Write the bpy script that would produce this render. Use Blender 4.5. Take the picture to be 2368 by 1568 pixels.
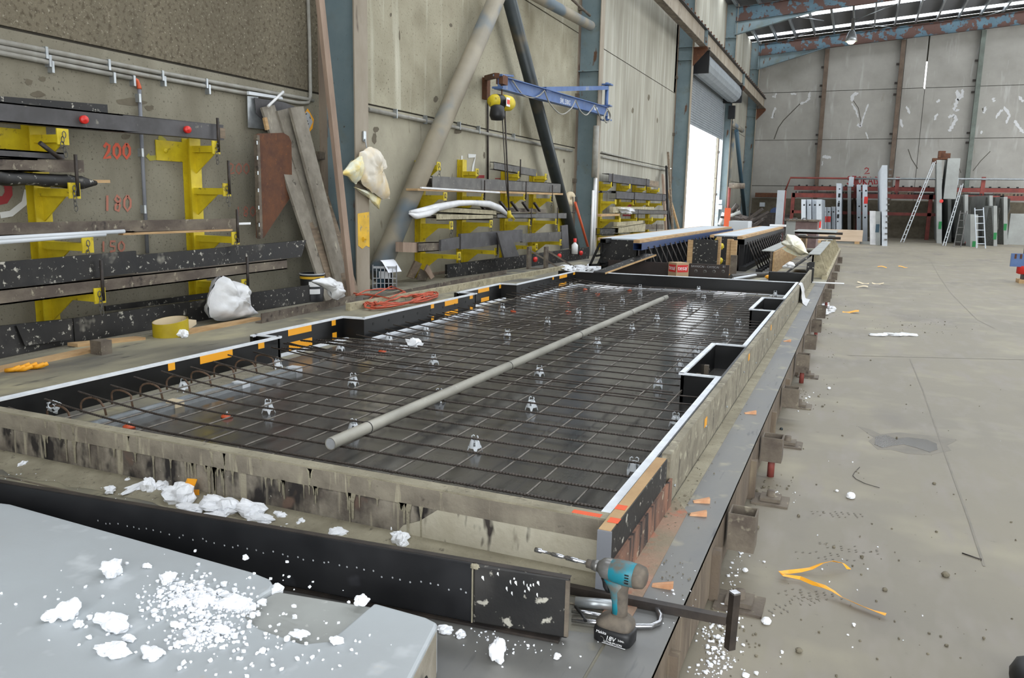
import bpy, math, random
from mathutils import Vector, Matrix
import numpy as np
V = Vector
rnd = random.Random(7)
S = bpy.context.scene
COL = S.collection
for o in list(bpy.data.objects): bpy.data.objects.remove(o)

# ---------------- camera ----------------
yaw, pit, rol = [math.radians(a) for a in (22.99334507, 9.78181145, 1.16908099)]
F, CX, CY = 1848.38, 1184.0, 784.0
CAM = V((0, 0, 1.52))
_f = V((-math.sin(yaw)*math.cos(pit), math.cos(yaw)*math.cos(pit), -math.sin(pit)))
_r = V((math.cos(yaw), math.sin(yaw), 0))
_u = _r.cross(_f)
RR = _r*math.cos(rol) + _u*math.sin(rol)
UU = -_r*math.sin(rol) + _u*math.cos(rol)
FF = _f
cd = bpy.data.cameras.new('camera'); cam = bpy.data.objects.new('camera', cd); COL.objects.link(cam)
cam.matrix_world = Matrix(((RR.x, UU.x, -FF.x, CAM.x), (RR.y, UU.y, -FF.y, CAM.y), (RR.z, UU.z, -FF.z, CAM.z), (0, 0, 0, 1)))
cd.sensor_width = 36; cd.sensor_fit = 'HORIZONTAL'; cd.lens = F/2368*36; cd.clip_end = 500; cd.clip_start = .05
S.camera = cam
# ---------------- light and exposure ----------------
S.view_settings.view_transform = 'Standard'; S.view_settings.look = 'None'; S.view_settings.gamma = 1
S.view_settings.use_curve_mapping = False
S.view_settings.exposure = 0.4
w = bpy.data.worlds.new('overcast_sky'); S.world = w; w.use_nodes = True
bg = w.node_tree.nodes['Background']; bg.inputs[0].default_value = (.93, .97, 1.0, 1); bg.inputs[1].default_value = 4.0
# ---------------- pixel of the photo -> point on a known plane of the place ----------------
def ray(x, y): return RR*((x-CX)/F) - UU*((y-CY)/F) + FF
def az(x, y, z): d = ray(x, y); return CAM + d*((z-CAM.z)/d.z)
def ax(x, y, X): d = ray(x, y); return CAM + d*((X-CAM.x)/d.x)
def ay(x, y, Y): d = ray(x, y); return CAM + d*((Y-CAM.y)/d.y)

# ---------------- mesh builder ----------------
class MB:
    def __init__(s): s.v = []; s.f = []; s.m = []; s.sm = []; s.mi = 0
    def add(s, vs, fs, smooth=False):
        b = len(s.v); s.v += [V(p) for p in vs]
        for f in fs: s.f.append([b+i for i in f]); s.m.append(s.mi); s.sm.append(smooth)
        return s
    def box(s, x0, x1, y0, y1, z0, z1):
        return s.add([(x0, y0, z0), (x1, y0, z0), (x1, y1, z0), (x0, y1, z0), (x0, y0, z1), (x1, y0, z1), (x1, y1, z1), (x0, y1, z1)],
                     [(0, 3, 2, 1), (4, 5, 6, 7), (0, 1, 5, 4), (1, 2, 6, 5), (2, 3, 7, 6), (3, 0, 4, 7)])
    def obox(s, c, a, b, d):
        c, a, b, d = V(c), V(a), V(b), V(d)
        P = [c+a*i+b*j+d*k for k in (-1, 1) for i, j in ((-1, -1), (1, -1), (1, 1), (-1, 1))]
        return s.add(P, [(0, 3, 2, 1), (4, 5, 6, 7), (0, 1, 5, 4), (1, 2, 6, 5), (2, 3, 7, 6), (3, 0, 4, 7)])
    def beam(s, p, q, w, h, up=(0, 0, 1)):
        p, q = V(p), V(q); d = (q-p); L = d.length; d.normalize()
        sd = d.cross(V(up)).normalized(); u = sd.cross(d)
        return s.obox((p+q)/2, d*L/2, sd*w/2, u*h/2)
    def tube(s, pts, r, n=8, caps=True, smooth=True, closed=False):
        pts = [V(p) for p in pts]; rs = r if isinstance(r, (list, tuple)) else [r]*len(pts)
        N = len(pts); vs = []; prev = None
        for i, p in enumerate(pts):
            a = pts[i-1] if (i > 0 or closed) else pts[i]; b = pts[(i+1) % N] if (i < N-1 or closed) else pts[i]
            t = (b-a).normalized()
            if prev is None:
                k = V((0, 0, 1)) if abs(t.z) < .9 else V((1, 0, 0)); x = t.cross(k).normalized()
            else:
                x = (prev - t*prev.dot(t)); x = x.normalized() if x.length > 1e-6 else t.orthogonal().normalized()
            prev = x; y = t.cross(x)
            for j in range(n):
                an = 2*math.pi*j/n; vs.append(p + x*math.cos(an)*rs[i] + y*math.sin(an)*rs[i])
        fs = []
        for i in range(N if closed else N-1):
            i2 = (i+1) % N
            for j in range(n): fs.append((i*n+j, i*n+(j+1) % n, i2*n+(j+1) % n, i2*n+j))
        b = len(s.v); s.add(vs, fs, smooth)
        if caps and not closed:
            s.f.append([b+j for j in range(n)][::-1]); s.m.append(s.mi); s.sm.append(False)
            s.f.append([b+(N-1)*n+j for j in range(n)]); s.m.append(s.mi); s.sm.append(False)
        return s
    def prism(s, poly, vec):
        P = [V(p) for p in poly]; n = len(P); vec = V(vec)
        return s.add(P+[p+vec for p in P], [tuple(range(n))[::-1], tuple(range(n, 2*n))] + [(i, (i+1) % n, n+(i+1) % n, n+i) for i in range(n)])
    def lathe(s, prof, c, axis=(0, 0, 1), n=20, smooth=True):
        c = V(c); a = V(axis).normalized(); x = a.orthogonal().normalized(); y = a.cross(x)
        vs = [c + a*h + (x*math.cos(2*math.pi*j/n)+y*math.sin(2*math.pi*j/n))*r for r, h in prof for j in range(n)]
        fs = [(i*n+j, i*n+(j+1) % n, (i+1)*n+(j+1) % n, (i+1)*n+j) for i in range(len(prof)-1) for j in range(n)]
        return s.add(vs, fs, smooth)
    def blob(s, c, r, seed=0, rough=.3, seg=6, smooth=False, flat=0):
        rr = random.Random(seed); c = V(c); r = V(r) if not isinstance(r, (int, float)) else V((r, r, r))
        vs = []; n = seg*2
        for i in range(seg+1):
            th = math.pi*i/seg
            for j in range(n):
                ph = 2*math.pi*j/n; k = 1+rr.uniform(-rough, rough)
                if i in (0, seg): k = 1
                z = -math.cos(th)
                if flat and z < -flat: z = -flat
                vs.append(c+V((math.sin(th)*math.cos(ph)*r.x*k, math.sin(th)*math.sin(ph)*r.y*k, z*r.z*(k if not flat else 1))))
        fs = [(i*n+j, i*n+(j+1) % n, (i+1)*n+(j+1) % n, (i+1)*n+j) for i in range(seg) for j in range(n)]
        return s.add(vs, fs, smooth)
    def lump(s, c, r, seed=0, seg=11):
        from mathutils import noise as NZ
        c = V(c); r = V(r); n = seg*2; vs = []; sd = V((seed*3.1, seed*1.7, seed*.9))
        for i in range(seg+1):
            th = math.pi*i/seg
            for j in range(n):
                ph = 2*math.pi*j/n; d = V((math.sin(th)*math.cos(ph), math.sin(th)*math.sin(ph), -math.cos(th)))
                k = 1+.55*NZ.noise(d*1.5+sd)+.22*NZ.noise(d*4+sd)+.10*NZ.noise(d*11+sd); z = max(d.z*k, -.72)
                vs.append(c+V((d.x*k*r.x, d.y*k*r.y, z*r.z)))
        return s.add(vs, [(i*n+j, i*n+(j+1) % n, (i+1)*n+(j+1) % n, (i+1)*n+j) for i in range(seg) for j in range(n)], False)
    def grid(s, fn, nu, nv, smooth=True):
        vs = [fn(i/nu, j/nv) for i in range(nu+1) for j in range(nv+1)]
        return s.add(vs, [(i*(nv+1)+j, (i+1)*(nv+1)+j, (i+1)*(nv+1)+j+1, i*(nv+1)+j+1) for i in range(nu) for j in range(nv)], smooth)
    def mesh(s, name, off, mats):
        m = bpy.data.meshes.new(name); m.from_pydata([tuple(p-off) for p in s.v], [], s.f)
        for x in mats: m.materials.append(x)
        m.polygons.foreach_set('material_index', s.m); m.polygons.foreach_set('use_smooth', s.sm); m.update(); return m
ORG = {}
def _mk(name, mb, mat, off, parent):
    mats = mat if isinstance(mat, (list, tuple)) else [mat]
    o = bpy.data.objects.new(name, mb.mesh(name, off, mats)); COL.objects.link(o)
    if parent is not None: o.parent = parent; o.location = off-ORG[parent.name]
    else: o.location = off
    ORG[o.name] = off.copy(); return o
def tag(o, label=None, cat=None, group=None, kind=None):
    if label: o['label'] = label
    if cat: o['category'] = cat
    if group: o['group'] = group
    if kind: o['kind'] = kind
    return o
def thing(name, label, cat, loc, group=None):
    o = bpy.data.objects.new(name, None); o.empty_display_size = .1; COL.objects.link(o); o.location = V(loc); ORG[o.name] = V(loc).copy()
    return tag(o, label, cat, group)
def part(name, mb, mat, parent, label=None, kind=None):
    return tag(_mk(name, mb, mat, ORG[parent.name].copy(), parent), label, None, None, kind)
def _base(mb):
    a = np.array([tuple(p) for p in mb.v]); lo = a.min(0); hi = a.max(0); return V(((lo[0]+hi[0])/2, (lo[1]+hi[1])/2, lo[2]))
def single(name, mb, mat, label, cat, group=None, kind=None):
    return tag(_mk(name, mb, mat, _base(mb), None), label, cat, group, kind)
def struct(name, mb, mat, parent=None):
    if parent is not None: return part(name, mb, mat, parent)
    return tag(_mk(name, mb, mat, V((0, 0, 0)), None), kind='structure')
def copy_thing(root, loc, label=None, rotz=None, scale=None):
    r = root.copy(); COL.objects.link(r); r.location = V(loc); ORG[r.name] = V(loc)
    if rotz is not None: r.rotation_euler = (0, 0, rotz)
    if scale is not None: r.scale = scale
    if label: r['label'] = label
    for ch in list(root.children):
        c = ch.copy(); COL.objects.link(c); c.parent = r
        for g in list(ch.children):
            d = g.copy(); COL.objects.link(d); d.parent = c
    return r
def bevel(o, w=.004, seg=1):
    m = o.modifiers.new('bevel', 'BEVEL'); m.width = w; m.segments = seg; m.limit_method = 'ANGLE'; return o
def text_mb(txt, size, org, xdir, ydir, depth=.002, mb=None, shear=0):
    """flat lettering, baseline starts at org, runs along xdir, up is ydir"""
    cu = bpy.data.curves.new('t', 'FONT'); cu.body = txt; cu.size = size; cu.extrude = depth/2; cu.shear = shear; cu.resolution_u = 3
    to = bpy.data.objects.new('t', cu); COL.objects.link(to)
    dg = bpy.context.evaluated_depsgraph_get(); me = bpy.data.meshes.new_from_object(to.evaluated_get(dg))
    x = V(xdir).normalized(); y = V(ydir).normalized(); z = x.cross(y); mb = mb or MB()
    mb.add([V(org)+x*v.co.x+y*v.co.y+z*v.co.z for v in me.vertices], [tuple(p.vertices) for p in me.polygons])
    bpy.data.objects.remove(to); bpy.data.curves.remove(cu); bpy.data.meshes.remove(me); return mb
def rough_ribbon(mb, pts, w, nrm, t=.001, seed=0):
    """smeared stroke with an uneven outline"""
    q = random.Random(seed+int(pts[0][0]*100)); P = []
    for i in range(len(pts)-1):
        for k in range(6): P.append(V(pts[i]).lerp(V(pts[i+1]), k/6))
    P.append(V(pts[-1])); nrm = V(nrm); L = []
    for i, p in enumerate(P):
        d = (P[min(i+1, len(P)-1)]-P[max(i-1, 0)]).normalized(); s_ = d.cross(nrm).normalized()*w/2; en = .25 if i in (0, len(P)-1) else 1
        L += [p+s_*q.uniform(.35, 1.5)*en+nrm*t, p-s_*q.uniform(.35, 1.5)*en+nrm*t]
    mb.add(L, [(2*i, 2*i+1, 2*i+3, 2*i+2) for i in range(len(P)-1)]); return mb
def ribbon(mb, pts, w, nrm, t=.001):
    """painted stroke: flat ribbon through pts, lying on a surface with normal nrm"""
    nrm = V(nrm); P = [V(p) for p in pts]; L = []
    for i, p in enumerate(P):
        d = (P[min(i+1, len(P)-1)]-P[max(i-1, 0)]).normalized(); s_ = d.cross(nrm).normalized()*w/2
        L += [p+s_+nrm*t, p-s_+nrm*t]
    mb.add(L, [(2*i, 2*i+1, 2*i+3, 2*i+2) for i in range(len(P)-1)]); return mb

# ---------------- materials ----------------
def srgb(r, g, b):
    f = lambda c: ((c/255+.055)/1.055)**2.4 if c > 10 else c/255/12.92
    return (f(r), f(g), f(b), 1)
def M(name, c1, c2=None, s=4, lo=.35, hi=.65, rough=.7, rough2=None, metal=0, bump=0, bs=60, layers=(), st=(1, 1, 1), emis=None, estr=0, trans=0, alpha=1, coat=0):
    m = bpy.data.materials.new(name); m.use_nodes = True; nt = m.node_tree; N = nt.nodes; L = nt.links; b = N['Principled BSDF']
    tc = N.new('ShaderNodeTexCoord')
    def noise(scale, stv, detail=5, kind='n'):
        mp = N.new('ShaderNodeMapping'); mp.inputs['Scale'].default_value = stv; L.new(tc.outputs['Object'], mp.inputs[0])
        if kind == 'v':
            t = N.new('ShaderNodeTexVoronoi'); t.inputs['Scale'].default_value = scale; L.new(mp.outputs[0], t.inputs['Vector']); return t.outputs['Distance']
        t = N.new('ShaderNodeTexNoise'); t.inputs['Scale'].default_value = scale; t.inputs['Detail'].default_value = detail; t.inputs['Roughness'].default_value = .6
        L.new(mp.outputs[0], t.inputs['Vector']); return t.outputs[0]
    def ramp(sock, a, b2):
        r = N.new('ShaderNodeMapRange'); r.inputs['From Min'].default_value = a; r.inputs['From Max'].default_value = b2; L.new(sock, r.inputs['Value']); return r.outputs[0]
    c1 = srgb(*c1); cur = None
    if c2:
        mx = N.new('ShaderNodeMix'); mx.data_type = 'RGBA'; nz = noise(s, st); fac = ramp(nz, lo, hi); L.new(fac, mx.inputs[0])
        mx.inputs[6].default_value = c1; mx.inputs[7].default_value = srgb(*c2); cur = mx.outputs[2]
        if rough2 is not None:
            mr = N.new('ShaderNodeMapRange'); mr.inputs['To Min'].default_value = rough; mr.inputs['To Max'].default_value = rough2; L.new(fac, mr.inputs['Value']); L.new(mr.outputs[0], b.inputs['Roughness'])
    for ly in layers:
        c, sc, a, b2 = ly[:4]; stv = ly[4] if len(ly) > 4 else (1, 1, 1); kd = ly[5] if len(ly) > 5 else 'n'
        mx = N.new('ShaderNodeMix'); mx.data_type = 'RGBA'; L.new(ramp(noise(sc, stv, 3, kd), a, b2), mx.inputs[0])
        if cur: L.new(cur, mx.inputs[6])
        else: mx.inputs[6].default_value = c1
        mx.inputs[7].default_value = srgb(*c); cur = mx.outputs[2]
    if cur: L.new(cur, b.inputs['Base Color'])
    else: b.inputs['Base Color'].default_value = c1
    if rough2 is None or not c2: b.inputs['Roughness'].default_value = rough
    b.inputs['Metallic'].default_value = metal
    if coat: b.inputs['Coat Weight'].default_value = coat; b.inputs['Coat Roughness'].default_value = .15
    if bump:
        bp = N.new('ShaderNodeBump'); bp.inputs['Strength'].default_value = min(1, bump); bp.inputs['Distance'].default_value = .01
        L.new(noise(bs, (1, 1, 1), 4), bp.inputs['Height']); L.new(bp.outputs[0], b.inputs['Normal'])
    if emis: b.inputs['Emission Color'].default_value = srgb(*emis); b.inputs['Emission Strength'].default_value = estr
    if trans: b.inputs['Transmission Weight'].default_value = trans
    if alpha < 1: b.inputs['Alpha'].default_value = alpha
    return m
T = .27      # top of the casting bed
IT = .455    # top of the inner formwork
WX = -6.5    # inner face of the left wall
m = {}
m['wall_rough'] = M('wall_rough', (128, 119, 100), (96, 88, 72), s=.5, lo=.3, hi=.7, rough=.95, bump=1, bs=30,
    layers=[((84, 76, 60), 22, .5, .66), ((166, 160, 142), 34, .6, .72), ((84, 78, 64), 1.2, .55, .8, (1, 1, .5)), ((46, 42, 36), 55, .66, .74)])
m['wall_lower'] = M('wall_lower', (150, 145, 128), (124, 118, 102), s=.7, lo=.3, hi=.7, rough=.95, bump=.6, bs=40,
    layers=[((84, 78, 66), 38, .6, .7), ((116, 110, 94), 2.2, .5, .8, (1, 1, .3)), ((66, 60, 50), 8, .69, .76)])
m['wall_mid'] = M('wall_mid', (178, 172, 150), (146, 139, 118), s=.5, lo=.3, hi=.7, rough=.95, bump=.8, bs=34,
    layers=[((122, 114, 92), .45, .5, .66, (1, 1, 1)), ((104, 96, 78), 24, .6, .72), ((196, 192, 174), 3, .56, .76, (1, 1, .1)), ((74, 68, 56), 11, .7, .76)])
m['wall_mid_low'] = M('wall_mid_low', (176, 170, 150), (150, 144, 126), s=.8, rough=.95, bump=.3, bs=34, layers=[((112, 104, 88), 6, .64, .76, (1, 1, .4)), ((96, 88, 74), 40, .66, .74)])
m['wall_smooth'] = M('wall_smooth', (172, 168, 154), (142, 138, 124), s=.8, lo=.3, hi=.7, rough=.9, bump=.15, bs=30, st=(1, 1, .25),
    layers=[((186, 184, 172), 5, .5, .75, (1, 1, .06)), ((90, 84, 72), 9, .74, .82), ((124, 116, 98), 3, .6, .8, (1, 1, .12))])
m['wall_back'] = M('wall_back', (164, 161, 154), (138, 135, 128), s=.5, lo=.3, hi=.7, rough=.9, bump=.1, bs=20,
    layers=[((178, 176, 172), 3, .58, .78, (1, 1, .15)), ((118, 112, 98), 2.0, .66, .8, (1, 1, .25)), ((90, 86, 78), 14, .74, .8)])
m['joint'] = M('joint', (70, 66, 58), rough=.95)
m['floor'] = M('floor', (136, 128, 110), (118, 111, 97), s=.45, lo=.3, hi=.7, rough=.62, rough2=.5, bump=.12, bs=25,
    layers=[((147, 139, 117), 1.4, .52, .72), ((108, 101, 93), .9, .56, .72, (1, .5, 1)), ((134, 126, 114), 5, .5, .7, (1, .3, 1)), ((110, 102, 88), 26, .68, .76), ((96, 90, 78), 5.5, .73, .79)])
m['bed'] = M('bed', (150, 144, 122), (98, 96, 92), s=1.6, lo=.36, hi=.62, rough=.75, rough2=.45, st=(1, .45, 1), bump=.1, bs=50,
    layers=[((168, 160, 132), 2.6, .55, .7, (1, .6, 1)), ((66, 64, 62), 4.5, .64, .74, (2.2, .5, 1)), ((188, 186, 176), 60, .72, .78)])
m['bed_strip'] = M('bed_strip', (104, 104, 104), (128, 126, 120), s=3, lo=.35, hi=.7, rough=.42, rough2=.6, metal=.25, st=(1, .5, 1), bump=.05, bs=40,
    layers=[((154, 148, 128), 5, .6, .72), ((84, 84, 86), 7, .62, .74, (3, .4, 1))])
m['bed_clean'] = M('bed_clean', (66, 65, 64), (88, 85, 80), s=1.8, lo=.3, hi=.7, rough=.11, rough2=.2, metal=0, st=(2.2, .7, 1), bump=.015, bs=14,
    layers=[((44, 43, 43), 3.3, .52, .72, (3, .5, 1)), ((90, 87, 80), 90, .72, .78)])
m['residue'] = M('residue', (156, 149, 128), (130, 123, 104), s=6, rough=.9, bump=.7, bs=45, layers=[((104, 97, 84), 30, .62, .74)])
m['residue_red'] = M('residue_red', (160, 128, 108), (136, 124, 104), s=5, lo=.35, hi=.6, rough=.9, bump=.6, bs=45, layers=[((178, 100, 76), 9, .58, .74)])
m['splash'] = M('splash', (150, 142, 128), (92, 84, 76), s=5, lo=.4, hi=.6, rough=.8, bump=.35, bs=45, st=(1, 1, .8),
    layers=[((44, 40, 38), 9, .5, .62, (1, 1, .6)), ((164, 156, 136), 16, .58, .66, (1, 1, .1)), ((108, 88, 76), 5, .66, .72), ((188, 184, 172), 50, .7, .76)])
m['splash_light'] = M('splash_light', (190, 184, 166), (164, 156, 136), s=4, rough=.85, bump=.3, bs=40, layers=[((60, 54, 50), 11, .6, .66, (1, 1, .35)), ((128, 120, 106), 14, .62, .72, (1, 1, .3))])
m['splash_band'] = M('splash_band', (146, 138, 122), (116, 108, 96), s=7, rough=.85, bump=.4, bs=40, layers=[((168, 160, 138), 22, .58, .66, (1, 1, .12)), ((84, 76, 68), 15, .66, .74)])
m['side_brown'] = M('side_brown', (118, 104, 88), (92, 80, 68), s=4, rough=.85, st=(1, 1.5, .5), bump=.3, bs=40, layers=[((134, 122, 102), 14, .56, .68, (1, 2, .12)), ((64, 54, 46), 20, .64, .72, (1, 2, .15)), ((96, 94, 92), 3, .62, .75)])
m['board_outer'] = M('board_outer', (152, 145, 126), (120, 113, 98), s=6, rough=.9, bump=.4, bs=45, layers=[((84, 77, 68), 12, .6, .7, (1, 1, .3)), ((170, 163, 142), 16, .58, .68), ((64, 58, 52), 26, .66, .74, (1, 1, .25))])
m['board_redstain'] = M('board_redstain', (150, 106, 84), (92, 74, 64), s=7, rough=.9, bump=.4, bs=45, st=(1, 1, .35), layers=[((50, 42, 40), 12, .55, .62, (1, 1.2, .16)), ((176, 164, 142), 20, .64, .7)])
m['film'] = M('film', (8, 8, 9), (16, 16, 16), s=3, rough=.3, rough2=.42, layers=[((60, 60, 62), 60, .74, .8)])
m['film_dirty'] = M('film_dirty', (20, 20, 21), (42, 40, 38), s=4, rough=.5, rough2=.65, bump=.1, bs=40, layers=[((176, 172, 160), 22, .62, .68), ((140, 136, 124), 7, .66, .74, (1, .5, .5)), ((60, 58, 56), 2, .6, .75)])
m['film_front'] = M('film_front', (20, 20, 22), (34, 34, 36), s=4, rough=.32, rough2=.5, layers=[((128, 126, 122), 70, .76, .82), ((54, 54, 58), 7, .66, .76)])
m['film_grey'] = M('film_grey', (88, 86, 88), (70, 68, 68), s=4, rough=.65, layers=[((140, 136, 124), 10, .66, .76)])
m['trim_white'] = M('trim_white', (236, 240, 244), (216, 220, 226), s=12, rough=.5)
m['rebar'] = M('rebar', (62, 56, 52), (84, 76, 70), s=30, rough=.5, metal=.45)
m['rebar_pale'] = M('rebar_pale', (122, 115, 106), (96, 90, 82), s=30, rough=.5, metal=.2)
m['rebar_rust'] = M('rebar_rust', (116, 92, 72), (84, 66, 54), s=40, rough=.75, metal=.2)
m['wood'] = M('wood', (196, 164, 120), (168, 134, 94), s=5, rough=.8, st=(.6, .6, 5), layers=[((120, 92, 62), 16, .64, .74, (1, .3, 3))])
m['wood_old'] = M('wood_old', (140, 124, 104), (108, 94, 80), s=6, rough=.85, st=(3, .4, 3), layers=[((172, 160, 136), 10, .6, .72)])
m['wood_pink'] = M('wood_pink', (160, 138, 120), (134, 114, 98), s=5, rough=.8, st=(3, 1, .3))
m['concrete_pole'] = M('concrete_pole', (186, 176, 148), (150, 142, 118), s=8, rough=.9, bump=.5, bs=60, layers=[((84, 76, 66), 18, .62, .7)])
m['steel_dirty'] = M('steel_dirty', (122, 112, 98), (84, 74, 66), s=6, rough=.8, metal=.1, bump=.3, bs=50, st=(1, .5, 1), layers=[((158, 150, 130), 14, .62, .72), ((60, 52, 48), 9, .62, .72)])
m['steel_grey'] = M('steel_grey', (104, 102, 98), (82, 80, 78), s=5, rough=.5, metal=.3, layers=[((136, 132, 122), 12, .62, .74)])
m['steel_dark'] = M('steel_dark', (52, 48, 46), (76, 68, 62), s=12, rough=.55, metal=.5)
m['steel_black'] = M('steel_black', (26, 26, 27), rough=.5, metal=.2)
m['chrome'] = M('chrome', (190, 190, 192), (150, 150, 152), s=20, rough=.22, metal=.9)
m['rust'] = M('rust', (104, 66, 42), (80, 52, 38), s=6, rough=.85, bump=.3, bs=60, layers=[((124, 78, 44), 14, .6, .74), ((60, 42, 34), 8, .64, .76)])
m['blue_steel'] = M('blue_steel', (122, 138, 142), (104, 122, 128), s=1.4, rough=.6, bump=.05, layers=[((108, 116, 110), 1.5, .56, .74), ((98, 68, 48), 5, .62, .68, (1, 1, .35)), ((74, 68, 56), 30, .68, .74, (1, 1, .5))])
m['blue_rust'] = M('blue_rust', (78, 104, 116), (64, 86, 98), s=1.2, rough=.65, layers=[((76, 50, 40), 1.6, .47, .5), ((54, 38, 32), 6, .6, .7)])
m['rust_edge'] = M('rust_edge', (120, 104, 90), (150, 134, 116), s=2, rough=.7, st=(1, 1, .4), layers=[((84, 56, 44), 4, .62, .7, (1, 1, .4))])
m['flange_grey'] = M('flange_grey', (160, 150, 134), (134, 122, 104), s=1.6, rough=.7, st=(1, 1, .4), layers=[((96, 84, 72), 5, .62, .72, (1, 1, .3))])
m['yellow'] = M('yellow', (214, 192, 36), (190, 166, 26), s=5, rough=.5, layers=[((130, 112, 34), 14, .64, .74), ((74, 66, 44), 30, .7, .76)])
m['yellow_worn'] = M('yellow_worn', (226, 180, 40), (200, 158, 40), s=7, rough=.55, layers=[((140, 132, 110), 12, .6, .68)])
m['pipe_beige'] = M('pipe_beige', (156, 146, 126), (132, 124, 108), s=1.2, rough=.6, layers=[((98, 110, 118), .8, .5, .62)])
m['pipe_dark'] = M('pipe_dark', (56, 62, 62), (40, 46, 48), s=1.2, rough=.4, metal=.3, layers=[((92, 82, 62), .9, .55, .7)])
m['teal_steel'] = M('teal_steel', (48, 74, 88), rough=.5)
m['galv'] = M('galv', (176, 180, 182), (150, 154, 156), s=10, rough=.35, metal=.6)
m['conduit'] = M('conduit', (160, 158, 150), (138, 134, 124), s=6, rough=.55)
m['conduit_grey'] = M('conduit_grey', (122, 124, 130), rough=.5)
m['jib_blue'] = M('jib_blue', (84, 112, 160), (64, 92, 142), s=3, rough=.5, layers=[((130, 136, 150), 2, .6, .7)])
m['orange_tape'] = M('orange_tape', (240, 166, 32), rough=.5)
m['orange_insert'] = M('orange_insert', (206, 90, 52), rough=.45)
m['cord'] = M('cord', (204, 92, 62), (176, 78, 56), s=8, rough=.55)
m['foam'] = M('foam', (246, 247, 250), (236, 238, 242), s=20, rough=.9, bump=.35, bs=160)
m['crumb'] = M('crumb', (126, 118, 100), (104, 98, 84), s=30, rough=.95)
m['plastic_white'] = M('plastic_white', (212, 216, 220), rough=.45)
m['plastic_red'] = M('plastic_red', (214, 44, 36), rough=.4)
m['bag_white'] = M('bag_white', (226, 226, 226), (206, 206, 208), s=4, rough=.35, bump=.3, bs=14)
m['bag_cream'] = M('bag_cream', (216, 208, 192), (214, 190, 140), s=3, lo=.45, hi=.65, rough=.4, bump=.3, bs=12)
m['bag_yellow'] = M('bag_yellow', (222, 222, 200), (232, 208, 120), s=3, lo=.45, hi=.6, rough=.4, bump=.2, bs=10)
m['slab'] = M('slab', (176, 182, 185), (165, 169, 171), s=1.6, lo=.3, hi=.7, rough=.42, bump=.04, bs=40, layers=[((174, 167, 156), 12, .68, .78), ((206, 210, 212), 6, .6, .8)])
m['slab_side'] = M('slab_side', (172, 164, 150), (146, 138, 122), s=6, rough=.85, bump=.4, bs=40, layers=[((104, 96, 84), 16, .66, .74)])
m['panel_white'] = M('panel_white', (196, 202, 208), (182, 188, 194), s=2, rough=.7)
m['panel_grey'] = M('panel_grey', (160, 162, 158), (146, 147, 143), s=2, rough=.8, layers=[((180, 180, 176), 30, .66, .76)])
m['red_steel'] = M('red_steel', (142, 66, 56), (112, 54, 48), s=3, rough=.65)
m['ply'] = M('ply', (214, 192, 168), (200, 176, 150), s=2, rough=.8, st=(.5, 1, 4))
m['roof'] = M('roof', (112, 112, 114), (96, 96, 98), s=1, rough=.6, st=(1, .2, 1))
m['sky_panel'] = M('sky_panel', (240, 245, 250), rough=.5, emis=(240, 247, 255), estr=5.0)
m['lamp_on'] = M('lamp_on', (255, 250, 210), emis=(255, 246, 190), estr=9)
m['shutter'] = M('shutter', (150, 156, 160), (134, 140, 144), s=3, rough=.5, metal=.2)
m['black'] = M('black', (14, 14, 14), rough=.6)
m['white'] = M('white', (236, 236, 236), rough=.5)
m['paper'] = M('paper', (232, 234, 240), rough=.7)
m['spray_red'] = M('spray_red', (206, 96, 72), rough=.9)
m['spray_faint'] = M('spray_faint', (176, 116, 98), rough=.9)
m['spray_crimson'] = M('spray_crimson', (150, 54, 56), rough=.9)
m['spray_white'] = M('spray_white', (214, 214, 210), rough=.9)
m['spray_yellow'] = M('spray_yellow', (168, 160, 70), rough=.9)
m['filler'] = M('filler', (196, 196, 196), rough=.9)
m['stain'] = M('stain', (96, 88, 74), (112, 104, 88), s=5, rough=.95)
m['crack'] = M('crack', (74, 70, 62), rough=.95)
m['tool_teal'] = M('tool_teal', (20, 118, 134), (96, 92, 84), s=14, lo=.46, hi=.6, rough=.5)
m['tool_dirt'] = M('tool_dirt', (112, 102, 90), (78, 72, 66), s=18, rough=.8, layers=[((30, 100, 112), 12, .64, .7)])
m['tool_grey'] = M('tool_grey', (150, 150, 150), (120, 118, 114), s=20, rough=.35, metal=.6)
m['rubber'] = M('rubber', (24, 24, 26), rough=.5)
m['grey_plastic'] = M('grey_plastic', (176, 178, 180), (152, 153, 155), s=8, rough=.5)
m['cardboard'] = M('cardboard', (178, 150, 118), rough=.8)
m['tesa_red'] = M('tesa_red', (206, 52, 50), rough=.6)
m['pipe_grey'] = M('pipe_grey', (168, 164, 152), (138, 135, 124), s=6, rough=.5, st=(1, .4, 1), layers=[((170, 167, 154), 20, .66, .74)])
m['board_grey'] = M('board_grey', (150, 143, 130), (118, 111, 99), s=4, rough=.8, bump=.3, bs=40, layers=[((176, 169, 150), 8, .6, .7, (1, 1, .3)), ((76, 70, 62), 11, .66, .74)])
m['tub'] = M('tub', (122, 100, 96), (98, 80, 78), s=4, rough=.7)
m['damp'] = M('damp', (104, 97, 84), (122, 114, 98), s=5, rough=.5)
m['post_brown'] = M('post_brown', (108, 92, 78), (88, 74, 62), s=3, rough=.8)
m['post_green'] = M('post_green', (108, 116, 108), (90, 96, 88), s=3, rough=.7)
m['bag_clear'] = M('bag_clear', (228, 227, 214), (222, 214, 184), s=3, rough=.35, bump=.25, bs=9)
m['ob_wedge'] = M('ob_wedge', (216, 168, 128), (196, 142, 104), s=20, rough=.8, st=(1, 4, 1))
m['orange_paint'] = M('orange_paint', (226, 96, 58), rough=.8)
m['yellow_band'] = M('yellow_band', (186, 164, 22), (168, 146, 16), s=6, rough=.6)
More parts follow.
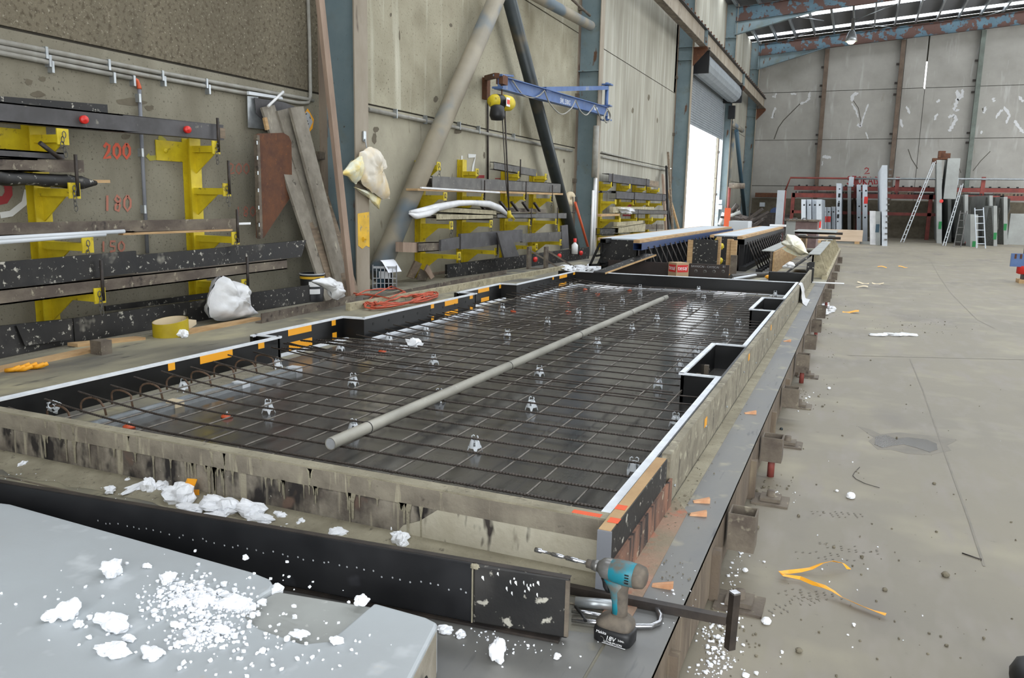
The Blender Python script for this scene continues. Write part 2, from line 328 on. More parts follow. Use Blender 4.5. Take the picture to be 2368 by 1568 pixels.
m['cream'] = M('cream', (206, 190, 160), rough=.8)
m['wet'] = M('wet', (84, 78, 68), rough=.12)
m['sky_blue_steel'] = M('sky_blue_steel', (44, 66, 108), rough=.5)
m['mesh_dark'] = M('mesh_dark', (58, 58, 54), (90, 90, 84), s=30, rough=.8)
m['yard'] = M('yard', (206, 206, 206), rough=.9)
m['dark_ply'] = M('dark_ply', (52, 40, 36), (38, 32, 30), s=5, rough=.5, layers=[((110, 104, 96), 30, .7, .76)])
# =====================================================================  SETTING
mb = MB(); mb.box(WX-.2, 16, -4, 50.2, -.2, 0)
mb.mi = 1; mb.box(WX, -5.85, -4, 29.6, 0, T-.004)           # raised strip of slab at the foot of the wall
floor = struct('floor', mb, [m['floor'], m['wall_lower']])
fl = MB()                                                      # joints, cracks
def gj(pts, w):
    ribbon(fl, [az(x, y, 0) for x, y in pts], w, (0, 0, 1), .0015)
gj([(2104, 830), (2135, 905), (2168, 1000), (2200, 1090), (2240, 1200), (2276, 1310)], .011)
gj([(1960, 822), (2100, 826), (2368, 832)], .014)
gj([(2105, 590), (2150, 600), (2172, 640), (2200, 680), (2260, 740), (2300, 760)], .012)
part('floor_joint', fl, m['damp'], floor)
w_ = MB(); w_.prism([az(*p, .0005) for p in ((2024, 1010), (2048, 1006), (2070, 1014), (2100, 1012), (2140, 1016), (2166, 1026), (2168, 1040), (2150, 1046), (2120, 1036), (2090, 1028), (2060, 1032), (2040, 1036), (2022, 1028))], (0, 0, .0015))
w2_ = MB(); w2_.prism([az(*p, .0004) for p in ((1984, 986), (2010, 992), (2036, 1004), (2080, 1000), (2120, 1004), (2180, 1010), (2215, 1018), (2190, 1030), (2200, 1042), (2150, 1052), (2100, 1050), (2060, 1040), (2030, 1040), (2008, 1020), (2020, 1012))], (0, 0, .0003)); part('damp_patch', w2_, m['damp'], floor)
part('puddle', w_, m['wet'], floor)
fp = MB(); r2 = random.Random(3)
for (x, y, a) in ((1935, 1190, .3), (1870, 1375, .2), (1835, 1400, .9), (1960, 1268, .1), (1905, 1285, .2), (1420, 0, 0)):
    if y == 0: continue
    c = az(x, y, .001)
    for i in range(9):
        for j in range(4):
            if r2.random() < .45: continue
            u = (i-4)*.03; v_ = (j-1.5)*.024*(1-.1*abs(i-4))
            p = c+V((u*math.cos(a)-v_*math.sin(a), u*math.sin(a)+v_*math.cos(a), .0006)); q = p+V((math.cos(a+.9)*.014, math.sin(a+.9)*.014, 0)); ribbon(fp, [p, q], .006, (0, 0, 1), .0006)
part('boot_print', fp, m['damp'], floor)
# outside yard
mb = MB(); mb.box(-60, WX-.22, 5, 90, -.25, -.02); o = struct('floor', mb, m['yard']); o.name = 'floor_outside'
# left wall: precast panels in bays between the columns
YC = [8.95, 19.15, 30.2, 40.4, 49.75]
HJ = [0, 2.83, 5.5, 8.15, 10.75]
mb = MB(); mb.mi = 3; mb.box(WX-.2, WX-.03, -4, 29.9, 0, 10.86); mb.box(WX-.2, WX-.03, 40.9, 50.2, 0, 10.86)
bays = [(-4, YC[0]-.03, 0), (YC[0]+.03, YC[1]-.03, 0), (YC[1]+.03, YC[2]-.06, 2), (YC[3]+.3, 49.9, 2)]
for y0, y1, mt in bays:
    for k in range(4):
        mb.mi = (1 if k == 0 else 0) if mt == 0 else 2
        if mt == 0 and y0 > 5: mb.mi = 5 if k == 0 else 4  # smoother next bay, its paler colours also paint in the light gradient
        mb.box(WX-.15, WX, y0, y1, HJ[k]+.012, min(HJ[k+1]+.08, 10.86) if k == 3 else HJ[k+1]-.012)
# above the door: panels with daylight gaps
for a, b, z0, z1 in ((31.1, 31.9, 8.3, 10.86), (32.35, 41, 6.9, 10.86), (29.8, 30.5, 5.5, 10.86), (31.9, 32.35, 9.6, 10.86)): mb.mi = 2; mb.box(WX-.15, WX, a, b, z0, z1)
wall_left = struct('wall_left', mb, [m['wall_rough'], m['wall_lower'], m['wall_smooth'], m['joint'], m['wall_mid'], m['wall_mid_low']])
# back wall
def roofz(x): return 10.72+.0715*(x+6.11)+.2
mb = MB(); YB = 50.0
xs = [WX, -2.28, 1.6, 2.72, 5.26, 9.2, 16]
zs = [0, 2.72, 5.33, 8.0]
mb.mi = 1
mb.prism([(WX, YB+.06, 0), (2.66, YB+.06, 0), (2.66, YB+.06, roofz(2.7)-.02), (WX, YB+.06, roofz(WX)-.02)], (0, .15, 0))
mb.prism([(2.76, YB+.06, 0), (16, YB+.06, 0), (16, YB+.06, roofz(16)-.02), (2.76, YB+.06, roofz(2.7)-.02)], (0, .15, 0))
mb.box(2.6, 2.8, YB+.06, YB+.2, 0, 7.95); mb.box(2.6, 2.8, YB+.06, YB+.2, 9.4, roofz(2.6)-.02)
mb.mi = 0
for i in range(6):
    x0, x1 = xs[i]+.012, xs[i+1]-.012
    if i == 1: x1 = xs[i+1]-.012
    for k in range(4):
        z0 = zs[k]+.015
        if k < 3: mb.box(x0, x1, YB-.02, YB+.07, z0, zs[k+1]-.015)
        else:
            g = .05 if i in (2,) else 0
            mb.prism([(x0, YB-.02, z0), (x1-g, YB-.02, z0+(.0 if not g else 0)), (x1-g, YB-.02, roofz(x1)-.5), (x0, YB-.02, roofz(x0)-.5)], (0, .09, 0))
wall_back = struct('wall_back', mb, [m['wall_back'], m['joint']])
# cracks with pale filler on the back wall
fb = MB(); fc = MB()
def back(x, y): return ay(x, y, YB-.022)
pale = [([(1873, 212), (1871, 228), (1862, 236), (1850, 240)], .12), ([(1795, 215), (1792, 225), (1786, 222)], .09), ([(1828, 217), (1842, 217)], .1), ([(1793, 248), (1788, 262), (1785, 274)], .12),
        ([(1985, 214), (1972, 222), (1969, 235)], .16), ([(1970, 238), (1980, 258), (1984, 272)], .1), ([(1984, 285), (1990, 292), (2000, 262), (2008, 240)], .08), ([(1981, 290), (1994, 291)], .14), ([(2002, 305), (2008, 322)], .07),
        ([(2213, 208), (2216, 222), (2210, 240), (2206, 256)], .16), ([(2226, 206), (2224, 224), (2214, 232)], .13), ([(2192, 270), (2207, 268), (2210, 278), (2202, 292), (2194, 304)], .17), ([(2213, 252), (2212, 258)], .22),
        ([(2160, 278), (2168, 262)], .12), ([(2165, 236), (2174, 231)], .12), ([(2096, 245), (2103, 264)], .1), ([(2082, 275), (2087, 295)], .1), ([(2297, 226), (2298, 236)], .15), ([(2303, 275), (2312, 257), (2320, 255)], .11),
        ([(2322, 246), (2334, 266), (2327, 286)], .12), ([(2346, 278), (2358, 298), (2368, 308)], .14), ([(2356, 222), (2366, 236)], .12), ([(2268, 310), (2271, 302)], .1), ([(2274, 262), (2280, 252), (2276, 248)], .13), ([(1902, 362), (1912, 364), (1922, 363)], .16), ([(1903, 372), (1901, 384)], .06)]
for pts, w in pale: rough_ribbon(fb, [back(*p) for p in pts], w, (0, -1, 0), .004)
for pts, w in (([(1871, 232), (1850, 240), (1832, 258), (1812, 278), (1800, 295), (1790, 322)], .05), ([(1786, 258), (1789, 272)], .05), ([(2273, 250), (2276, 260)], .1), ([(1968, 225), (1985, 250), (1992, 288)], .03), ([(2085, 280), (2088, 293)], .05),
               ([(2100, 345), (2108, 368), (2122, 390)], .04), ([(2250, 395), (2268, 372), (2290, 350)], .035), ([(2215, 380), (2222, 400)], .03), ([(1790, 262), (1787, 270)], .08)): ribbon(fc, [back(*p) for p in pts], w, (0, -1, 0), .003)
part('filler_patch', fb, m['filler'], wall_back, 'white filler smeared over cracks'); part('wall_crack', fc, m['crack'], wall_back)
dk = MB(); dk.box(-5.9, 9.6, YB-.03, YB-.02, 0, 2.0); part('dark_band', dk, m['stain'], wall_back)  # darker band along the foot of the wall
# spray writing on the back wall
sp = MB()
def glyph(pts, o, sx, sy, w, mbx, plane):
    for stroke in pts: ribbon(mbx, [plane(o[0]+x*sx, o[1]-y*sy) for x, y in stroke], w, (0, -1, 0) if plane is back else (1, 0, 0), .005)
G = {'S': [[(.9, .85), (.5, 1), (.15, .8), (.4, .55), (.8, .4), (.75, .12), (.4, 0), (.05, .15)]], 'T': [[(0, 1), (1, 1)], [(.5, 1), (.5, 0)]], 'O': [[(.5, 1), (.1, .7), (.1, .3), (.5, 0), (.9, .3), (.9, .7), (.5, 1)]],
     'R': [[(.1, 0), (.1, 1), (.7, .95), (.8, .7), (.1, .5), (.9, 0)]], 'A': [[(0, 0), (.5, 1), (1, 0)], [(.2, .4), (.8, .4)]], 'G': [[(.9, .85), (.5, 1), (.1, .6), (.2, .1), (.8, .1), (.9, .5), (.5, .5)]],
     '2': [[(.1, .75), (.4, 1), (.8, .85), (.7, .5), (.1, 0), (1, .1)]], '0': [[(.5, 1), (.1, .7), (.1, .3), (.5, 0), (.9, .3), (.9, .7), (.5, 1)]], '1': [[(.4, 0), (.4, 1)]], '8': [[(.8, .8), (.4, 1), (.15, .75), (.8, .35), (.6, 0), (.2, .1), (.2, .35), (.8, .65), (.8, .8)]],
     '7': [[(0, 1), (1, 1), (.7, .5), (.5, 0)]], 'E': [[(.9, 1), (.1, 1), (.1, 0), (.9, 0)], [(.1, .5), (.7, .5)]], '5': [[(.9, 1), (.2, 1), (.15, .55), (.8, .5), (.8, .1), (.1, 0)]]}
def write(s_, x, y, cw, h, w, mbx, plane, slope=0, gap=1.25):
    for i, ch in enumerate(s_): glyph(G[ch], (x+i*cw*gap, y+i*cw*gap*slope), cw, h, w, mbx, plane)
write('2', 1998, 402, 13, 14, .06, sp, back); write('STORAG', 1958, 426, 10, 18, .07, sp, back, slope=.02); write('S', 1777, 482, 9, 15, .06, sp, back); write('TORE', 1789, 479, 7, 11, .05, sp, back)
part('spray_writing', sp, m['spray_crimson'], wall_back, 'red sprayed lettering')
# wall-left writing and conduits
def lw(x, y): return ax(x, y, WX+.003)
s1 = MB(); write('200', 238, 366, 18, 34, .03, s1, lw); part('spray_number', s1, m['spray_red'], wall_left, 'sprayed orange number 200')
s1 = MB(); write('180', 240, 488, 18, 36, .025, s1, lw); write('150', 232, 582, 16, 24, .02, s1, lw); write('200', 527, 402, 14, 24, .02, s1, lw); write('180', 545, 500, 13, 22, .02, s1, lw); part('spray_number', s1, m['spray_faint'], wall_left, 'faint sprayed orange numbers')
s1 = MB(); write('17', 1061, 404, 17, 44, .07, s1, lw, slope=.02); ribbon(s1, [lw(0, 498), lw(25, 494), lw(55, 470), lw(62, 440)], .05, (1, 0, 0), .004); part('spray_number', s1, m['spray_white'], wall_left, 'white sprayed number 17')
s1 = MB(); ribbon(s1, [lw(340, 358), lw(346, 366), lw(366, 364), lw(383, 348), lw(380, 325), lw(366, 316)], .05, (1, 0, 0), .004); part('spray_mark', s1, m['spray_yellow'], wall_left, 'yellow sprayed ring')
s1 = MB(); ribbon(s1, [lw(-4, 464), lw(10, 462), lw(19, 448), lw(18, 430), lw(8, 418)], .07, (1, 0, 0), .005)
for a, b, c, d in ((1095, 405, 1120, 412), (1145, 412, 1180, 414), (1440, 470, 1468, 500)): s1.prism([lw(a, b), lw(c, b), lw(c, d), lw(a, d)], (.003, 0, 0))
part('spray_mark', s1, m['spray_crimson'], wall_left, 'dark red sprayed marks')
st = MB()
for x, y, rx, ry in ((66, 190, 11, 9), (98, 183, 11, 7), (88, 218, 18, 8), (300, 236, 45, 10), (345, 250, 12, 8), (290, 316, 14, 9), (870, 300, 8, 8), (924, 82, 2, 12), (866, 320, 6, 14), (1043, 58, 4, 5), (904, 34, 3, 5), (1008, 230, 6, 8), (1058, 305, 10, 6), (1120, 360, 3, 10), (1375, 255, 2, 8), (1463, 256, 3, 9), (1500, 225, 3, 8), (1520, 278, 2, 7), (1284, 366, 4, 7), (1304, 372, 3, 6)):
    n = 12; st.add([lw(x+rx*math.cos(2*math.pi*i/n)*rnd.uniform(.6, 1.1), y+ry*math.sin(2*math.pi*i/n)*rnd.uniform(.6, 1.1)) for i in range(n)], [tuple(range(n))])
part('wall_stain', st, m['stain'], wall_left)
# unseen walls added at right and behind the camera, tall openings shaped for daylight
mb = MB(); mb.box(16, 16.2, -4, 24, 0, 12.2); mb.box(16, 16.2, 24, 48, 8.5, 12.2); mb.box(16, 16.2, 48, 50.2, 0, 12.2); struct('unseen_wall_right', mb, m['wall_back'])
mb = MB(); mb.box(WX-.2, 16.2, -4.2, -4, 7.5, 12.2); mb.box(WX-.2, -1.5, -4.2, -4, 0, 7.5); struct('unseen_wall_front', mb, m['wall_back'])
for i, (px, mt_, lab) in enumerate(((1905, 'post_brown', 'brown steel wall post against the far wall, left one of three'), (2078, 'post_brown', 'brown steel wall post against the far wall, middle one of three'), (2259, 'post_green', 'grey green steel wall post against the far wall, right one of three'))):
    xx = ay(px, 220, YB-.2).x; r_ = thing('wall_post', lab, 'post', (xx, YB-.2, 0)); part('post', MB().box(xx-.11, xx+.11, YB-.30, YB-.04, 0, roofz(xx)-.95), m[mt_], r_)
    for z in (9.3, 8.3, 7.7, 5.6, 5.1): part('wall_cleat', MB().box(xx-.26, xx-.11, YB-.1, YB-.02, z-.05, z+.05), m['steel_dark'], r_)
# roof
mb = MB()
SKY = [(48.62, 49.18), (44.75, 45.35), (34.2, 35.6), (38.0, 39.2), (24.5, 26.4), (17.5, 20), (11, 13.5), (2.5, 4.0)]
def roofslab(y0, y1, mi, lift=0):
    mb.mi = mi
    x0, x1 = WX-.15, 16
    if mi == 1: mb.add([(x0, y0, roofz(x0)+lift), (x1, y0, roofz(x1)+lift), (x1, y1, roofz(x1)+lift), (x0, y1, roofz(x0)+lift)], [(0, 1, 2, 3)])
    else:       # corrugated sheet: ribs run across the slope
        n = max(2, int((y1-y0)/.16)); pr = []
        for i in range(n+1): yy = y0+(y1-y0)*i/n; pr.append((yy, .0 if i % 2 else .035))
        vs = [(x, yy, roofz(x)+h) for yy, h in pr for x in (x0, x1)]
        mb.add(vs, [(2*i, 2*i+1, 2*i+3, 2*i+2) for i in range(n)])
ys = sorted(SKY); y = -4
for a, b in ys: roofslab(y, a, 0); roofslab(a, b, 1); y = b
roofslab(y, 50.3, 0)
ceiling = struct('ceiling', mb, [m['roof'], m['sky_panel']])
for i in range(14):
    x = -6.1+i*1.0 if i < 12 else -6.1+i
    p = MB(); p.mi = 0; zz = roofz(x)
    p.beam((x, 20, zz-.13), (x, 49.9, zz-.13), .012, .2); p.beam((x+.04, 20, zz-.03), (x+.04, 49.9, zz-.03), .08, .008); p.beam((x+.04, 20, zz-.23), (x+.04, 49.9, zz-.23), .08, .008)
    single('roof_purlin', p, m['galv'], 'galvanised steel roof purlin, %s out from the left wall' % ('first second third fourth fifth sixth seventh eighth ninth tenth eleventh twelfth thirteenth fourteenth'.split()[i]), 'purlin', 'roof purlins')
def rafter(Yr, label, haunch):
    root = thing('roof_rafter', label, 'rafter', (WX+.45, Yr, 9.5))
    a = V((-6.05, Yr, roofz(-6.05)-.3)); b = V((15.5, Yr, roofz(15.5)-.3)); d = .62
    wb = MB(); wb.prism([a, b, b-V((0, 0, d)), a-V((0, 0, d))], (0, .014, 0)); part('web', wb, m['blue_rust'], root)
    fz = MB()
    for dz in (0, -d): fz.prism([a+V((0, -.11, dz)), b+V((0, -.11, dz)), b+V((0, .11, dz)), a+V((0, .11, dz))], (0, 0, .02))
    part('flange', fz, m['blue_rust'], root)
    h = MB(); h.prism([a-V((0, 0, d)), a-V((0, 0, d+haunch)), V((-2.5, Yr, roofz(-2.5)-.3-d))], (0, .014, 0))
    q0 = a-V((0, 0, d+haunch)); q1 = V((-2.5, Yr, roofz(-2.5)-.3-d)); h.prism([q0+V((0, -.11, 0)), q1+V((0, -.11, 0)), q1+V((0, .11, 0)), q0+V((0, .11, 0))], (0, 0, .02)); part('haunch', h, m['blue_steel'], root)
rafter(49.6, 'blue steel rafter peeling to rust along the top of the far wall', .75)
rafter(40.3, 'blue steel rafter with rust spots over the roller door end of the roof', .6)
def rfp(px, py, off=.3):
    n_ = V((-.0715, 0, 1)); o_ = V((0, 0, roofz(0)-off)); d_ = ray(px, py); return CAM+d_*((o_-CAM).dot(n_)/d_.dot(n_))
for (a, b, lab) in ((rfp(1822, 92), rfp(1900, 64), 'thin steel brace wire under the roof left of the lamp'), (rfp(1973, 48), rfp(2076, 8), 'thin steel brace wire under the roof right above the lamp'), (rfp(2262, 42), rfp(2340, 18), 'thin steel brace wire under the roof at right edge'), (rfp(1840, 38), rfp(1905, 48), 'short brace wire crossing under the upper skylight'), (rfp(2000, 56), rfp(2080, 66), 'brace wire sagging right of the lamp toward the far rafter')):
    single('brace_wire', MB().tube([a, b], .018, 6), m['galv'], lab, 'wire')
# high bay lamp
L0 = ay(1969, 86, 43)
root = thing('high_bay_lamp', 'round high bay lamp, lit warm white, hanging under the roof', 'lamp', L0)
part('lamp_shade', MB().lathe([(.04, .55), (.1, .5), (.16, .42), (.24, .2), (.27, .0), (.255, .0), (.22, .2), (.14, .4)], L0-V((0, 0, .2))), m['galv'], root)
part('bulb', MB().blob(L0-V((0, 0, .12)), .21, 1, 0, 6, True), m['lamp_on'], root)
part('ballast_box', MB().box(L0.x-.07, L0.x+.07, L0.y-.07, L0.y+.07, L0.z+.36, L0.z+.85).tube([L0+V((0, 0, .8)), V((L0.x, L0.y, roofz(L0.x)-.05))], .015), m['steel_grey'], root)
# columns
def column(Yc, label, top, spots=None):
    root = thing('steel_column', label, 'column', (-6.2, Yc, 0))
    part('web', MB().box(WX+.015, -5.965, Yc-.008, Yc+.008, T-.01 if Yc < 29 else 0, top), m['blue_steel'], root)
    part('outer_flange', MB().box(WX+.001, WX+.018, Yc-.15, Yc+.15, .26 if Yc < 29 else 0, top), m['rust_edge'], root)
    part('inner_flange', MB().box(-5.968, -5.95, Yc-.15, Yc+.15, .26 if Yc < 29 else 0, top), m['flange_grey'], root)
    for z in (7.1, 6.65) + ((9.3,) if Yc > 29 else ()):
        part('stiffener', MB().box(WX+.02, -5.97, Yc-.14, Yc+.14, z, z+.02), m['blue_steel'], root)
    if Yc < 20: part('stiffener', MB().box(WX+.02, -5.97, Yc-.14, Yc+.14, 4.62, 4.64), m['blue_steel'], root)
    cb = MB(); cb.prism([(-5.95, Yc-.01, 7.08), (-5.45, Yc-.01, 7.08), (-5.45, Yc-.01, 6.98), (-5.95, Yc-.01, 6.45)], (0, .02, 0)); cb.box(-5.95, -5.45, Yc-.13, Yc+.13, 7.06, 7.09)
    part('corbel', cb, m['rust'], root)
    for k in range(4):
        z = 2.0+k*2.0; part('wall_cleat', MB().box(WX, WX+.08, Yc-.26, Yc-.15, z, z+.1), m['steel_dirty'], root)
    return root
cl = ['rusty blue steel column behind the hanging bags, nearest the camera', 'blue steel column at the far end of the jib crane', 'blue steel column at the near side of the roller door', 'steel column at the far side of the roller door', 'blue steel column in the far corner by the end wall']
cols = [column(y, l, roofz(-6.2)-.1) for y, l in zip(YC, cl)]
# yellow painted patch and bolt on nearest column's inner flange
yp = MB(); yp.prism([ax(827, 494, -5.948), ax(853.5, 490, -5.948), ax(854.5, 572, -5.948), ax(846, 568, -5.948), ax(838, 576, -5.948), ax(828, 568, -5.948)], (.002, 0, 0)); part('paint_patch', yp, m['yellow_worn'], cols[0], 'yellow paint patch')
c_ = ax(841, 553, -5.945); part('bolt', MB().tube([c_-V((.01, 0, 0)), c_+V((.05, 0, 0))], .012).box(c_.x, c_.x+.015, c_.y-.02, c_.y+.02, c_.z-.03, c_.z+.03), m['yellow_worn'], cols[0])
# crane runway beam
root = thing('crane_runway_beam', 'long overhead crane runway beam on column brackets, rail clips on top', 'beam', (-5.6, 30, 7.1))
part('web', MB().box(-5.608, -5.592, -3, 50, 7.1, 7.68), m['flange_grey'], root)
part('bottom_flange', MB().box(-5.72, -5.48, -3, 50, 7.09, 7.11), m['steel_dirty'], root); part('top_flange', MB().box(-5.72, -5.48, -3, 50, 7.66, 7.69), m['steel_black'], root)
part('crane_rail', MB().box(-5.64, -5.56, -3, 50, 7.69, 7.76), m['rust_edge'], root)
for i in range(46): part('rail_clip', MB().box(-5.55, -5.5, 21+i*.63, 21.06+i*.63, 7.69, 7.79), m['rust'], root)
for yy in (YC[2], YC[3], YC[1]): part('stiffener', MB().box(-5.59, -5.47, yy-.01, yy+.01, 7.11, 7.66), m['blue_steel'], root)
# roller door
root = thing('roller_door', 'grey steel roller shutter rolled part way up over bright opening', 'roller door', (WX+.1, 35.5, 4.4))
def dz(x, y): return ax(x, y, WX+.12)
zb = dz(1625, 302).z
cur = MB(); n = 22
for i in range(n):
    z0 = zb+(6.75-zb)*i/n; z1 = zb+(6.75-zb)*(i+1)/n; h = z1-z0
    cur.add([(WX+.12, 30.6, z0), (WX+.12, 40.3, z0), (WX+.15, 40.3, z0+h*.3), (WX+.15, 30.6, z0+h*.3), (WX+.15, 40.3, z0+h*.75), (WX+.15, 30.6, z0+h*.75), (WX+.12, 40.3, z1), (WX+.12, 30.6, z1)], [(0, 1, 2, 3), (3, 2, 4, 5), (5, 4, 6, 7)])
part('shutter_curtain', cur, m['shutter'], root)
RC = V((WX+.55, 0, 6.75))
n = 28; rl = MB(); prf = []
vs = []
for yy in (31.2, 40.0):
    for j in range(n):
        a = 2*math.pi*j/n; r = .42+(.015 if j % 2 else 0); vs.append((RC.x+r*math.cos(a), yy, RC.z+r*math.sin(a)))
rl.add(vs, [(j, (j+1) % n, n+(j+1) % n, n+j) for j in range(n)]+[tuple(range(n)), tuple(range(n, 2*n))]); part('roll', rl, m['shutter'], root)
for yy in (31.0, 40.1): part('end_bracket', MB().box(WX+.02, WX+1.0, yy-.1, yy, 6.3, 7.2), m['steel_black'], root)
part('chain_drive', MB().box(WX+.4, WX+.7, 40.15, 40.35, 5.6, 6.2).tube([(WX+.6, 40.2, 5.8), (WX+.62, 40.2, 1.2)], .02), m['steel_black'], root)
gr = MB(); gr.box(WX+.05, WX+.22, 40.25, 40.4, 0, 6.7); gr.box(WX+.05, WX+.22, 30.5, 30.62, 0, 6.7); part('guide_rail', gr, m['galv'], root)
hd = MB(); hd.box(WX-.1, WX+.1, 30.3, 40.3, 6.75, 7.0); part('lintel', hd, m['steel_grey'], root)
# braces in the column plane
for (pts, r, mt, lab, X) in (([(1150, -8), (870, 640)], .15, 'pipe_beige', 'thick pale brace pipe leaning down to the left behind the crate', -6.2), ([(1176, -8), (1346, 640)], .13, 'pipe_dark', 'thick dark brace pipe leaning down to the right past the jib crane', -6.2),
                             ([(1230, -14), (1366, 60)], .11, 'pipe_beige', 'horizontal brown strut pipe running to the second column', -6.15), ([(1703, 302), (1722, 500)], .1, 'teal_steel', 'dark teal brace pipe in the far bay beside the roller door', -5.7),
                             ([(1697, 300), (1674, 530)], .09, 'pipe_beige', 'pale brace pipe in the far bay beside the roller door', -6.25), ([(1690, 284), (1716, 302)], .12, 'pipe_beige', 'short horizontal strut pipe at the far corner column', -6.1)):
    single('brace_pipe', MB().tube([ax(*p, X) for p in pts], r, 20), m[mt], lab, 'pipe')
single('brace_rod', MB().tube([ax(1320, -4, -6.2), ax(1364, 36, -6.2)], .03, 8), m['steel_dirty'], 'thin brace rod at the top of the second column', 'rod')
# wall conduits
def cond(pts, r, X, mt, lab, clips=()):
    root = thing('wall_conduit', lab, 'conduit', ax(*pts[0], X)); part('tube', MB().tube([ax(*p, X) for p in pts], r, 8), m[mt], root)
    for c in clips:
        p = ax(*c, X); part('pipe_clip', MB().box(p.x-.03, p.x+r+.006, p.y-.012, p.y+.012, p.z-r*2.2, p.z+r*2.2), m['galv'], root)
cond([(-20, 92), (355, 165), (710, 229), (724, 233)], .022, WX+.03, 'conduit', 'top grey conduit running along the left wall', ((104, 122), (249, 150), (373, 175), (475, 193)))
cond([(-20, 106), (355, 178), (690, 238), (712, 238), (718, 222), (716, 100), (712, -10)], .022, WX+.03, 'conduit', 'second grey conduit, bending up beside the first column', ((112, 141), (378, 188), (481, 207)))
cond([(-20, 118), (305, 181)], .022, WX+.03, 'conduit', 'lowest grey conduit ending above the yellow rack', ((118, 155), (261, 180), (307, 187)))
cond([(305, 181), (316, 186), (322, 202), (322, 206)], .021, WX+.03, 'orange_insert', 'orange bend joining two grey conduits')
cond([(322, 206), (331, 400), (341, 586)], .018, WX+.03, 'conduit_grey', 'grey conduit dropping down the wall between the near rack posts', ((320, 227), (326, 353), (332, 484)))
cond([(852, 253), (1080, 300), (1322, 349)], .03, WX+.035, 'conduit', 'grey conduit along the wall joint behind the jib crane', ((914, 263), (983, 277), (1061, 291), (1106, 300), (1187, 317), (1256, 330)))
cond([(1392, 363), (1540, 394)], .03, WX+.035, 'conduit', 'grey conduit over the far rack', ())
cond([(1392, 352), (1456, 367)], .025, WX+.035, 'conduit', 'short grey conduit above the far rack conduit', ())
cond([(1128, 230), (1128, 300), (1128, 415)], .02, WX+.03, 'steel_dark', 'thin dark cable down the wall below the jib bracket')
# =====================================================================  CASTING BED AND FORMWORK
BX0, BX1 = -5.8, -.405
bed = thing('casting_bed', 'long low steel casting bed smeared with grey and beige concrete residue', 'casting bed', (-3, 10, 0))
part('deck', MB().box(BX0, BX1, -1, 26.5, T-.02, T), m['bed'], bed)
part('clean_plate', MB().box(-4.0, -.7, 2.45, 11.7, T, T+.0015), m['bed_clean'], bed, 'dark cleaned steel plate inside the formwork')
part('edge_plate', MB().box(-.56, BX1+.002, .2, 14.3, T, T+.004), m['bed_strip'], bed, 'bare steel strip along the bed edge')
part('edge_plate', MB().prism([(-2.2, .4, T+.0005), (-.57, .4, T+.0005), (-.57, 2.1, T+.0005), (-2.2, 1.85, T+.0005)], (0, 0, .002)), m['bed_strip'], bed)
part('side_plate', MB().box(BX1-.02, BX1, -.5, 26.5, .03, T-.001), m['side_brown'], bed)
rz = MB()
def res(pts, n=1):
    P = [az(*p, T) for p in pts]; c = sum(P, V())/len(P); rz.add([c+V((0, 0, .012))]+P, [(0, 1+i, 1+(i+1) % len(P)) for i in range(len(P))], True)
part('residue', MB().box(-.625, -.56, 2.42, 14.0, T, T+.006), m['residue'], bed, 'beige cement residue against the form')
part('residue', MB().prism([(-.62, 2.2, T), (-.53, 2.2, T), (-.54, 3.15, T), (-.62, 3.3, T)], (0, 0, .008)), m['residue_red'], bed, 'orange red stained residue')
n = 40; q = random.Random(5); vs = []
for i in range(n+1):
    x = -4.3+(3.65)*i/n; vs += [(x, 2.425, T+.03), (x, 2.36+q.uniform(-.01, .01), T+.012), (x, 2.28+q.uniform(-.02, .02), T+.001)]
part('residue', MB().add(vs, [(3*i+j, 3*i+3+j, 3*i+4+j, 3*i+1+j) for i in range(n) for j in range(2)], True), m['residue'], bed, 'fillet of slurry along the front form')
part('seam', MB().box(-5, -.56, 2.235, 2.245, T, T+.003), m['steel_dirty'], bed)
# legs, stubs of square tube and base plates on the aisle side
stubs = [((1712, 1185), 1), ((1782, 1003), 1), ((1826, 892), 1), ((1850, 815), 0), ((1868, 772), 0), ((1882, 735), 0), ((1894, 705), 0), ((1904, 670), 0)]
ysx = [2.45+.0, 3.28, 3.9, 4.75, 5.75, 6.8, 8.0, 9.4, 10.9, 12.4, 14.2, 16.2, 18.5]
def sx(px, py): p = az(px, py, T-.03); return p.y
yv = [az(1712, 1185, T-.02).y, az(1782, 1003, T-.02).y, az(1826, 892, T-.02).y, az(1849, 820, T-.02).y, az(1867, 772, T-.02).y, az(1880, 737, T-.02).y, az(1893, 708, T-.02).y, az(1904, 675, T-.02).y, 13.6, 15.3, 17.2, 19.6, 22.5]
for i, yy in enumerate(yv):
    e = .006; a = .055; zt = T-.01-(.02 if i % 3 else 0); b_ = MB(); x0 = BX1+.015
    zb_ = .1
    b_.box(x0, x0+e, yy-a, yy+a, zb_, zt); b_.box(x0+2*a-e, x0+2*a, yy-a, yy+a, zb_, zt); b_.box(x0+e, x0+2*a-e, yy-a, yy-a+e, zb_, zt); b_.box(x0+e, x0+2*a-e, yy+a-e, yy+a, zb_, zt)
    part('tube_socket', b_, m['steel_dirty'], bed)
    if i in (1, 3, 5, 7): part('red_prop', MB().tube([(x0+a, yy, .0), (x0+a, yy, .12)], .02, 10), m['red_steel'], bed, 'red prop leg')
for yy in (1.55, 1.95, 2.2, 3.0, 4.2, 5.3, 6.4, 7.6):
    part('leg', MB().box(BX1-.005, BX1+.03, yy-.02, yy+.02, .0, T-.06), m['side_brown'], bed)
    part('base_plate', MB().box(BX1+.02, BX1+.2, yy-.08, yy+.08, .0, .01).box(BX1+.06, BX1+.16, yy-.05, yy+.05, .012, .03).lathe([(0, .06), (.02, .06), (.022, .03)], (BX1+.11, yy, 0)), m['steel_dirty'], bed)
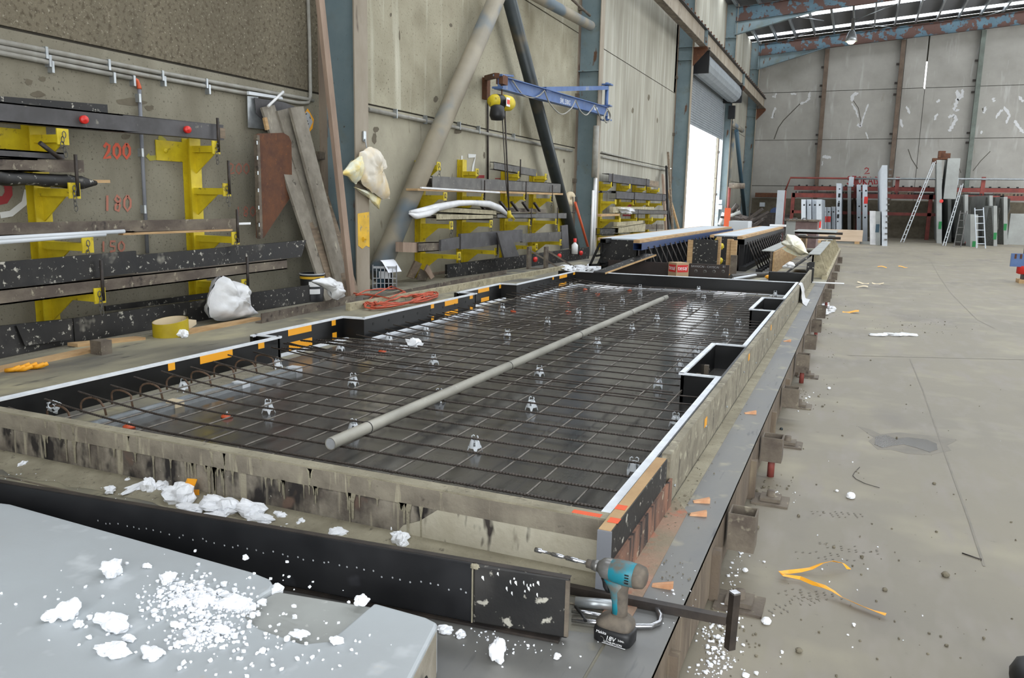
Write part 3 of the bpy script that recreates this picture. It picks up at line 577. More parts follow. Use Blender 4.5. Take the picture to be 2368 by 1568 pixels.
# --- front form
ff = thing('front_form', 'long front form board caked with grey drips and splashes', 'form board', (-2.3, 2.44, T))
FY = 2.425; FZ = .49
part('board', MB().box(-4.35, -.635, FY+.004, FY+.05, T, FZ), m['splash'], ff)
part('cap', MB().box(-4.35, -.655, FY-.002, FY+.055, FZ-.003, FZ+.004), m['residue'], ff)
part('top_band', MB().box(-4.35, -.655, FY-.004, FY+.004, FZ-.075, FZ-.003), m['splash_band'], ff, 'paler upper band of the front form')
lf = MB(); P = [(-1.5, .27), (-1.45, .33), (-1.38, .36), (-1.3, .42), (-.66, .42), (-.66, .27), (-.8, .27), (-.9, .3), (-1.0, .28)]
lf.prism([(x, FY-.0035, z) for x, z in P], (0, .005, 0)); part('splash', lf, m['splash_light'], ff, 'pale slurry splash at the right end')
q = random.Random(9); dr = MB()
for i in range(74):
    x = q.uniform(-4.0, -1.2) if i % 3 else q.uniform(-2.6, -1.3); L = q.uniform(.02, .12); w0 = q.uniform(.002, .008); z1 = FZ-.072
    if q.random() < .3: z1 = FZ-.005; L *= .6
    y = FY-.0055; dr.add([(x-w0*2.2, y, z1), (x+w0*2.2, y, z1), (x+w0, y, z1-L*.3), (x+w0*.7, y, z1-L), (x, y, z1-L-.008), (x-w0*.7, y, z1-L), (x-w0, y, z1-L*.3)], [tuple(range(7))])
part('slurry_drip', dr, m['residue'], ff, None, 'stuff')
# --- right form (LVL with smeared face) and its white strip
rf = thing('side_form', 'long right side form with beige cement smeared outer face', 'form board', (-.64, 7, T))
part('board', MB().box(-.668, -.63, 3.2, 14.2, T, .497), m['board_outer'], rf)
part('facing', MB().box(-.712, -.668, 2.48, 11.9, T, IT-.001), m['film'], rf)
def ws(mb, a, b, w=.034, h=.012, z=IT): return mb.beam((a[0], a[1], z+h/2), (b[0], b[1], z+h/2), w, h)
wsx = -.715
for a, b in ((2.5, 4.99), (6.25, 8.55), (9.78, 12.05)): part('white_strip', ws(MB(), (wsx, a), (wsx, b)), m['trim_white'], rf, 'white edge strip')
lv = thing('timber_waler', 'short thick laminated timber with black face at the near end of the side form', 'timber', (-.63, 2.8, T))
part('laminated_timber', MB().box(-.672, -.632, 2.32, 3.12, T+.05, .503), m['wood'], lv)
part('black_face', MB().box(-.632, -.628, 2.32, 3.12, T+.12, .5), m['film_dirty'], lv)
part('grey_end', MB().box(-.674, -.628, 2.312, 2.322, T+.0, .50), m['conduit_grey'], lv, 'blue grey end cap')
part('red_angle', MB().box(-.628, -.618, 2.34, 3.2, T, T+.125), m['board_redstain'], lv, 'rust red stained lower angle')
for (x, y) in ((-.655, 2.52), (-.645, 2.40)): part('paint_mark', MB().box(x-.018, x+.018, y-.02, y+.022, .5035, .5045), m['orange_paint'], lv, 'orange paint mark')
part('paint_mark', MB().box(-.80, -.70, FY+.002, FY+.03, FZ+.004, FZ+.005), m['orange_paint'], ff, 'orange paint mark')
for i in range(14):
    y = 3.3+i*.75; part('screw', MB().tube([(-.63, y, .4 if i % 2 else .33), (-.622, y, .4 if i % 2 else .33)], .006, 8), m['galv'], rf)
for (px, py) in ((1632, 975), (1732, 825), (1783, 757)):
    c = ax(px, py, -.629); single('tape_piece', MB().box(-.6295, -.627, c.y-.03, c.y+.03, c.z-.025, c.z+.02), m['orange_tape'], 'orange tape piece stuck on the outer face of the side form, ' + {1632: 'nearest the camera', 1732: 'middle of three', 1783: 'farthest of three'}[px], 'tape')
# --- notch boxes
for (y0, y1, lab) in ((5.0, 6.25, 'black recess box with white edge strips, nearer of two along the side form'), (8.56, 9.78, 'black recess box with white edge strips, farther of two along the side form')):
    r = thing('recess_box', lab, 'recess former', (-.83, (y0+y1)/2, T)); X = -.95
    part('inner_wall', MB().box(X, X+.02, y0, y1, T+.002, IT), m['film'], r); part('end_wall', MB().box(X, -.712, y0, y0+.02, T+.002, IT), m['film'], r); part('end_wall', MB().box(X, -.668, y1-.02, y1, T+.002, IT), m['film'], r)
    part('white_strip', ws(MB(), (X+.004, y0-.01), (X+.004, y1)), m['trim_white'], r); part('white_strip', ws(MB(), (X-.012, y0+.005), (-.7, y0+.005), .02), m['trim_white'], r); part('white_strip', ws(MB(), (X-.01, y1-.005), (-.7, y1-.005), .02), m['trim_white'], r)
    for k in (.35, .62): part('angle_bracket', MB().box(X+.02, X+.05, y0+(y1-y0)*k-.02, y0+(y1-y0)*k+.02, T+.002, T+.11).tube([(X+.05, y0+(y1-y0)*k, T+.08), (X+.056, y0+(y1-y0)*k, T+.08)], .006), m['steel_dirty'], r)
# --- left forms, stepped
def form_run(name, pts, lab, cap_out, tapes=(), holes=()):
    a, b = V((*pts[0], T)), V((*pts[-1], T)); r = thing(name, lab, 'form board', (a+b)/2)
    for i in range(len(pts)-1):
        p, q_ = V((*pts[i], 0)), V((*pts[i+1], 0)); d = (q_-p).normalized(); n_ = V((-d.y, d.x, 0))*.02
        part('board', MB().prism([(p.x, p.y, T+.002), (q_.x, q_.y, T+.002), (q_.x+n_.x, q_.y+n_.y, T+.002), (p.x+n_.x, p.y+n_.y, T+.002)], (0, 0, IT-T-.002)), m['film'], r)
        mm = (p+q_)/2+n_*.3; part('white_strip', MB().beam(p+n_*.4-d*.012+V((0, 0, IT+.005)), q_+n_*.4+d*.012+V((0, 0, IT+.005)), .026, .011), m['trim_white'], r)
        part('edge_line', MB().beam(p-n_*.04-d*.005+V((0, 0, IT-.004)), q_-n_*.04+d*.005+V((0, 0, IT-.004)), .003, .006), m['white'], r)
    for (x, y, z) in holes: part('drill_hole', MB().tube([(x+.0005, y, z), (x+.002, y, z)], .014, 12), m['black'], r)
    return r
XL = -3.99; XO = -4.2
runs = []
runs.append(form_run('left_form', [(XL, 2.2), (XL, 4.86)], 'black left form board with white edge, nearest section beside the wide deck', 1))
runs.append(form_run('left_form', [(XO, 4.80), (XO, 5.98), (XL, 6.0), (XL, 8.30)], 'black left form board in the middle, running past the orange cord', 1, holes=[(XL, 6.15+i*.27, .39) for i in range(8)]))
runs.append(form_run('left_form', [(XO, 8.28), (XO, 9.50), (XL, 9.52), (XL, 11.85)], 'black left form board with white edge, farthest section', 1, holes=[(XL, 9.7+i*.27, .39) for i in range(8)]))
for k, (y, lab) in enumerate(((4.84, 'nearer'), (8.29, 'farther'))):
    r = thing('step_piece', 'short black step panel with white edge joining the left forms, %s one' % lab, 'form board', (-4.12, y, T))
    part('board', MB().box(XO-.06, XL, y-.01, y+.01, T+.002, IT), m['film'], r); part('white_strip', MB().beam((XO-.02, y, IT+.005), (XL+.02, y, IT+.005), .026, .011), m['trim_white'], r)
rfar = thing('far_form', 'black far form board closing the formwork behind the bars', 'form board', (-2.3, 12, T))
pf, pr_ = V((XL-.3, 11.86, 0)), V((-.72, 12.02, 0))
part('board', MB().prism([(XL-.28, 11.87, T), (-.7, 12.03, T), (-.7, 12.06, T), (XL-.28, 11.9, T)], (0, 0, IT-T)), m['film'], rfar); part('white_strip', MB().beam((XL-.0, 11.885, IT+.005), (-.72, 12.03, IT+.005), .03, .011), m['trim_white'], rfar)
# orange tape on left forms
def tape(x, y0, y1, z0, z1, lab): single('tape_piece', MB().box(x, x+.0015, y0, y1, z0, z1), m['orange_tape'], lab, 'tape', 'orange tape pieces on the left forms')
def tp(px0, px1, X): return ax(px0, 800, X).y, ax(px1, 800, X).y
e0 = XL+.0005; e1 = XO+.0005
for (a, b, X, z0, z1, lab) in ((386, 402, e0, .40, .448, 'small orange tape tab under the white edge, nearest the camera'), (461, 537, e0, .395, .452, 'long orange tape strip under the white edge of the near left form'), (597, 611, e0, .405, .45, 'small orange tape tab beside the first step'),
    (667, 721, e1, .395, .45, 'long orange tape strip in the first recessed bay, upper one'), (768, 777, e1, .40, .45, 'small orange tape tab at far end of the first recessed bay, upper one'), (668, 722, e1, .275, .34, 'long orange tape strip in the first recessed bay, lower one'), (769, 779, e1, .275, .335, 'small orange tape tab at far end of the first recessed bay, lower one'),
    (996, 1003, e0, .405, .45, 'small orange tape tab right of the coiled cord, upper one'), (1028, 1058, e0, .395, .45, 'orange tape strip right of the coiled cord, upper one'), (1085, 1092, e0, .41, .452, 'small orange tape tab before the second step, upper one'),
    (997, 1003, e0, .28, .32, 'small orange tape tab right of the coiled cord, lower one'), (1028, 1058, e0, .28, .33, 'orange tape strip right of the coiled cord, lower one'), (1086, 1092, e0, .28, .32, 'small orange tape tab before the second step, lower one'),
    (1104, 1129, e1, .40, .452, 'orange tape strip in the second recessed bay, upper one'), (1152, 1156, e1, .40, .452, 'small orange tape tab in the second recessed bay, upper one'), (1111, 1129, e1, .28, .33, 'orange tape strip in the second recessed bay, lower one'),
    (1273, 1276, e0, .41, .45, 'small orange tape tab on the farthest left form, nearer one'), (1289, 1306, e0, .40, .452, 'orange tape strip on the farthest left form, upper one'), (1320, 1324, e0, .41, .452, 'small orange tape tab in the far corner'), (1288, 1305, e0, .28, .33, 'orange tape strip on the farthest left form, lower one')):
    y0, y1 = tp(a, b, X); tape(X, y0, y1, z0, z1, lab)
# ledge with tiles, galvanised channel, white fillets
lg = thing('edge_ledge', 'ledge of grey cast tiles along the near left form', 'ledge', (-3.86, 3.4, T))
part('tiles', MB().box(XL+.002, -3.70, 2.49, 3.5, T+.0015, T+.03), m['bed'], lg); part('tiles', MB().box(XL+.002, -3.70, 3.5, 4.6, T+.0015, T+.03), m['wall_lower'], lg)
gc = thing('galvanised_channel', 'shiny galvanised channel with cardboard joints beside the ledge', 'channel', (-3.64, 3.5, T))
part('channel', MB().box(-3.70, -3.62, 2.49, 4.62, T+.0015, T+.026).box(-3.70, -3.69, 2.49, 4.62, T+.026, T+.036).box(-3.63, -3.62, 2.49, 4.62, T+.026, T+.036), m['galv'], gc)
for y in (3.48, 4.05, 4.6): part('joint_sleeve', MB().box(-3.705, -3.615, y-.035, y+.035, T+.002, T+.038), m['cream'] if y < 3.6 else m['plastic_white'], gc)
for (a, b, lab) in (((-4.1, 4.85), (-4.1, 5.9), 'white fillet strip at the foot of the first recessed bay'), ((-3.9, 6.0), (-3.9, 8.3), 'white fillet strip at the foot of the middle left form'), ((-4.1, 8.4), (-4.1, 9.4), 'white fillet strip in the second recessed bay'), ((-3.9, 9.5), (-3.86, 11.6), 'white fillet strip at the foot of the farthest left form'), ((-3.85, 11.62), (-.8, 11.8), 'white fillet strip along the foot of the far form')):
    single('fillet_strip', MB().beam((a[0], a[1], T+.012), (b[0], b[1], T+.012), .03, .02), m['trim_white'], lab, 'strip')
for (px, py, lab) in ((1407, 668, 'white foam block at the far form, left of two'), (1690, 682, 'white foam block at the far form, right of two')):
    c = az(px, py, T); single('foam_block', MB().box(c.x-.2, c.x+.2, c.y-.28, c.y+.12, T+.002, T+.03), m['white'], lab, 'foam block')
# --- reinforcement mesh sheets
def mz(x, y): return .352+max(0, (-3.05-x))**1.6*.085
def sheet(lab, x0, x1, y0, y1, ph, zo=0, xs0=-.94, sk=0):
    r = thing('reinforcing_mesh', lab, 'reinforcing mesh', ((x0+x1)/2, (y0+y1)/2, .35)); rr = random.Random(int(y0*10)); k = 0; y = ph
    while y < y1+.01:
        rib = y < 4.3 and y0 < 3
        L = x0+rr.uniform(-.03, .03); pts = [(L+(x1-L)*i/12, y+rr.uniform(-.002, .002), mz(L+(x1-L)*i/12, y)+zo+rr.uniform(-.0015, .0015)) for i in range(13)]
        
        if rib:
            N_ = 420; q2 = [(L+(x1-L)*i/N_, y, mz(L+(x1-L)*i/N_, y)+zo) for i in range(N_)]; part('cross_bar', MB().tube(q2, [.0062 if i % 2 else .0047 for i in range(N_)], 6, True, False), m['rebar'], r)
        else: part('cross_bar', MB().tube(pts, .0052, 6), m['rebar'], r)
        y += .2; k += 1
    x = xs0
    while x > x0+.1:
        pts = [(x+sk*i, y0+(y1-y0)*i/8, mz(x, 0)+zo-.0095) for i in range(9)]
        part('line_bar', MB().tube(pts, .0046, 6), m['rebar_pale'], r); x -= .208
    return r
sheet('nearest sheet of steel reinforcing mesh held up on white spacers', -3.93, -.76, 2.5, 5.0, 2.66)
sheet('second sheet of steel reinforcing mesh, overlapping the nearest one', -3.72, -.97, 4.6, 7.18, 4.68, .012)
sheet('third sheet of steel reinforcing mesh, ending by the farther recess box', -3.78, -.8, 6.78, 9.1, 6.86, .0, -.955)
sheet('farthest sheet of steel reinforcing mesh by the far form', -3.82, -.98, 8.68, 11.25, 8.76, .012, -.955)
ribs = [((656, 794), (868, 829)), ((652, 805), (906, 822)), ((695, 787), (938, 814)), ((733, 786), (972, 806)), ((769, 782), (1000, 797))]
for i, (a, b) in enumerate(ribs):
    p, q_ = az(*a, .40), az(*b, .372); rb = MB().tube([p, q_], .007, 8)
    for j in range(40):
        c = p.lerp(q_, j/40+.01); rb.tube([c, c+(q_-p).normalized()*.006], .0085, 6, True, False)
    single('starter_bar', rb, m['rebar'], 'short thick ribbed starter bar lying over the mesh near the first step', 'steel bar', 'ribbed starter bars')
for i in range(10):
    y = 2.66+i*.205; x0, x1 = -3.93, -3.76; h = .12 if i % 2 else .115; tw = (i % 3-1)*.012
    pts = [(x0, y, T+.031), (x0, y, T+h-.04)]+[(x0+.085-.085*math.cos(a), y+tw*math.sin(a), T+h-.04+.045*math.sin(a)) for a in [math.pi*k/8 for k in range(1, 8)]]+[(x1, y+tw, T+h-.04), (x1+.01, y+tw, T+.031)]
    single('stirrup_bar', MB().tube(pts, .006, 8), m['rebar_rust'], 'rusty bent stirrup bar standing in the ledge along the near left form', 'steel bar', 'rusty stirrup bars on the ledge')
# --- bar spacers
def spacer(loc, lab, grp, h=.078, proto=[None]):
    if proto[0] is None:
        r = thing('bar_spacer', lab, 'bar spacer', loc, grp); c = V(loc)
        bd = MB(); n = 16
        prof = [(.032, .02), (.030, .032), (.024, .052), (.019, .06), (.014, .06), (.02, .05)]
        vs = [c+V((math.cos(2*math.pi*j/n)*rr, math.sin(2*math.pi*j/n)*rr, z)) for rr, z in prof for j in range(n)]
        fs = [(i*n+j, i*n+(j+1) % n, (i+1)*n+(j+1) % n, (i+1)*n+j) for i in range(len(prof)-1) for j in range(n) if not (i in (1, 2) and j % 4 in (1,))]
        bd.add(vs, fs, True); part('body', bd, m['plastic_white'], r)
        for k in range(4):
            a = math.pi/4+math.pi/2*k; d = V((math.cos(a), math.sin(a), 0)); t = V((-d.y, d.x, 0))
            part('leg', MB().add([c+d*.033+t*.012+V((0, 0, .024)), c+d*.033-t*.012+V((0, 0, .024)), c+d*.040-t*.003, c+d*.040+t*.003, c+d*.028+t*.010+V((0, 0, .024)), c+d*.028-t*.010+V((0, 0, .024)), c+d*.036-t*.003, c+d*.036+t*.003], [(0, 1, 2, 3), (4, 7, 6, 5), (0, 3, 7, 4), (1, 5, 6, 2), (3, 2, 6, 7), (0, 4, 5, 1)]), m['plastic_white'], r)
        for sx_ in (-1, 1):
            part('clip', MB().tube([c+V((sx_*.018, -.006, .056)), c+V((sx_*.02, 0, .077)), c+V((sx_*.012, .004, .081)), c+V((sx_*.006, .004, .076))], .0028, 6), m['plastic_white'], r)
        proto[0] = r; return r
    r = copy_thing(proto[0], loc, lab, rnd.uniform(-.5, .5)); r['group'] = grp; return r
SP = [(621, 955), (817, 890), (1003, 843), (1173, 779.5), (1098, 1043), (1229, 948), (1247, 869), (1465, 1096), (1562, 986), (1521, 897), (1571, 855), (1609, 819), (818, 1003), (1016, 928)]
SP2 = [(899, 790), (787, 811), (985, 771), (1266, 751.5), (1381, 799), (1461, 767), (1677, 779.5), (1337, 730), (1162, 718), (1079, 740), (1519, 742), (1655, 733), (1707, 752)]
SP3 = [(1392, 717), (1439, 699), (1480, 684), (1480, 671), (1352, 652), (1320, 664), (1283, 678), (1232, 692), (1615, 675), (1627, 692), (1596, 715), (1792, 686)]
for L_, lab, g in ((SP, 'white plastic bar spacer under the near half of the mesh', 'spacers under the near mesh'), (SP2, 'white plastic bar spacer under the middle of the mesh', 'spacers under the middle mesh'), (SP3, 'white plastic bar spacer under the far third of the mesh', 'spacers under the far mesh')):
    for p in L_: c = az(*p, T+.0015); spacer(c, lab, g)
spacer(az(642, 852, T+.03), 'white plastic bar spacer at the end of the galvanised channel', 'spacers on the ledge'); spacer(az(425.5, 905, T+.031), 'white plastic bar spacer on the tile ledge among the stirrup bars', 'spacers on the ledge')
r = spacer(az(128, 962, T+.05), 'white plastic bar spacer tipped over in the near left corner', 'spacers on the ledge'); r.rotation_euler = (1.1, .4, .5); r.location.z += .05
# --- orange inserts
p0 = None
for i, (px, py, lab) in enumerate(((525, 966, 'orange round insert lying on the plate, second from the front left corner'), (299, 990, 'orange round insert in the near left corner by the front form'), (884, 815, 'orange insert beside the white foam scrap'), (1187, 721, 'orange insert beside the left form, middle of the bed'), (1314, 722, 'orange insert under the far mesh, lower left one'), (1314, 703, 'orange insert under the far mesh, left of the pipe end'), (1353, 671, 'orange insert near the far left corner'), (1382, 681, 'orange insert left of the far foam block'), (1456, 673, 'orange insert right of the far foam block'), (1412, 655, 'orange insert close to the far form'))):
    c = az(px, py, T+.0015)
    if p0 is None:
        p0 = thing('recess_insert', lab, 'insert', c, 'orange inserts')
        part('disc', MB().lathe([(0, 0), (.03, 0), (.034, .006), (.032, .014), (.02, .02), (.008, .026), (0, .026)], c), m['orange_insert'], p0); part('stud', MB().lathe([(.006, .024), (.006, .036), (0, .038)], c, n=8), m['galv'], p0)
    else: copy_thing(p0, c, lab)
# --- long conduit pipe on the mesh
a, b = V((-2.165, 2.965, .392)), V((-2.085, 9.75, .392))
root = thing('grey_pipe', 'long grey conduit pipe lying along the middle of the mesh', 'pipe', (a+b)/2)
pp = MB(); d = (b-a).normalized(); n = 20; prof = [(.0295, 0), (.0295, (b-a).length), (.0265, (b-a).length), (.0265, 0), (.0295, 0)]
pp.lathe(prof, a, d, 20); part('tube', pp, m['pipe_grey'], root)
part('end_plug', MB().lathe([(0, .004), (.0265, .004)], a, d, 20), m['grey_plastic'], root, 'grey cap inside the near end')
for k in (.045, .3, .52, .76, .97): part('wire_tie', MB().lathe([(.030, -.003), (.032, -.0015), (.032, .0015), (.030, .003)], a.lerp(b, k), d, 16), m['black'], root)
c = az(950, 800, .37); fb_ = MB(); fb_.blob(c+V((0, .05, .02)), (.07, .03, .035), 4, .35); fb_.blob(c+V((-.06, -.02, -.02)), (.05, .03, .02), 6, .35); single('foam_scrap', fb_, m['foam'], 'torn white foam scrap caught on the mesh near the first step', 'foam scrap')
# =====================================================================  CANTILEVER RACKS
def chain_mb(p, n, mb=None, seed=0, sway=.01, L=.05, r=.006):
    mb = mb or MB(); rr = random.Random(seed); p = V(p)
    for i in range(n):
        c = p+V((rr.uniform(-sway, sway), rr.uniform(-sway, sway), -L*.72*(i+.5)))
        ax1 = V((1, 0, 0)) if i % 2 else V((0, 1, 0)); pts = [c+ax1*math.cos(a)*L*.3+V((0, 0, 1))*math.sin(a)*L*.5 for a in [2*math.pi*k/8 for k in range(8)]]
        mb.tube(pts, r*.7, 4, closed=True)
    return mb
def rack_post(pxu, ytop, arms, lab, grp, w=.13, plate=None, chains=True, pins=()):
    Y = ax(pxu, 400, WX+.1).y; zt = ax(pxu, ytop, WX+.06).z
    r = thing('rack_upright', lab, 'cantilever rack', (WX+.1, Y, T), grp)
    up = MB(); up.box(WX+.004, WX+.014, Y-w/2, Y+w/2, T, zt); up.box(WX+.012, WX+.1, Y-.006, Y+.006, T, zt); up.box(WX+.1, WX+.112, Y-w/2, Y+w/2, T, zt); part('post', up, m['yellow'], r)
    for i, (px, py) in enumerate(arms):
        e = ay(px, py, Y); xe = max(e.x, WX+.35); z = e.z; a = MB()
        a.box(WX+.11, xe-.012, Y-w*.32, Y+w*.32, z-.085, z-.02)
        a.prism([(WX+.11, Y-.006, z-.085), (WX+.11+.28, Y-.006, z-.085), (WX+.11, Y-.006, z-.30)], (0, .012, 0))
        am = part('arm', a, m['yellow'], r)
        tag_ = part('end_plate', MB().box(xe-.012, xe, Y-w*.36, Y+w*.36, z-.10, z+.03), m['yellow'], am)
        if chains: part('chain', chain_mb((xe+.012, Y-.01, z-.0), 5, seed=i*7+int(px), L=.055 if Y < 8 else .075), m['steel_grey'], am)
        if i in pins: part('stop_pin', MB().tube([(xe+.012, Y+.02, z-.08), (xe+.012, Y+.02, z+.26)], .014, 8), m['steel_dark'], am)
    if plate: part('wall_plate', MB().box(WX+.004, WX+.016, Y-.42, Y-w/2, zt-.24, zt-.04).lathe([(0, .03), (.02, .03), (.025, .014)], (WX, Y-.3, zt-.14), (1, 0, 0), 8), m['yellow'], r)
    return r, Y
r1, Y1 = rack_post(93, 291, [(145, 306), (172, 431), (203, 557), (231, 600+74)], 'yellow cantilever rack upright nearest the camera on the left wall', 'yellow cantilever rack uprights', .15, True, True, (1, 3))
r2_, Y2 = rack_post(452, 322, [(500, 333), (525, 431), (545, 543), (568, 652)], 'yellow cantilever rack upright left of the rusty steel plate', 'yellow cantilever rack uprights', .15, True, True, (0, 1, 2, 3))
ord_ = ['first', 'second', 'third', 'fourth']
YB2 = []
for i, (px, yt, arms) in enumerate(((977, 372, [(1015, 379), (1030, 449), (1044, 516), (1062, 587)]), (1073, 370, [(1104, 394), (1118, 452), (1136, 513), (1148, 577)]), (1172, 396, [(1201, 400), (1214, 452), (1226, 511), (1241, 567)]), (1237, 401, [(1263, 405), (1275, 457), (1287, 509), (1297, 557)]))):
    YB2.append(rack_post(px, yt, arms, 'yellow rack upright between the two brace pipes, %s from the left' % ord_[i], 'yellow cantilever rack uprights', .16, pins=((), (1, 3), (0, 1, 2), (1, 2))[i])[1])
YB3 = []
for i, (px, yt, arms) in enumerate(((1393, 420, [(1415, 424), (1424, 464), (1434, 506), (1442, 546)]), (1436, 423, [(1457, 428), (1465.5, 466), (1473.6, 505), (1481, 542)]), (1472, 428, [(1493, 433), (1500.5, 468), (1508.6, 504), (1516.6, 537)]), (1505, 433, [(1524, 437), (1530, 469), (1538, 504), (1545, 535)]))):
    YB3.append(rack_post(px, yt, arms, 'yellow rack upright in the bay before the roller door, %s from the left' % ord_[i], 'yellow cantilever rack uprights', .18, chains=False, pins=((0,), (1, 2), (0, 3), (1,))[i])[1])

def bar2(name, pb, qb, ytop_p, X, depth, mt, lab, cat='beam', shape='box', ytop_q=None, X2=None, slant=0):
    """long member: visible face in the plane X, from bottom pixel pb to bottom pixel qb; ytop_p: top pixel row at pb"""
    P = ax(*pb, X); Q = ax(*qb, X2 if X2 is not None else X); PT = ax(pb[0], ytop_p, X); h = PT.z-P.z
    h2 = h if ytop_q is None else ax(qb[0], ytop_q, X2 if X2 is not None else X).z-Q.z
    mb = MB(); dx = V((-depth, 0, 0)); up1 = V((0, 0, h)); up2 = V((0, 0, h2)); Qt = Q+up2+V((0, slant, 0))
    if shape == 'box': mb.add([P, Q, Qt, P+up1, P+dx, Q+dx, Qt+dx, P+up1+dx], [(0, 1, 2, 3), (5, 4, 7, 6), (3, 2, 6, 7), (4, 5, 1, 0), (1, 5, 6, 2), (4, 0, 3, 7)])
    else:   # channel / angle: web plus two flanges
        t = .012
        def sl(a, b, c, d, off, th): mb.add([a, b, c, d, a+off, b+off, c+off, d+off], [(0, 1, 2, 3), (7, 6, 5, 4), (0, 4, 5, 1), (1, 5, 6, 2), (2, 6, 7, 3), (3, 7, 4, 0)])
        if shape == 'I':
            web = V((-depth/2, 0, 0)); sl(P+web, Q+web, Qt+web, P+up1+web, V((-t, 0, 0)), t)
        else: sl(P, Q, Qt, P+up1, V((-t, 0, 0)), t)
        sl(P, Q, Q+dx, P+dx, V((0, 0, t)), t)
        if shape != 'angle': sl(P+up1, Qt, Qt+dx, P+up1+dx, V((0, 0, -t)), t)
    return single(name, mb, m[mt], lab, cat)
XA = [-5.98, -5.93, -5.86, -5.80]
def armx(Y, px, py): return ay(px, py, Y).x-.03
xa1 = armx(Y2, 500, 333); xa2 = armx(Y1, 172, 431); xa3 = armx(Y2, 545, 543); xa4 = armx(Y2, 568, 652)
b = bar2('form_beam', (-30, 280), (518, 324), 232, xa1, .12, 'film_grey', 'long dark beam with two red round magnets on the top arms of the near rack', shape='channel')
b2_ = bar2('form_beam', (-30, 250), (250, 268), 220, xa1-.16, .05, 'film_dirty', 'thin dark board lying behind the beam with the red magnets')
for (px, py, l_) in ((191, 277, 'left'), (430, 300, 'right')):
    c = ax(px, py, xa1); single('round_magnet', MB().lathe([(.03, 0), (.035, .01), (.035, .04), (.03, .045), (.008, .045), (.006, .052), (0, .052)], c, (1, -.25, 0)), m['plastic_red'], 'red round magnet stuck on the dark rack beam, the %s one' % l_, 'magnet')
single('beam_end_block', MB().box(xa1-.10, xa1+.004, *(ax(508, 300, xa1).y, ax(520, 300, xa1).y), ax(514, 320, xa1).z, ax(514, 296, xa1).z), m['wood_old'], 'pale worn wooden block in the far end of the dark rack beam', 'block')
bar2('form_beam', (-30, 362), (150, 372), 342, xa2-.14, .04, 'film_grey', 'grey channel lying behind on the second level of the near rack', shape='channel')
bar2('form_beam', (-30, 396), (195, 399), 364, xa2, .12, 'steel_dirty', 'dirty steel channel on the second level of the near rack', shape='channel')
q = random.Random(2); P = ax(-30, 409, xa2-.05); Q = ax(222, 424, xa2-.05); tb = MB(); tb.tube([P.lerp(Q, i/14)+V((0, 0, q.uniform(-.006, .006))) for i in range(15)], [.055+q.uniform(-.006, .006) for i in range(13)]+[.035, .02], 8)
single('wrapped_bundle', tb, m['film_dirty'], 'black wrapped bundle under the dirty channel on the near rack', 'bundle'); bar2('wood_strip', (205, 423), (255, 423), 416, xa2-.06, .03, 'wood', 'pale wood tip sticking out of the black bundle')
single('steel_rod', MB().tube([ax(92, 330, xa2-.1), ax(148, 374, xa2-.1)], .02, 8), m['steel_dark'], 'loose dark steel rod leaning on the second level of the near rack', 'rod')
bar2('steel_angle', (-30, 548), (553, 530), 516, xa3-.02, .1, 'steel_dirty', 'long rusty steel angle on the third level of the near rack', shape='angle', ytop_q=505)
bar2('wood_strip', (285, 544), (538, 534), 539, xa3+.01, .06, 'wood', 'light wood strip under the long rusty angle of the near rack')
bar2('white_profile', (520, 521), (580, 519), 516, xa3-.1, .02, 'white', 'short white profile end sticking out beside the near rack')
for (p, q_, l_) in (((-30, 553), (287, 535), 'upper'), ((-30, 562), (243, 542), 'lower')):
    single('plastic_pipe', MB().tube([ax(*p, armx(Y1, 203, 557)+.02), ax(*q_, armx(Y1, 203, 557)+.02)], .018, 10), m['plastic_white'], 'white plastic pipe on the third level of the near rack, %s one' % l_, 'pipe')
bar2('form_board', (-30, 676), (318, 630), 609, xa4-.0, .03, 'film_dirty', 'black form board spotted with cement on the lowest level of the near rack', ytop_q=580)
bar2('form_board', (318, 636), (697, 594), 590, xa4-.12, .03, 'film_dirty', 'long black form board with slanted end reaching toward the leaning timbers', ytop_q=556, slant=.1)
bar2('steel_channel', (-30, 710), (664, 622), 672, xa4+.015, .11, 'steel_dirty', 'long rusty steel channel on the lowest arms of the near rack', shape='channel', ytop_q=599)
# ground-level boards along the wall foot
def zbar(name, pb, qb, ytop, depth, mt, lab, z=T, cat='board', ytop_q=None, shape='box', lift=0):
    P = az(*pb, z); Q = az(*qb, z); X = P.x; h = ax(pb[0], ytop, P.x).z-z; h2 = h if ytop_q is None else ax(qb[0], ytop_q, Q.x).z-z
    mb = MB(); dx = V((-depth, 0, 0)); L = V((0, 0, lift)); P, Q = P+L, Q+L
    if shape == 'box': mb.add([P, Q, Q+V((0, 0, h2)), P+V((0, 0, h)), P+dx, Q+dx, Q+dx+V((0, 0, h2)), P+dx+V((0, 0, h))], [(0, 1, 2, 3), (5, 4, 7, 6), (3, 2, 6, 7), (4, 5, 1, 0), (1, 5, 6, 2), (4, 0, 3, 7)])
    else: mb.beam(P+V((0, 0, h/2))-V((.006, 0, 0)), Q+V((0, 0, h2/2))-V((.006, 0, 0)), .012, h).beam(P+V((-depth/2, 0, .006)), Q+V((-depth/2, 0, .006)), depth, .012)
    return single(name, mb, m[mt], lab, cat)
zbar('form_board', (-40, 837), (172, 793), 758, .03, 'film_dirty', 'black form board with cement spots standing at the left edge by the floor', ytop_q=736)
zbar('form_board', (174, 793), (560, 725), 736, .03, 'film_dirty', 'long black form board standing behind the yellow roll and white bag', ytop_q=681)
zbar('form_board', (562, 724), (772, 690), 680, .03, 'film_dirty', 'black form board standing in front of the bucket', ytop_q=652)
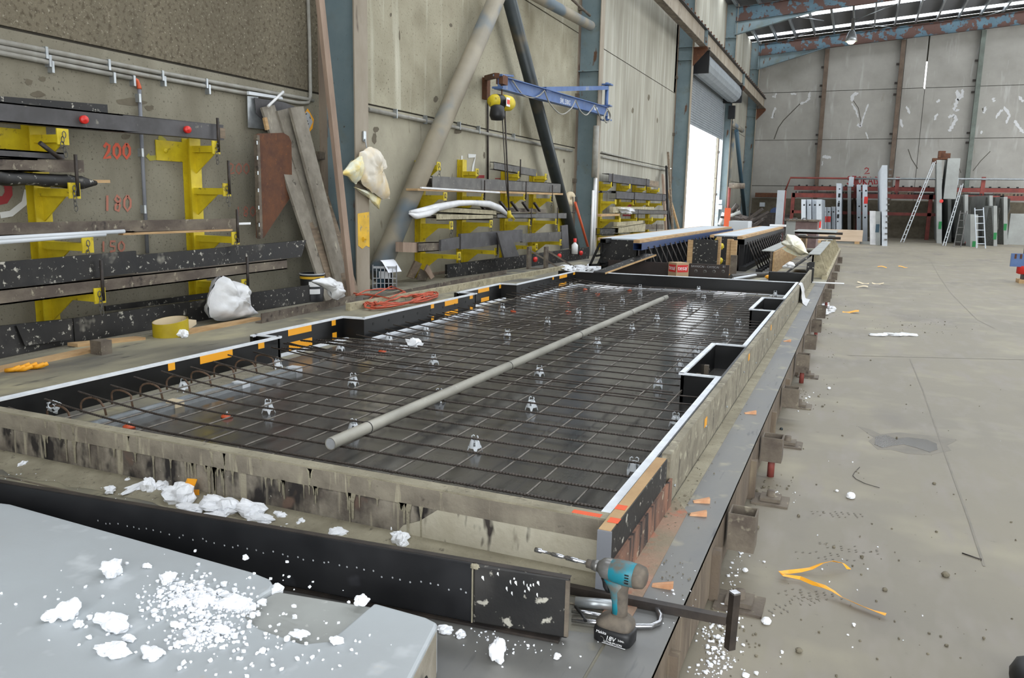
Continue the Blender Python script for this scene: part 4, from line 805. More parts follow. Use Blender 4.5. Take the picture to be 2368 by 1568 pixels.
bp_ = az(36, 820, T); single('board_offcut', MB().add([ax(*p, bp_.x+d) for d in (.03, .012) for p in ((38, 753), (165, 740), (166, 785), (58, 800))], [(0, 1, 2, 3), (7, 6, 5, 4), (0, 4, 5, 1), (1, 5, 6, 2), (2, 6, 7, 3), (3, 7, 4, 0)]), m['film_dirty'], 'short black board offcut blotched white leaning at the far left', 'board')
bar2('form_board', (245, 720), (484, 690), 708, az(300, 770, T).x-.22, .02, 'film_dirty', 'second black board row standing behind the long black form board', ytop_q=677)
zbar('steel_angle', (606, 748), (822, 700), 725, .08, 'steel_dirty', 'dirty steel angle lying in front of the bucket board', ytop_q=684, shape='angle')
zbar('timber_pole', (810, 719), (1306, 624), 702, .06, 'concrete_pole', 'long cream cement covered timber beside the orange cord', ytop_q=615)
zbar('steel_angle', (842, 700), (1172, 634), 689, .07, 'steel_dirty', 'dirty brown steel angle behind the cream timber', ytop_q=622, shape='angle')
tn = zbar('timber_batten', (430, 775), (604, 740), 765, .08, 'wood', 'pale timber batten in front of the white plastic bag', ytop_q=734)
zbar('timber_plank', (-30, 868), (250, 808), 860, .1, 'wood', 'long pale plank lying on the deck at the left, lower one', ytop_q=800); zbar('timber_plank', (180, 803), (337, 786), 795, .12, 'wood', 'grey topped plank end beside the small square steel tube', ytop_q=780, lift=.0)
c = az(235, 818, T); sb = MB(); sb.box(c.x-.06, c.x+.06, c.y-.05, c.y+.05, T, T+.11); single('tube_block', sb, m['steel_dirty'], 'short rusty square steel tube standing on the deck by the pale plank', 'steel block')
rb = MB(); rr = random.Random(3)
for i in range(7): c = az(15+i*10+rr.uniform(-4, 4), 857+rr.uniform(-4, 4)-i*1.2, T+.01); rb.tube([c, c+V((.05, .02, .01)), c+V((.07, .06, .025))], .016, 6)
single('tape_scraps', rb, m['orange_tape'], 'crumpled orange tape scraps under the plank at the left edge', 'tape scraps')
# yellow foam roll, foam lump
c = az(395, 776, T+.0); root = thing('foam_band_roll', 'rolled yellow band with pale inside lying on the deck', 'roll', c)
def spiral(u, v): 
    a = -0.3+u*2*math.pi*1.25; r = .13+.012*u; return c+V((math.cos(a)*r*(1.02), math.sin(a)*r*1.15, .0+v*.14+.02*math.sin(a)))
y_ = MB(); y_.grid(lambda u, v: spiral(u, v), 40, 2); part('band', y_, m['yellow_band'], root)
y_ = MB(); y_.grid(lambda u, v: spiral(u, v)*1+V((c.x-spiral(u, v).x, c.y-spiral(u, v).y, 0))*.03, 40, 2); part('lining', y_, m['cream'], root, 'cream inner side of the band')
t0 = spiral(1, .5); tl = MB(); P = [V((t0.x, t0.y, c.z)), az(452, 768, T)+V((0, 0, .0))]; tl.add([c+V((.02, .12, .0)), az(455, 762, T)+V((0, 0, .05)), az(455, 762, T)+V((0, 0, .09)), c+V((.0, .13, .14))], [(0, 1, 2, 3)]); part('loose_tail', tl, m['cream'], root)
part('core_disc', MB().lathe([(0, .08), (.1, .085), (.115, .07)], c, n=24), m['cream'], root)
c = az(420, 779, T); single('foam_lump', MB().blob(c+V((0, 0, .03)), (.07, .05, .04), 8, .25).blob(c+V((.05, -.02, .015)), (.04, .03, .02), 9, .3), m['foam'], 'white foam lump beside the yellow roll', 'foam lump')
# ---- cloth-like bags
def bag(name, lab, outline, plane, depth, mt, seed=0, folds=9, cat='plastic bag', amp=.03, group=None):
    """outline: pixel outline; the bag is a pillow of that outline in the given plane with real depth and folds"""
    from mathutils import noise as NZ
    P = [plane(*p) for p in outline]; n = len(P); Q = []
    for i in range(n):     # resample edges
        a, b_ = P[i], P[(i+1) % n]
        for k in range(4): Q.append(a.lerp(b_, k/4))
    c0 = sum(Q, V())/len(Q); nrm = (P[1]-P[0]).cross(P[n//2]-P[0]).normalized()
    if nrm.dot(CAM-c0) < 0: nrm = -nrm
    R = 9; N = len(Q); mb = MB(); vs = []
    for side in (1, -1):
        for r in range(R+1):
            t = r/R
            for p in Q:
                q_ = c0.lerp(p, t); bul = depth*math.sqrt(max(0, 1-t*t))*(.62)
                qs = V((q_.x, q_.y, q_.z*(.28 if name == 'hanging_bag' else 1))); f = NZ.noise(qs*(9/ max(.3, (P[0]-c0).length*2.4))+V((seed, 0, 0)))+.8*abs(NZ.noise(qs*24+V((0, seed, 0))))
                vs.append(q_+nrm*side*(bul+(1-t*.7)*amp*f*1.6)+(p-c0).normalized()*amp*.5*NZ.noise(p*9+V((seed, 1, 2)))*t)
    fs = []
    for s_ in (0, 1):
        o = s_*(R+1)*N
        for r in range(R):
            for j in range(N):
                f = (o+r*N+j, o+r*N+(j+1) % N, o+(r+1)*N+(j+1) % N, o+(r+1)*N+j); fs.append(f if s_ == 0 else f[::-1])
    mb.add(vs, fs, True); return single(name, mb, m[mt], lab, cat, group)
c = az(545, 740, T); PX = lambda x, y: ax(x, y, c.x+.02)
bag('plastic_bag', 'tall white plastic bag standing on the deck before the near rack', [(512, 636), (519, 650), (560, 654), (568, 660), (573, 680), (572, 706), (590, 728), (560, 736), (505, 742), (484, 735), (483, 690), (488, 665), (499, 650)], PX, .22, 'bag_white', 1, amp=.05)
c = az(775, 695, T+.1); PX2 = lambda x, y: ax(x, y, c.x)
bag('plastic_bag', 'crumpled white plastic bag draped over the board in front of the bucket', [(720, 650), (740, 642), (762, 640), (778, 650), (790, 652), (788, 668), (795, 685), (780, 694), (768, 690), (764, 672), (745, 664)], PX2, .1, 'bag_white', 5, amp=.05)
# hanging bags on column 1
PX3 = lambda x, y: ax(x, y, -5.86)
bag('hanging_bag', 'white bag tied to the nearest column hook, hanging in long folds', [(858, 340), (872, 346), (888, 368), (892, 386), (884, 384), (878, 376), (884, 400), (892, 420), (899, 458), (884, 460), (868, 452), (850, 440), (832, 420), (828, 390), (832, 352), (845, 344)], PX3, .14, 'bag_cream', 11, amp=.06)
bag('hanging_bag', 'yellowish translucent bag bulging out to the left of the nearest column', [(836, 356), (840, 380), (832, 408), (822, 424), (806, 410), (789, 402), (800, 388), (818, 372)], PX3, .1, 'bag_yellow', 14, amp=.05)
PX4 = lambda x, y: ax(x, y, -5.9)
bag('hanging_bag', 'cream bag corner pointing down below the hanging bags', [(818, 432), (850, 442), (880, 456), (877, 484), (864, 470), (850, 456), (836, 444)], PX4, .05, 'bag_yellow', 17, amp=.03)
hk = MB(); p = ax(841, 322, -5.945); hk.box(p.x, p.x+.02, p.y-.03, p.y+.03, p.z-.03, p.z+.1).tube([p+V((.02, 0, 0)), ax(848, 342, -5.86)], .008); single('bag_hook', hk, m['galv'], 'white hook plate on the nearest column holding the bags', 'hook')
# bucket
c = az(722, 672, T)+V((-.3, .25, 0)); c = V((-6.05, ax(722, 660, -6.05).y, T)); zt = ax(722, 632, -6.05).z; R = .15
root = thing('paint_bucket', 'black bucket with yellow rim band and white label behind the board', 'bucket', c)
part('body', MB().lathe([(R*.88, 0), (R*.97, zt-T), (R*.94, zt-T), (R*.86, .01), (0, .01)], c, n=28), m['rubber'], root); part('rim', MB().lathe([(R*.97, zt-T-.015), (R*1.03, zt-T-.01), (R*1.03, zt-T+.004), (R*.95, zt-T+.004)], c, n=28), m['grey_plastic'], root)
part('yellow_band', MB().lathe([(R*.975, zt-T-.06), (R*.985, zt-T-.03)], c, n=28), m['yellow_worn'], root)
lb = MB(); 
for z0, z1 in ((-.15, -.09), (-.24, -.18)):
    pts = [(c.x+R*.965*math.cos(a), c.y+R*.965*math.sin(a)) for a in [-1.2+i*.12 for i in range(9)]]
    lb.add([(x, y, zt+z) for x, y in pts for z in (z0, z1)], [(2*i, 2*i+2, 2*i+3, 2*i+1) for i in range(8)])
part('paper_label', lb, m['white'], root)
# leaning timbers at column 1
def lean(name, tp, bp, w, t, mt, lab, Xt=-6.42, Xb=-6.0, cat='board', z=None):
    A = ax(*tp, Xt); B = ax(*bp, Xb)
    if name[:4] == 'lean' and A.z-B.z > .3: B = A+(B-A)*((A.z-T-.005)/(A.z-B.z))
    mb = MB(); mb.beam(B, A, w, t, up=(1, 0, .2)); return single(name, mb, m[mt], lab, cat)
lean('leaning_board', (618, 246), (742, 625), .24, .03, 'board_grey', 'grey board with pale edge, leftmost of the leaning boards', Xt=-6.36)
lean('leaning_board', (652, 254), (772, 632), .22, .03, 'board_grey', 'grey board with light wooden edge, second of the leaning boards', Xt=-6.33)
lean('leaning_board', (684, 248), (786, 640), .26, .035, 'board_grey', 'long grey board caked with cement, in front among the leaning boards', Xt=-6.25, Xb=-5.92)
lean('leaning_board', (736, 430), (812, 670), .26, .03, 'wood_old', 'dark shaggy board leaning right of the cement caked board', Xt=-6.3, Xb=-5.85)
lean('leaning_board', (694, 430), (758, 632), .14, .03, 'wood_old', 'narrow weathered board leaning below the rusty plate', Xt=-6.2, Xb=-5.98)
lean('leaning_timber', (739, -10), (812, 672), .11, .05, 'wood_pink', 'very long pinkish timber leaning against the nearest column up past the frame', Xt=-5.88, Xb=-5.8)
lean('leaning_timber', (612, 272), (618, 300), .05, .03, 'wood', 'broken pale wood splinter stuck on the leftmost leaning board', Xt=-6.3, Xb=-6.3)
single('white_tube', MB().tube([ax(620, 246, -6.3), ax(655, 212, -6.3)], .016, 8), m['white'], 'thin white tube pointing up from the leaning boards', 'tube')
lean('white_edge_strip', (710, 366), (735, 455), .022, .02, 'white', 'white strip on the edge of the cement caked leaning board', Xt=-6.16, Xb=-6.1)
# rusty plate standing on edge near the wall + aluminium plates behind
rp = MB(); X = -6.2; rp.prism([ax(*p, X) for p in ((590, 313), (597, 309), (655, 307), (668, 315), (674, 328), (676, 450), (610, 550), (594, 550))], (-.012, 0, 0)); root = thing('rusty_plate', 'rust brown perforated steel plate with a rounded and a cut corner', 'steel plate', ax(620, 550, X)); part('plate', rp, m['rust'], root)
part('flange', MB().prism([ax(*p, X) for p in ((586, 312), (592, 313), (600, 548), (594, 552))], (.05, 0, 0)), m['steel_dirty'], root)
for (x, y) in ((594, 330), (595, 365), (596, 400), (597, 440), (598, 480), (599, 520)): c = ax(x, y, X+.052); part('rivet', MB().box(c.x, c.x+.004, c.y-.008, c.y+.008, c.z-.02, c.z+.02), m['galv'], root)
single('aluminium_sheet', MB().prism([ax(*p, WX+.05) for p in ((571, 222), (597, 224), (594, 232), (590, 240), (596, 252), (640, 260), (640, 302), (573, 295))], (.006, 0, 0)), m['galv'], 'pale aluminium sheet with cut out corner behind the leaning boards', 'sheet')
single('grey_sheet', MB().prism([ax(*p, WX+.08) for p in ((588, 226), (655, 236), (680, 246), (668, 292), (620, 290), (592, 262))], (.006, 0, 0)), m['film_grey'], 'dark grey sheet behind the leaning boards', 'sheet')
single('cable_duct', MB().prism([ax(*p, WX+.07) for p in ((571, 211), (648, 224), (650, 230), (571, 219))], (.03, 0, 0)), m['plastic_white'], 'short pale cable duct over the aluminium sheet', 'duct')
# warning sign
root = thing('warning_sign', 'worn orange and white diamond sign leaning on the wall by the column', 'sign', ax(705, 315, WX+.06)); D = [(711, 251), (725, 276), (722, 297), (706, 316), (695, 300), (692, 281)]
part('sign_plate', MB().prism([ax(*p, WX+.05) for p in D], (.006, 0, 0)), m['orange_tape'], root)
part('sign_face', MB().prism([ax(*p, WX+.0575) for p in ((709, 257), (716, 263), (723, 282), (713, 303), (703, 292), (694, 282))], (.002, 0, 0)), m['grey_plastic'], root)
sg = MB()
for a, b_ in (((703, 265), (710, 263)), ((704, 274), (712, 281)), ((698, 280), (702, 285)), ((716, 270), (718, 275)), ((708, 290), (714, 286)), ((701, 272), (706, 268))): ribbon(sg, [ax(*a, WX+.061), ax(*b_, WX+.061)], .014, (1, 0, 0), .001)
part('worn_lettering', sg, m['crack'], root)
# ---- stock on the rack between the pipes
xb = [armx(YB2[1], *p) for p in ((1104, 394), (1118, 452), (1136, 513), (1148, 577))]
bar2('channel_beam', (1142, 392), (1240, 408), 374, xb[0]-.05, .08, 'steel_grey', 'short pale channel on the top level of the rack by the hoist chain', shape='channel')
bar2('form_board', (1000, 434), (1296, 447), 407, xb[1], .1, 'steel_grey', 'long grey steel channel on the upper middle level between the pipes', shape='channel', ytop_q=424)
bar2('form_board', (970, 430), (1010, 433), 410, xb[1]-.15, .05, 'steel_dirty', 'dirty board end left of the long grey channel')
bar2('timber_board', (966, 441), (1302, 451), 436, xb[1]+.05, .2, 'wood', 'long thin timber board under the long grey channel', ytop_q=447)
bar2('blue_strip', (975, 436), (1156, 447), 432, xb[1]+.07, .03, 'bag_white', 'pale blue edge strip in front of the thin timber board', ytop_q=443)
bar2('form_board', (966, 503), (1142, 511), 496, xb[2]-.02, .16, 'steel_dirty', 'steel channel below the white plastic roll', shape='channel')
bar2('form_board', (1002, 491), (1148, 498), 476, xb[2]+.02, .12, 'concrete_pole', 'upper cement covered steel profile beside the white plastic', shape='channel'); bar2('form_board', (1010, 510), (1140, 507), 493, xb[2]+.04, .1, 'concrete_pole', 'lower cement covered steel profile beside the white plastic', shape='channel', ytop_q=496)
bar2('form_board', (1150, 505), (1310, 505), 494, xb[2]+.02, .12, 'steel_grey', 'grey steel profile right of the hoist hook', shape='channel', ytop_q=493); bar2('form_board', (1120, 489), (1263, 493), 478, xb[2]-.1, .05, 'steel_dirty', 'row of dark clamps on a dirty board behind the white plastic')
for i in range(6):
    c = ax(1110+i*26, 478+i*.6, xb[2]-.04); single('form_clamp', MB().beam(c+V((0, -.12, .1)), c+V((0, .2, -.06)), .05, .03), m['steel_dark'], 'dark slanted form clamps standing in a row behind the white plastic', 'clamp', 'form clamps on the rack')
wp = MB(); P = [ax(*p, xb[2]+.03) for p in ((948, 490), (975, 488), (1010, 480), (1060, 470), (1090, 469), (1130, 472), (1155, 482), (1180, 503))]; wp.tube(P, [.02, .05, .06, .05, .045, .06, .06, .02], 10)
P = [ax(*p, xb[2]+.1) for p in ((946, 494), (962, 500), (990, 494), (1012, 484))]; wp.tube(P, [.01, .045, .05, .03], 8); single('plastic_sheeting', wp, m['bag_white'], 'white plastic sheeting bent over the stock between the pipes', 'plastic sheeting')
bar2('form_board', (932, 583), (969, 584), 560, xb[3]-.02, .12, 'wood_pink', 'pinkish brown board end at the left of the lowest level'); bar2('form_board', (968, 583), (1020, 580), 561, xb[3]+.01, .12, 'steel_dirty', 'grooved dirty profile on the lowest level', shape='channel'); bar2('form_board', (1020, 581), (1062, 574), 555, xb[3]+.05, .04, 'film_grey', 'grey form panel on the lowest level with slanted left end', ytop_q=548)
bar2('form_board', (1066, 577), (1208, 558), 541, xb[3]+.03, .05, 'film_grey', 'long grey form panel in the middle of the lowest level', ytop_q=531); bar2('form_board', (1208, 561), (1297, 557), 541, xb[3]+.0, .05, 'steel_grey', 'cement stained grey panel at the right of the lowest level', ytop_q=536)
lp = az(1180, 596, T); X = ax(1180, 560, -5.7).x; single('form_sheet', MB().prism([ax(*p, -5.62) for p in ((1150, 538), (1178, 534), (1201, 592), (1166, 596))], (-.03, 0, 0)), m['film_grey'], 'dark grey panel leaning against the lowest rack level', 'board')
single('form_sheet', MB().prism([ax(*p, -5.8) for p in ((1299, 522), (1313, 520), (1316, 574), (1300, 576))], (-.04, 0, 0)), m['film_grey'], 'narrow dark panel standing right of the rack', 'board')
# stock on the far rack
xc = [armx(YB3[1], *p) for p in ((1457, 428), (1465.5, 466), (1473.6, 505), (1481, 542))]
bar2('form_beam', (1408, 420), (1502, 431), 401, xc[0], .2, 'film_grey', 'purple grey channel on the top level of the far rack', shape='channel'); bar2('form_beam', (1502, 431), (1523, 433), 417, xc[0], .15, 'wood_old', 'short wooden stock on the top level of the far rack')
bar2('form_beam', (1392, 446), (1424, 447), 441, xc[1]-.1, .1, 'film_dirty', 'thin dark bar behind on the second level of the far rack'); bar2('form_beam', (1425, 460), (1466, 462), 441, xc[1]+.03, .2, 'film_grey', 'purple grey channel, left one on the second level of the far rack', shape='channel'); bar2('form_beam', (1468, 462), (1539, 465), 444, xc[1]+.03, .2, 'film_grey', 'purple grey channel, right one on the second level of the far rack', shape='channel', ytop_q=449)
bar2('form_board', (1418, 492), (1512, 490), 478, xc[2]-.1, .1, 'concrete_pole', 'cement covered boards behind on the third level of the far rack'); bar2('form_beam', (1464, 495), (1543, 496), 484, xc[2]+.04, .2, 'steel_grey', 'grey channel on the third level of the far rack', shape='channel'); bar2('timber_board', (1389, 501), (1433, 499), 496, xc[2]+.02, .25, 'wood', 'pale timber board at the left of the third level of the far rack')
bar2('form_board', (1430, 540), (1492, 536), 526, xc[3]+.03, .2, 'concrete_pole', 'stack of cement covered profiles on the lowest level of the far rack', shape='channel', ytop_q=516); bar2('form_board', (1427, 523), (1487, 518), 514, xc[3]-.08, .1, 'concrete_pole', 'upper cement covered profile behind on the far rack'); bar2('form_board', (1492, 531), (1534, 530), 519, xc[3]+.0, .15, 'steel_dirty', 'dirty steel profile at the right of the lowest level of the far rack'); bar2('form_board', (1388, 543), (1430, 542), 528, xc[3]-.05, .15, 'film_dirty', 'dark profile ends at the left of the lowest level of the far rack', shape='channel')
sc = MB(); c = ax(1447, 488, xc[2]); sc.blob(c, (.2, .35, .08), 3, .5).blob(c+V((0, .3, -.02)), (.15, .3, .06), 7, .5); single('rag_scraps', sc, m['bag_white'], 'white torn scraps on the third level of the far rack', 'scraps')
# leaning things by the door column
for (tp, bp, w, mt, lab) in (((1533, 405), (1540, 535), .18, 'wood_pink', 'pinkish drilled steel post standing right of the far rack'), ((1541, 385), (1545, 530), .12, 'steel_black', 'black steel section standing beside the drilled post'), ((1545, 352), (1556, 532), .12, 'wood_old', 'tall brown timber leaning on the roller door column'), ((1544, 440), (1570, 532), .14, 'wood', 'light timber leaning in front of the roller door column'), ((1540, 460), (1556, 534), .06, 'steel_dark', 'thin dark rod leaning beside the light timber')):
    lean('leaning_timber', tp, bp, w, .06, mt, lab, Xt=-6.3, Xb=-5.9)
# white and blue tubes on second column
for (a, b_, r, mt, lab) in (((1379, 291), (1374, 410), .07, 'conduit', 'grey downpipe fixed on the second column'), ((1377, 412), (1371, 590), .045, 'bag_white', 'pale blue and white tube standing at the second column'), ((1372, 440), (1366, 592), .03, 'white', 'thin white tube standing at the second column')):
    single('standing_tube', MB().tube([ax(*a, -5.85), ax(*b_, -5.85)], r, 10), m[mt], lab, 'tube')
single('orange_bar', MB().tube([ax(1330, 468, -5.9), ax(1361, 575, -5.85)], .03, 8), m['orange_insert'], 'thin orange bar leaning by the second column', 'bar')
c = ax(1316, 460, -6.3); single('tape_reel', MB().lathe([(.03, 0), (.17, 0), (.17, .06), (.03, .06), (.03, 0)], c, (1, -.4, 0)), m['cream'], 'round cream reel hanging beside the dark brace pipe', 'reel')
single('yellow_strip', MB().prism([ax(*p, -6.35) for p in ((1290, 454), (1297, 452), (1300, 480), (1300, 535), (1289, 545))], (.02, 0, 0)), m['yellow'], 'narrow yellow panel standing behind the dark brace pipe', 'panel')
hr = MB(); 
for x in (1325, 1330, 1334): hr.tube([ax(x, 455, -6.1), ax(x+1, 490, -6.1), ax(x-6, 492, -6.1)], .012, 6)
single('wall_hooks', hr, m['steel_dark'], 'row of dark hooks with a small bracket by the second column', 'hooks')
c = ax(1329, 573, -5.55); root = thing('spray_bottle', 'white bottle with red cap standing behind the far black board', 'bottle', c-V((0, 0, .1))); part('body', MB().lathe([(0, -.13), (.07, -.13), (.07, .06), (.03, .1), (.03, .12)], c), m['white'], root); part('cap', MB().lathe([(.035, .12), (.035, .2), (0, .2)], c), m['plastic_red'], root)
# far black board with magnets and brackets
root = zbar('form_board', (1034, 643), (1362, 598), 612, .04, 'film_dirty', 'long black form board with red magnets lying behind the cream timber', ytop_q=571)
X = az(1200, 621, T).x
for (px, py, l_) in ((1235, 600, 'left'), (1291, 592, 'middle'), (1341, 585, 'right')): 
    P = az(1034, 643, T); Q = az(1362, 598, T); c = ax(px, py, P.lerp(Q, (px-1034)/328).x+.005); c.x += .0; single('round_magnet', MB().lathe([(.04, 0), (.05, .01), (.05, .05), (0, .055)], c, (1, -.25, 0)), m['plastic_red'], 'red round magnet on the far black board, %s one' % l_, 'magnet')
for (px, l_) in ((1223, 'left'), (1262, 'right')):
    c = az(px, 622-(px-1223)*.0, T); r = thing('form_bracket', 'rusty steel form bracket before the far black board, %s one' % l_, 'bracket', c)
    part('post', MB().box(c.x-.02, c.x+.02, c.y-.08, c.y+.08, T, T+.42), m['steel_dirty'], r); part('brace', MB().beam(c+V((0, 0, .36)), c+V((.5, .3, .02)), .03, .03), m['steel_dirty'], r); part('foot', MB().beam(c+V((0, 0, .012)), c+V((.5, .3, .012)), .04, .02), m['steel_dirty'], r)
# debris planks near the crate
for i, (pts, mt, lab) in enumerate(((((943, 640), (961, 603), (976, 610), (958, 645)), 'wood_old', 'rough brown board leaning beside the crate'), (((965, 646), (975, 622), (992, 636), (985, 650)), 'steel_dirty', 'broken board offcut right of the crate'), (((983, 625), (990, 612), (1005, 640), (997, 646)), 'wood_pink', 'narrow board offcut beside the broken offcut'))):
    c = az(pts[0][0]+15, 650, T); single('board_offcut', MB().prism([ax(*p, c.x+.0) for p in pts], (-.04, .02, 0)), m[mt], lab, 'board')
for i, (pb, qb, yt, lab) in enumerate((((992, 642), (1150, 612), 628, 'lower'), ((988, 632), (1200, 594), 622, 'middle'), ((1005, 622), (1225, 584), 614, 'upper'))):
    P = az(992, 642, T); single('stacked_plank', MB().beam(V((P.x-.25-.1*i, P.y+.5*i, T+.02+.042*i)), V((P.x-.25-.1*i, P.y+4.5, T+.02+.042*i)), .25, .04), m['wood_old'], 'long planks stacked along the wall foot behind the far black board, %s one' % lab, 'plank')
# milk crate
c = az(890, 668, T); root = thing('plastic_crate', 'grey plastic bottle crate with open grid sides at the column foot', 'crate', c); s_ = .17; h = .33; R3 = Matrix.Rotation(.55, 3, 'Z')
def cb(x0, x1, y0, y1, z0, z1, mb): 
    cc = V(((x0+x1)/2, (y0+y1)/2, 0)); cc = R3@cc; return mb.obox(c+V((cc.x, cc.y, (z0+z1)/2)), R3@V(((x1-x0)/2, 0, 0)), R3@V((0, (y1-y0)/2, 0)), V((0, 0, (z1-z0)/2)))
for k in range(4):
    R3 = Matrix.Rotation(.55+k*math.pi/2, 3, 'Z'); sd = MB()
    for z0, z1 in ((0, .03), (.09, .1), (.16, .17), (h-.03, h)): cb(-s_, s_, -s_, -s_+.012, z0, z1, sd)
    for i in range(7): x = -s_+i*(2*s_-.012)/6; cb(x, x+.012, -s_, -s_+.014, 0, h, sd)
    cb(-.08, .08, -s_, -s_+.01, .17, .26, sd); part('side_grid', sd, m['grey_plastic'], root)
R3 = Matrix.Rotation(.55, 3, 'Z'); bt = MB(); cb(-s_, s_, -s_, s_, 0, .01, bt); part('base', bt, m['grey_plastic'], root)
for i in range(5): d = V((rnd.uniform(-.1, .1), rnd.uniform(-.1, .1), 0)); single('crate_bottle', MB().lathe([(0, 0), (.04, 0), (.04, .18), (.015, .24), (.015, .27), (0, .27)], c+d+V((0, 0, .012))), m['teal_steel'] if i % 2 else m['black'], 'dark bottles and tins standing inside the grey crate', 'bottle', 'containers in the crate')
pc = MB(); pc.grid(lambda u, v: c+V((-.1+.26*u+.03*v, -.16+.3*v, h+.05+.03*math.sin(u*3)-.14*max(0, u-.55)**1.0*2.2*(1 if u > .55 else 0))), 8, 4); single('paper_sheet', pc, m['paper'], 'white paper sheet draped over the grey crate', 'paper')
# orange cord coil
cc = az(928, 700, T+.01); q = random.Random(4); pts = []
for i in range(260):
    a = i*.21; r = 1+.25*math.sin(i*.37)+q.uniform(-.03, .03); pts.append(cc+V((math.cos(a)*.2*r+.05*math.sin(i*.05), math.sin(a)*.62*r, .012+.05*abs(math.sin(i*.13))*q.uniform(.4, 1))))
for p in ((870, 680), (905, 662), (935, 674), (900, 690), (850, 680), (822, 683), (845, 672), (880, 668), (920, 668), (938, 676), (890, 688), (862, 684), (830, 680), (818, 678), (796, 668), (776, 655)): pts.append(az(*p, T+.06+rnd.uniform(0, .03)))
sm = []
for i in range(len(pts)-1): sm += [pts[i].lerp(pts[i+1], k/2) for k in range(2)]
single('extension_cord', MB().tube(sm, .0085, 6), m['cord'], 'orange extension cord coiled on the deck beside the left form', 'cord')
# jib crane
root = thing('jib_crane', 'blue wall jib crane with long I-beam arm, marked for its safe load', 'jib crane', ay(1400, 262, YC[1]-.1))
JA = ax(1402, 262, -5.9); JB0 = ay(1148, 200, 0.1)
def jp(px, py, t): # arm plane between tip (t=1) and pivot (t=0)
    return None
piv = V((-5.85, ax(1398, 250, -5.85).y, 0)); tipX = -5.1; 
# arm runs from the pivot at the second column toward the camera
def armpt(px, py, X): return ax(px, py, X)
A0t = ax(1402, 247, -5.85); A0b = ax(1402, 270, -5.85); Xt = -5.55
A1t = ax(1152, 178, Xt); A1b = ax(1152, 203, Xt)
h0 = (A0t.z+A1t.z)/2; hb = (A0b.z+A1b.z)/2
P0 = V((A0t.x, A0t.y, 0)); P1 = V((A1t.x, A1t.y, 0)); zc0 = (A0t.z+A0b.z)/2; zc1 = (A1t.z+A1b.z)/2; hh = ((A0t.z-A0b.z)+(A1t.z-A1b.z))/2
p0 = P0+V((0, 0, zc0)); p1 = P1+V((0, 0, zc1))
part('arm_web', MB().beam(p0, p1, .012, hh), m['jib_blue'], root); fl_ = MB()
for s_ in (1, -1): fl_.beam(p0+V((0, 0, s_*hh/2)), p1+V((0, 0, s_*hh/2)), .14, .014)
part('arm_flange', fl_, m['jib_blue'], root)
d = (p1-p0).normalized(); sd = d.cross(V((0, 0, 1))).normalized(); 
nrm = -sd if (-sd).dot(CAM-p0) > 0 else sd
tx = text_mb('SWL 250KG', .14, p1.lerp(p0, .47)+nrm*.008-V((0, 0, .07)), (p0-p1), (0, 0, 1)); part('lettering', tx, m['white'], root); pl = p1.lerp(p0, .86)+nrm*.008; dd = (p0-p1).normalized(); part('name_plate', MB().obox(pl, dd*.14, V((0, 0, .035)), nrm*.003), m['plastic_white'], root)
mastT = ax(1402, 190, -5.85); part('mast', MB().tube([V((P0.x, P0.y, A0b.z-.1)), V((P0.x, P0.y, mastT.z))], .045, 12), m['jib_blue'], root)
sT = ax(1393, 198, -5.85); sE = p1.lerp(p0, .33)+V((0, 0, hh/2)); part('tie_bar', MB().beam(V((P0.x, P0.y, sT.z)), sE, .09, .09), m['jib_blue'], root)
for z in (mastT.z-.05, A0t.z+.02, A0b.z-.08): part('pivot_bracket', MB().box(-5.95, P0.x+.12, P0.y-.12, P0.y+.12, z-.015, z+.015), m['jib_blue'], root)
part('end_cap', MB().beam(p1+V((0, -.02, -hh*.4)), p1+V((0, .02, -hh*.4)), .2, .03).beam(p1+V((0, -.03, hh*.55)), p1+d*(-.5)+V((0, 0, hh*.75)), .16, .03), m['jib_blue'], root)
wb_ = ax(1125, 230, WX+.06); wt = ax(1125, 180, WX+.06); part('wall_bracket', MB().box(WX, WX+.1, wb_.y-.07, wb_.y+.07, wb_.z, wt.z).beam(V((WX+.05, wb_.y, wt.z)), p1+V((0, -.05, hh*.5)), .08, .08), m['rust'], root)
# cable festoon
fs_ = [(1185, 186), (1212, 222), (1230, 226), (1258, 209)]; fe = MB()
def fest(pts, X0, X1):
    P = [ax(x, y, X0+(X1-X0)*i/(len(pts)-1)) for i, (x, y) in enumerate(pts)]; out = []
    for i in range(len(P)-1):
        a = P[max(i-1, 0)]; b_ = P[i]; c_ = P[i+1]; e = P[min(i+2, len(P)-1)]
        for k in range(6):
            t = k/6; out.append(.5*((2*b_)+(c_-a)*t+(2*a-5*b_+4*c_-e)*t*t+(3*b_-a-3*c_+e)*t**3))
    return out+[P[-1]]
for pts in ([(1185, 186), (1207, 217), (1230, 226), (1248, 220), (1259, 209)], [(1259, 209), (1272, 240), (1298, 264), (1320, 252), (1331, 232)], [(1331, 232), (1342, 256), (1355, 266), (1366, 256), (1375, 243)], [(1375, 243), (1384, 262), (1392, 276), (1400, 266), (1403, 252)], [(1404, 250), (1412, 266), (1408, 282), (1399, 280), (1397, 268), (1405, 256), (1411, 274), (1402, 284), (1398, 270)]): fe.tube(fest(pts, -5.52, -5.6), .013, 6)
part('power_cable', fe, m['conduit'], root)
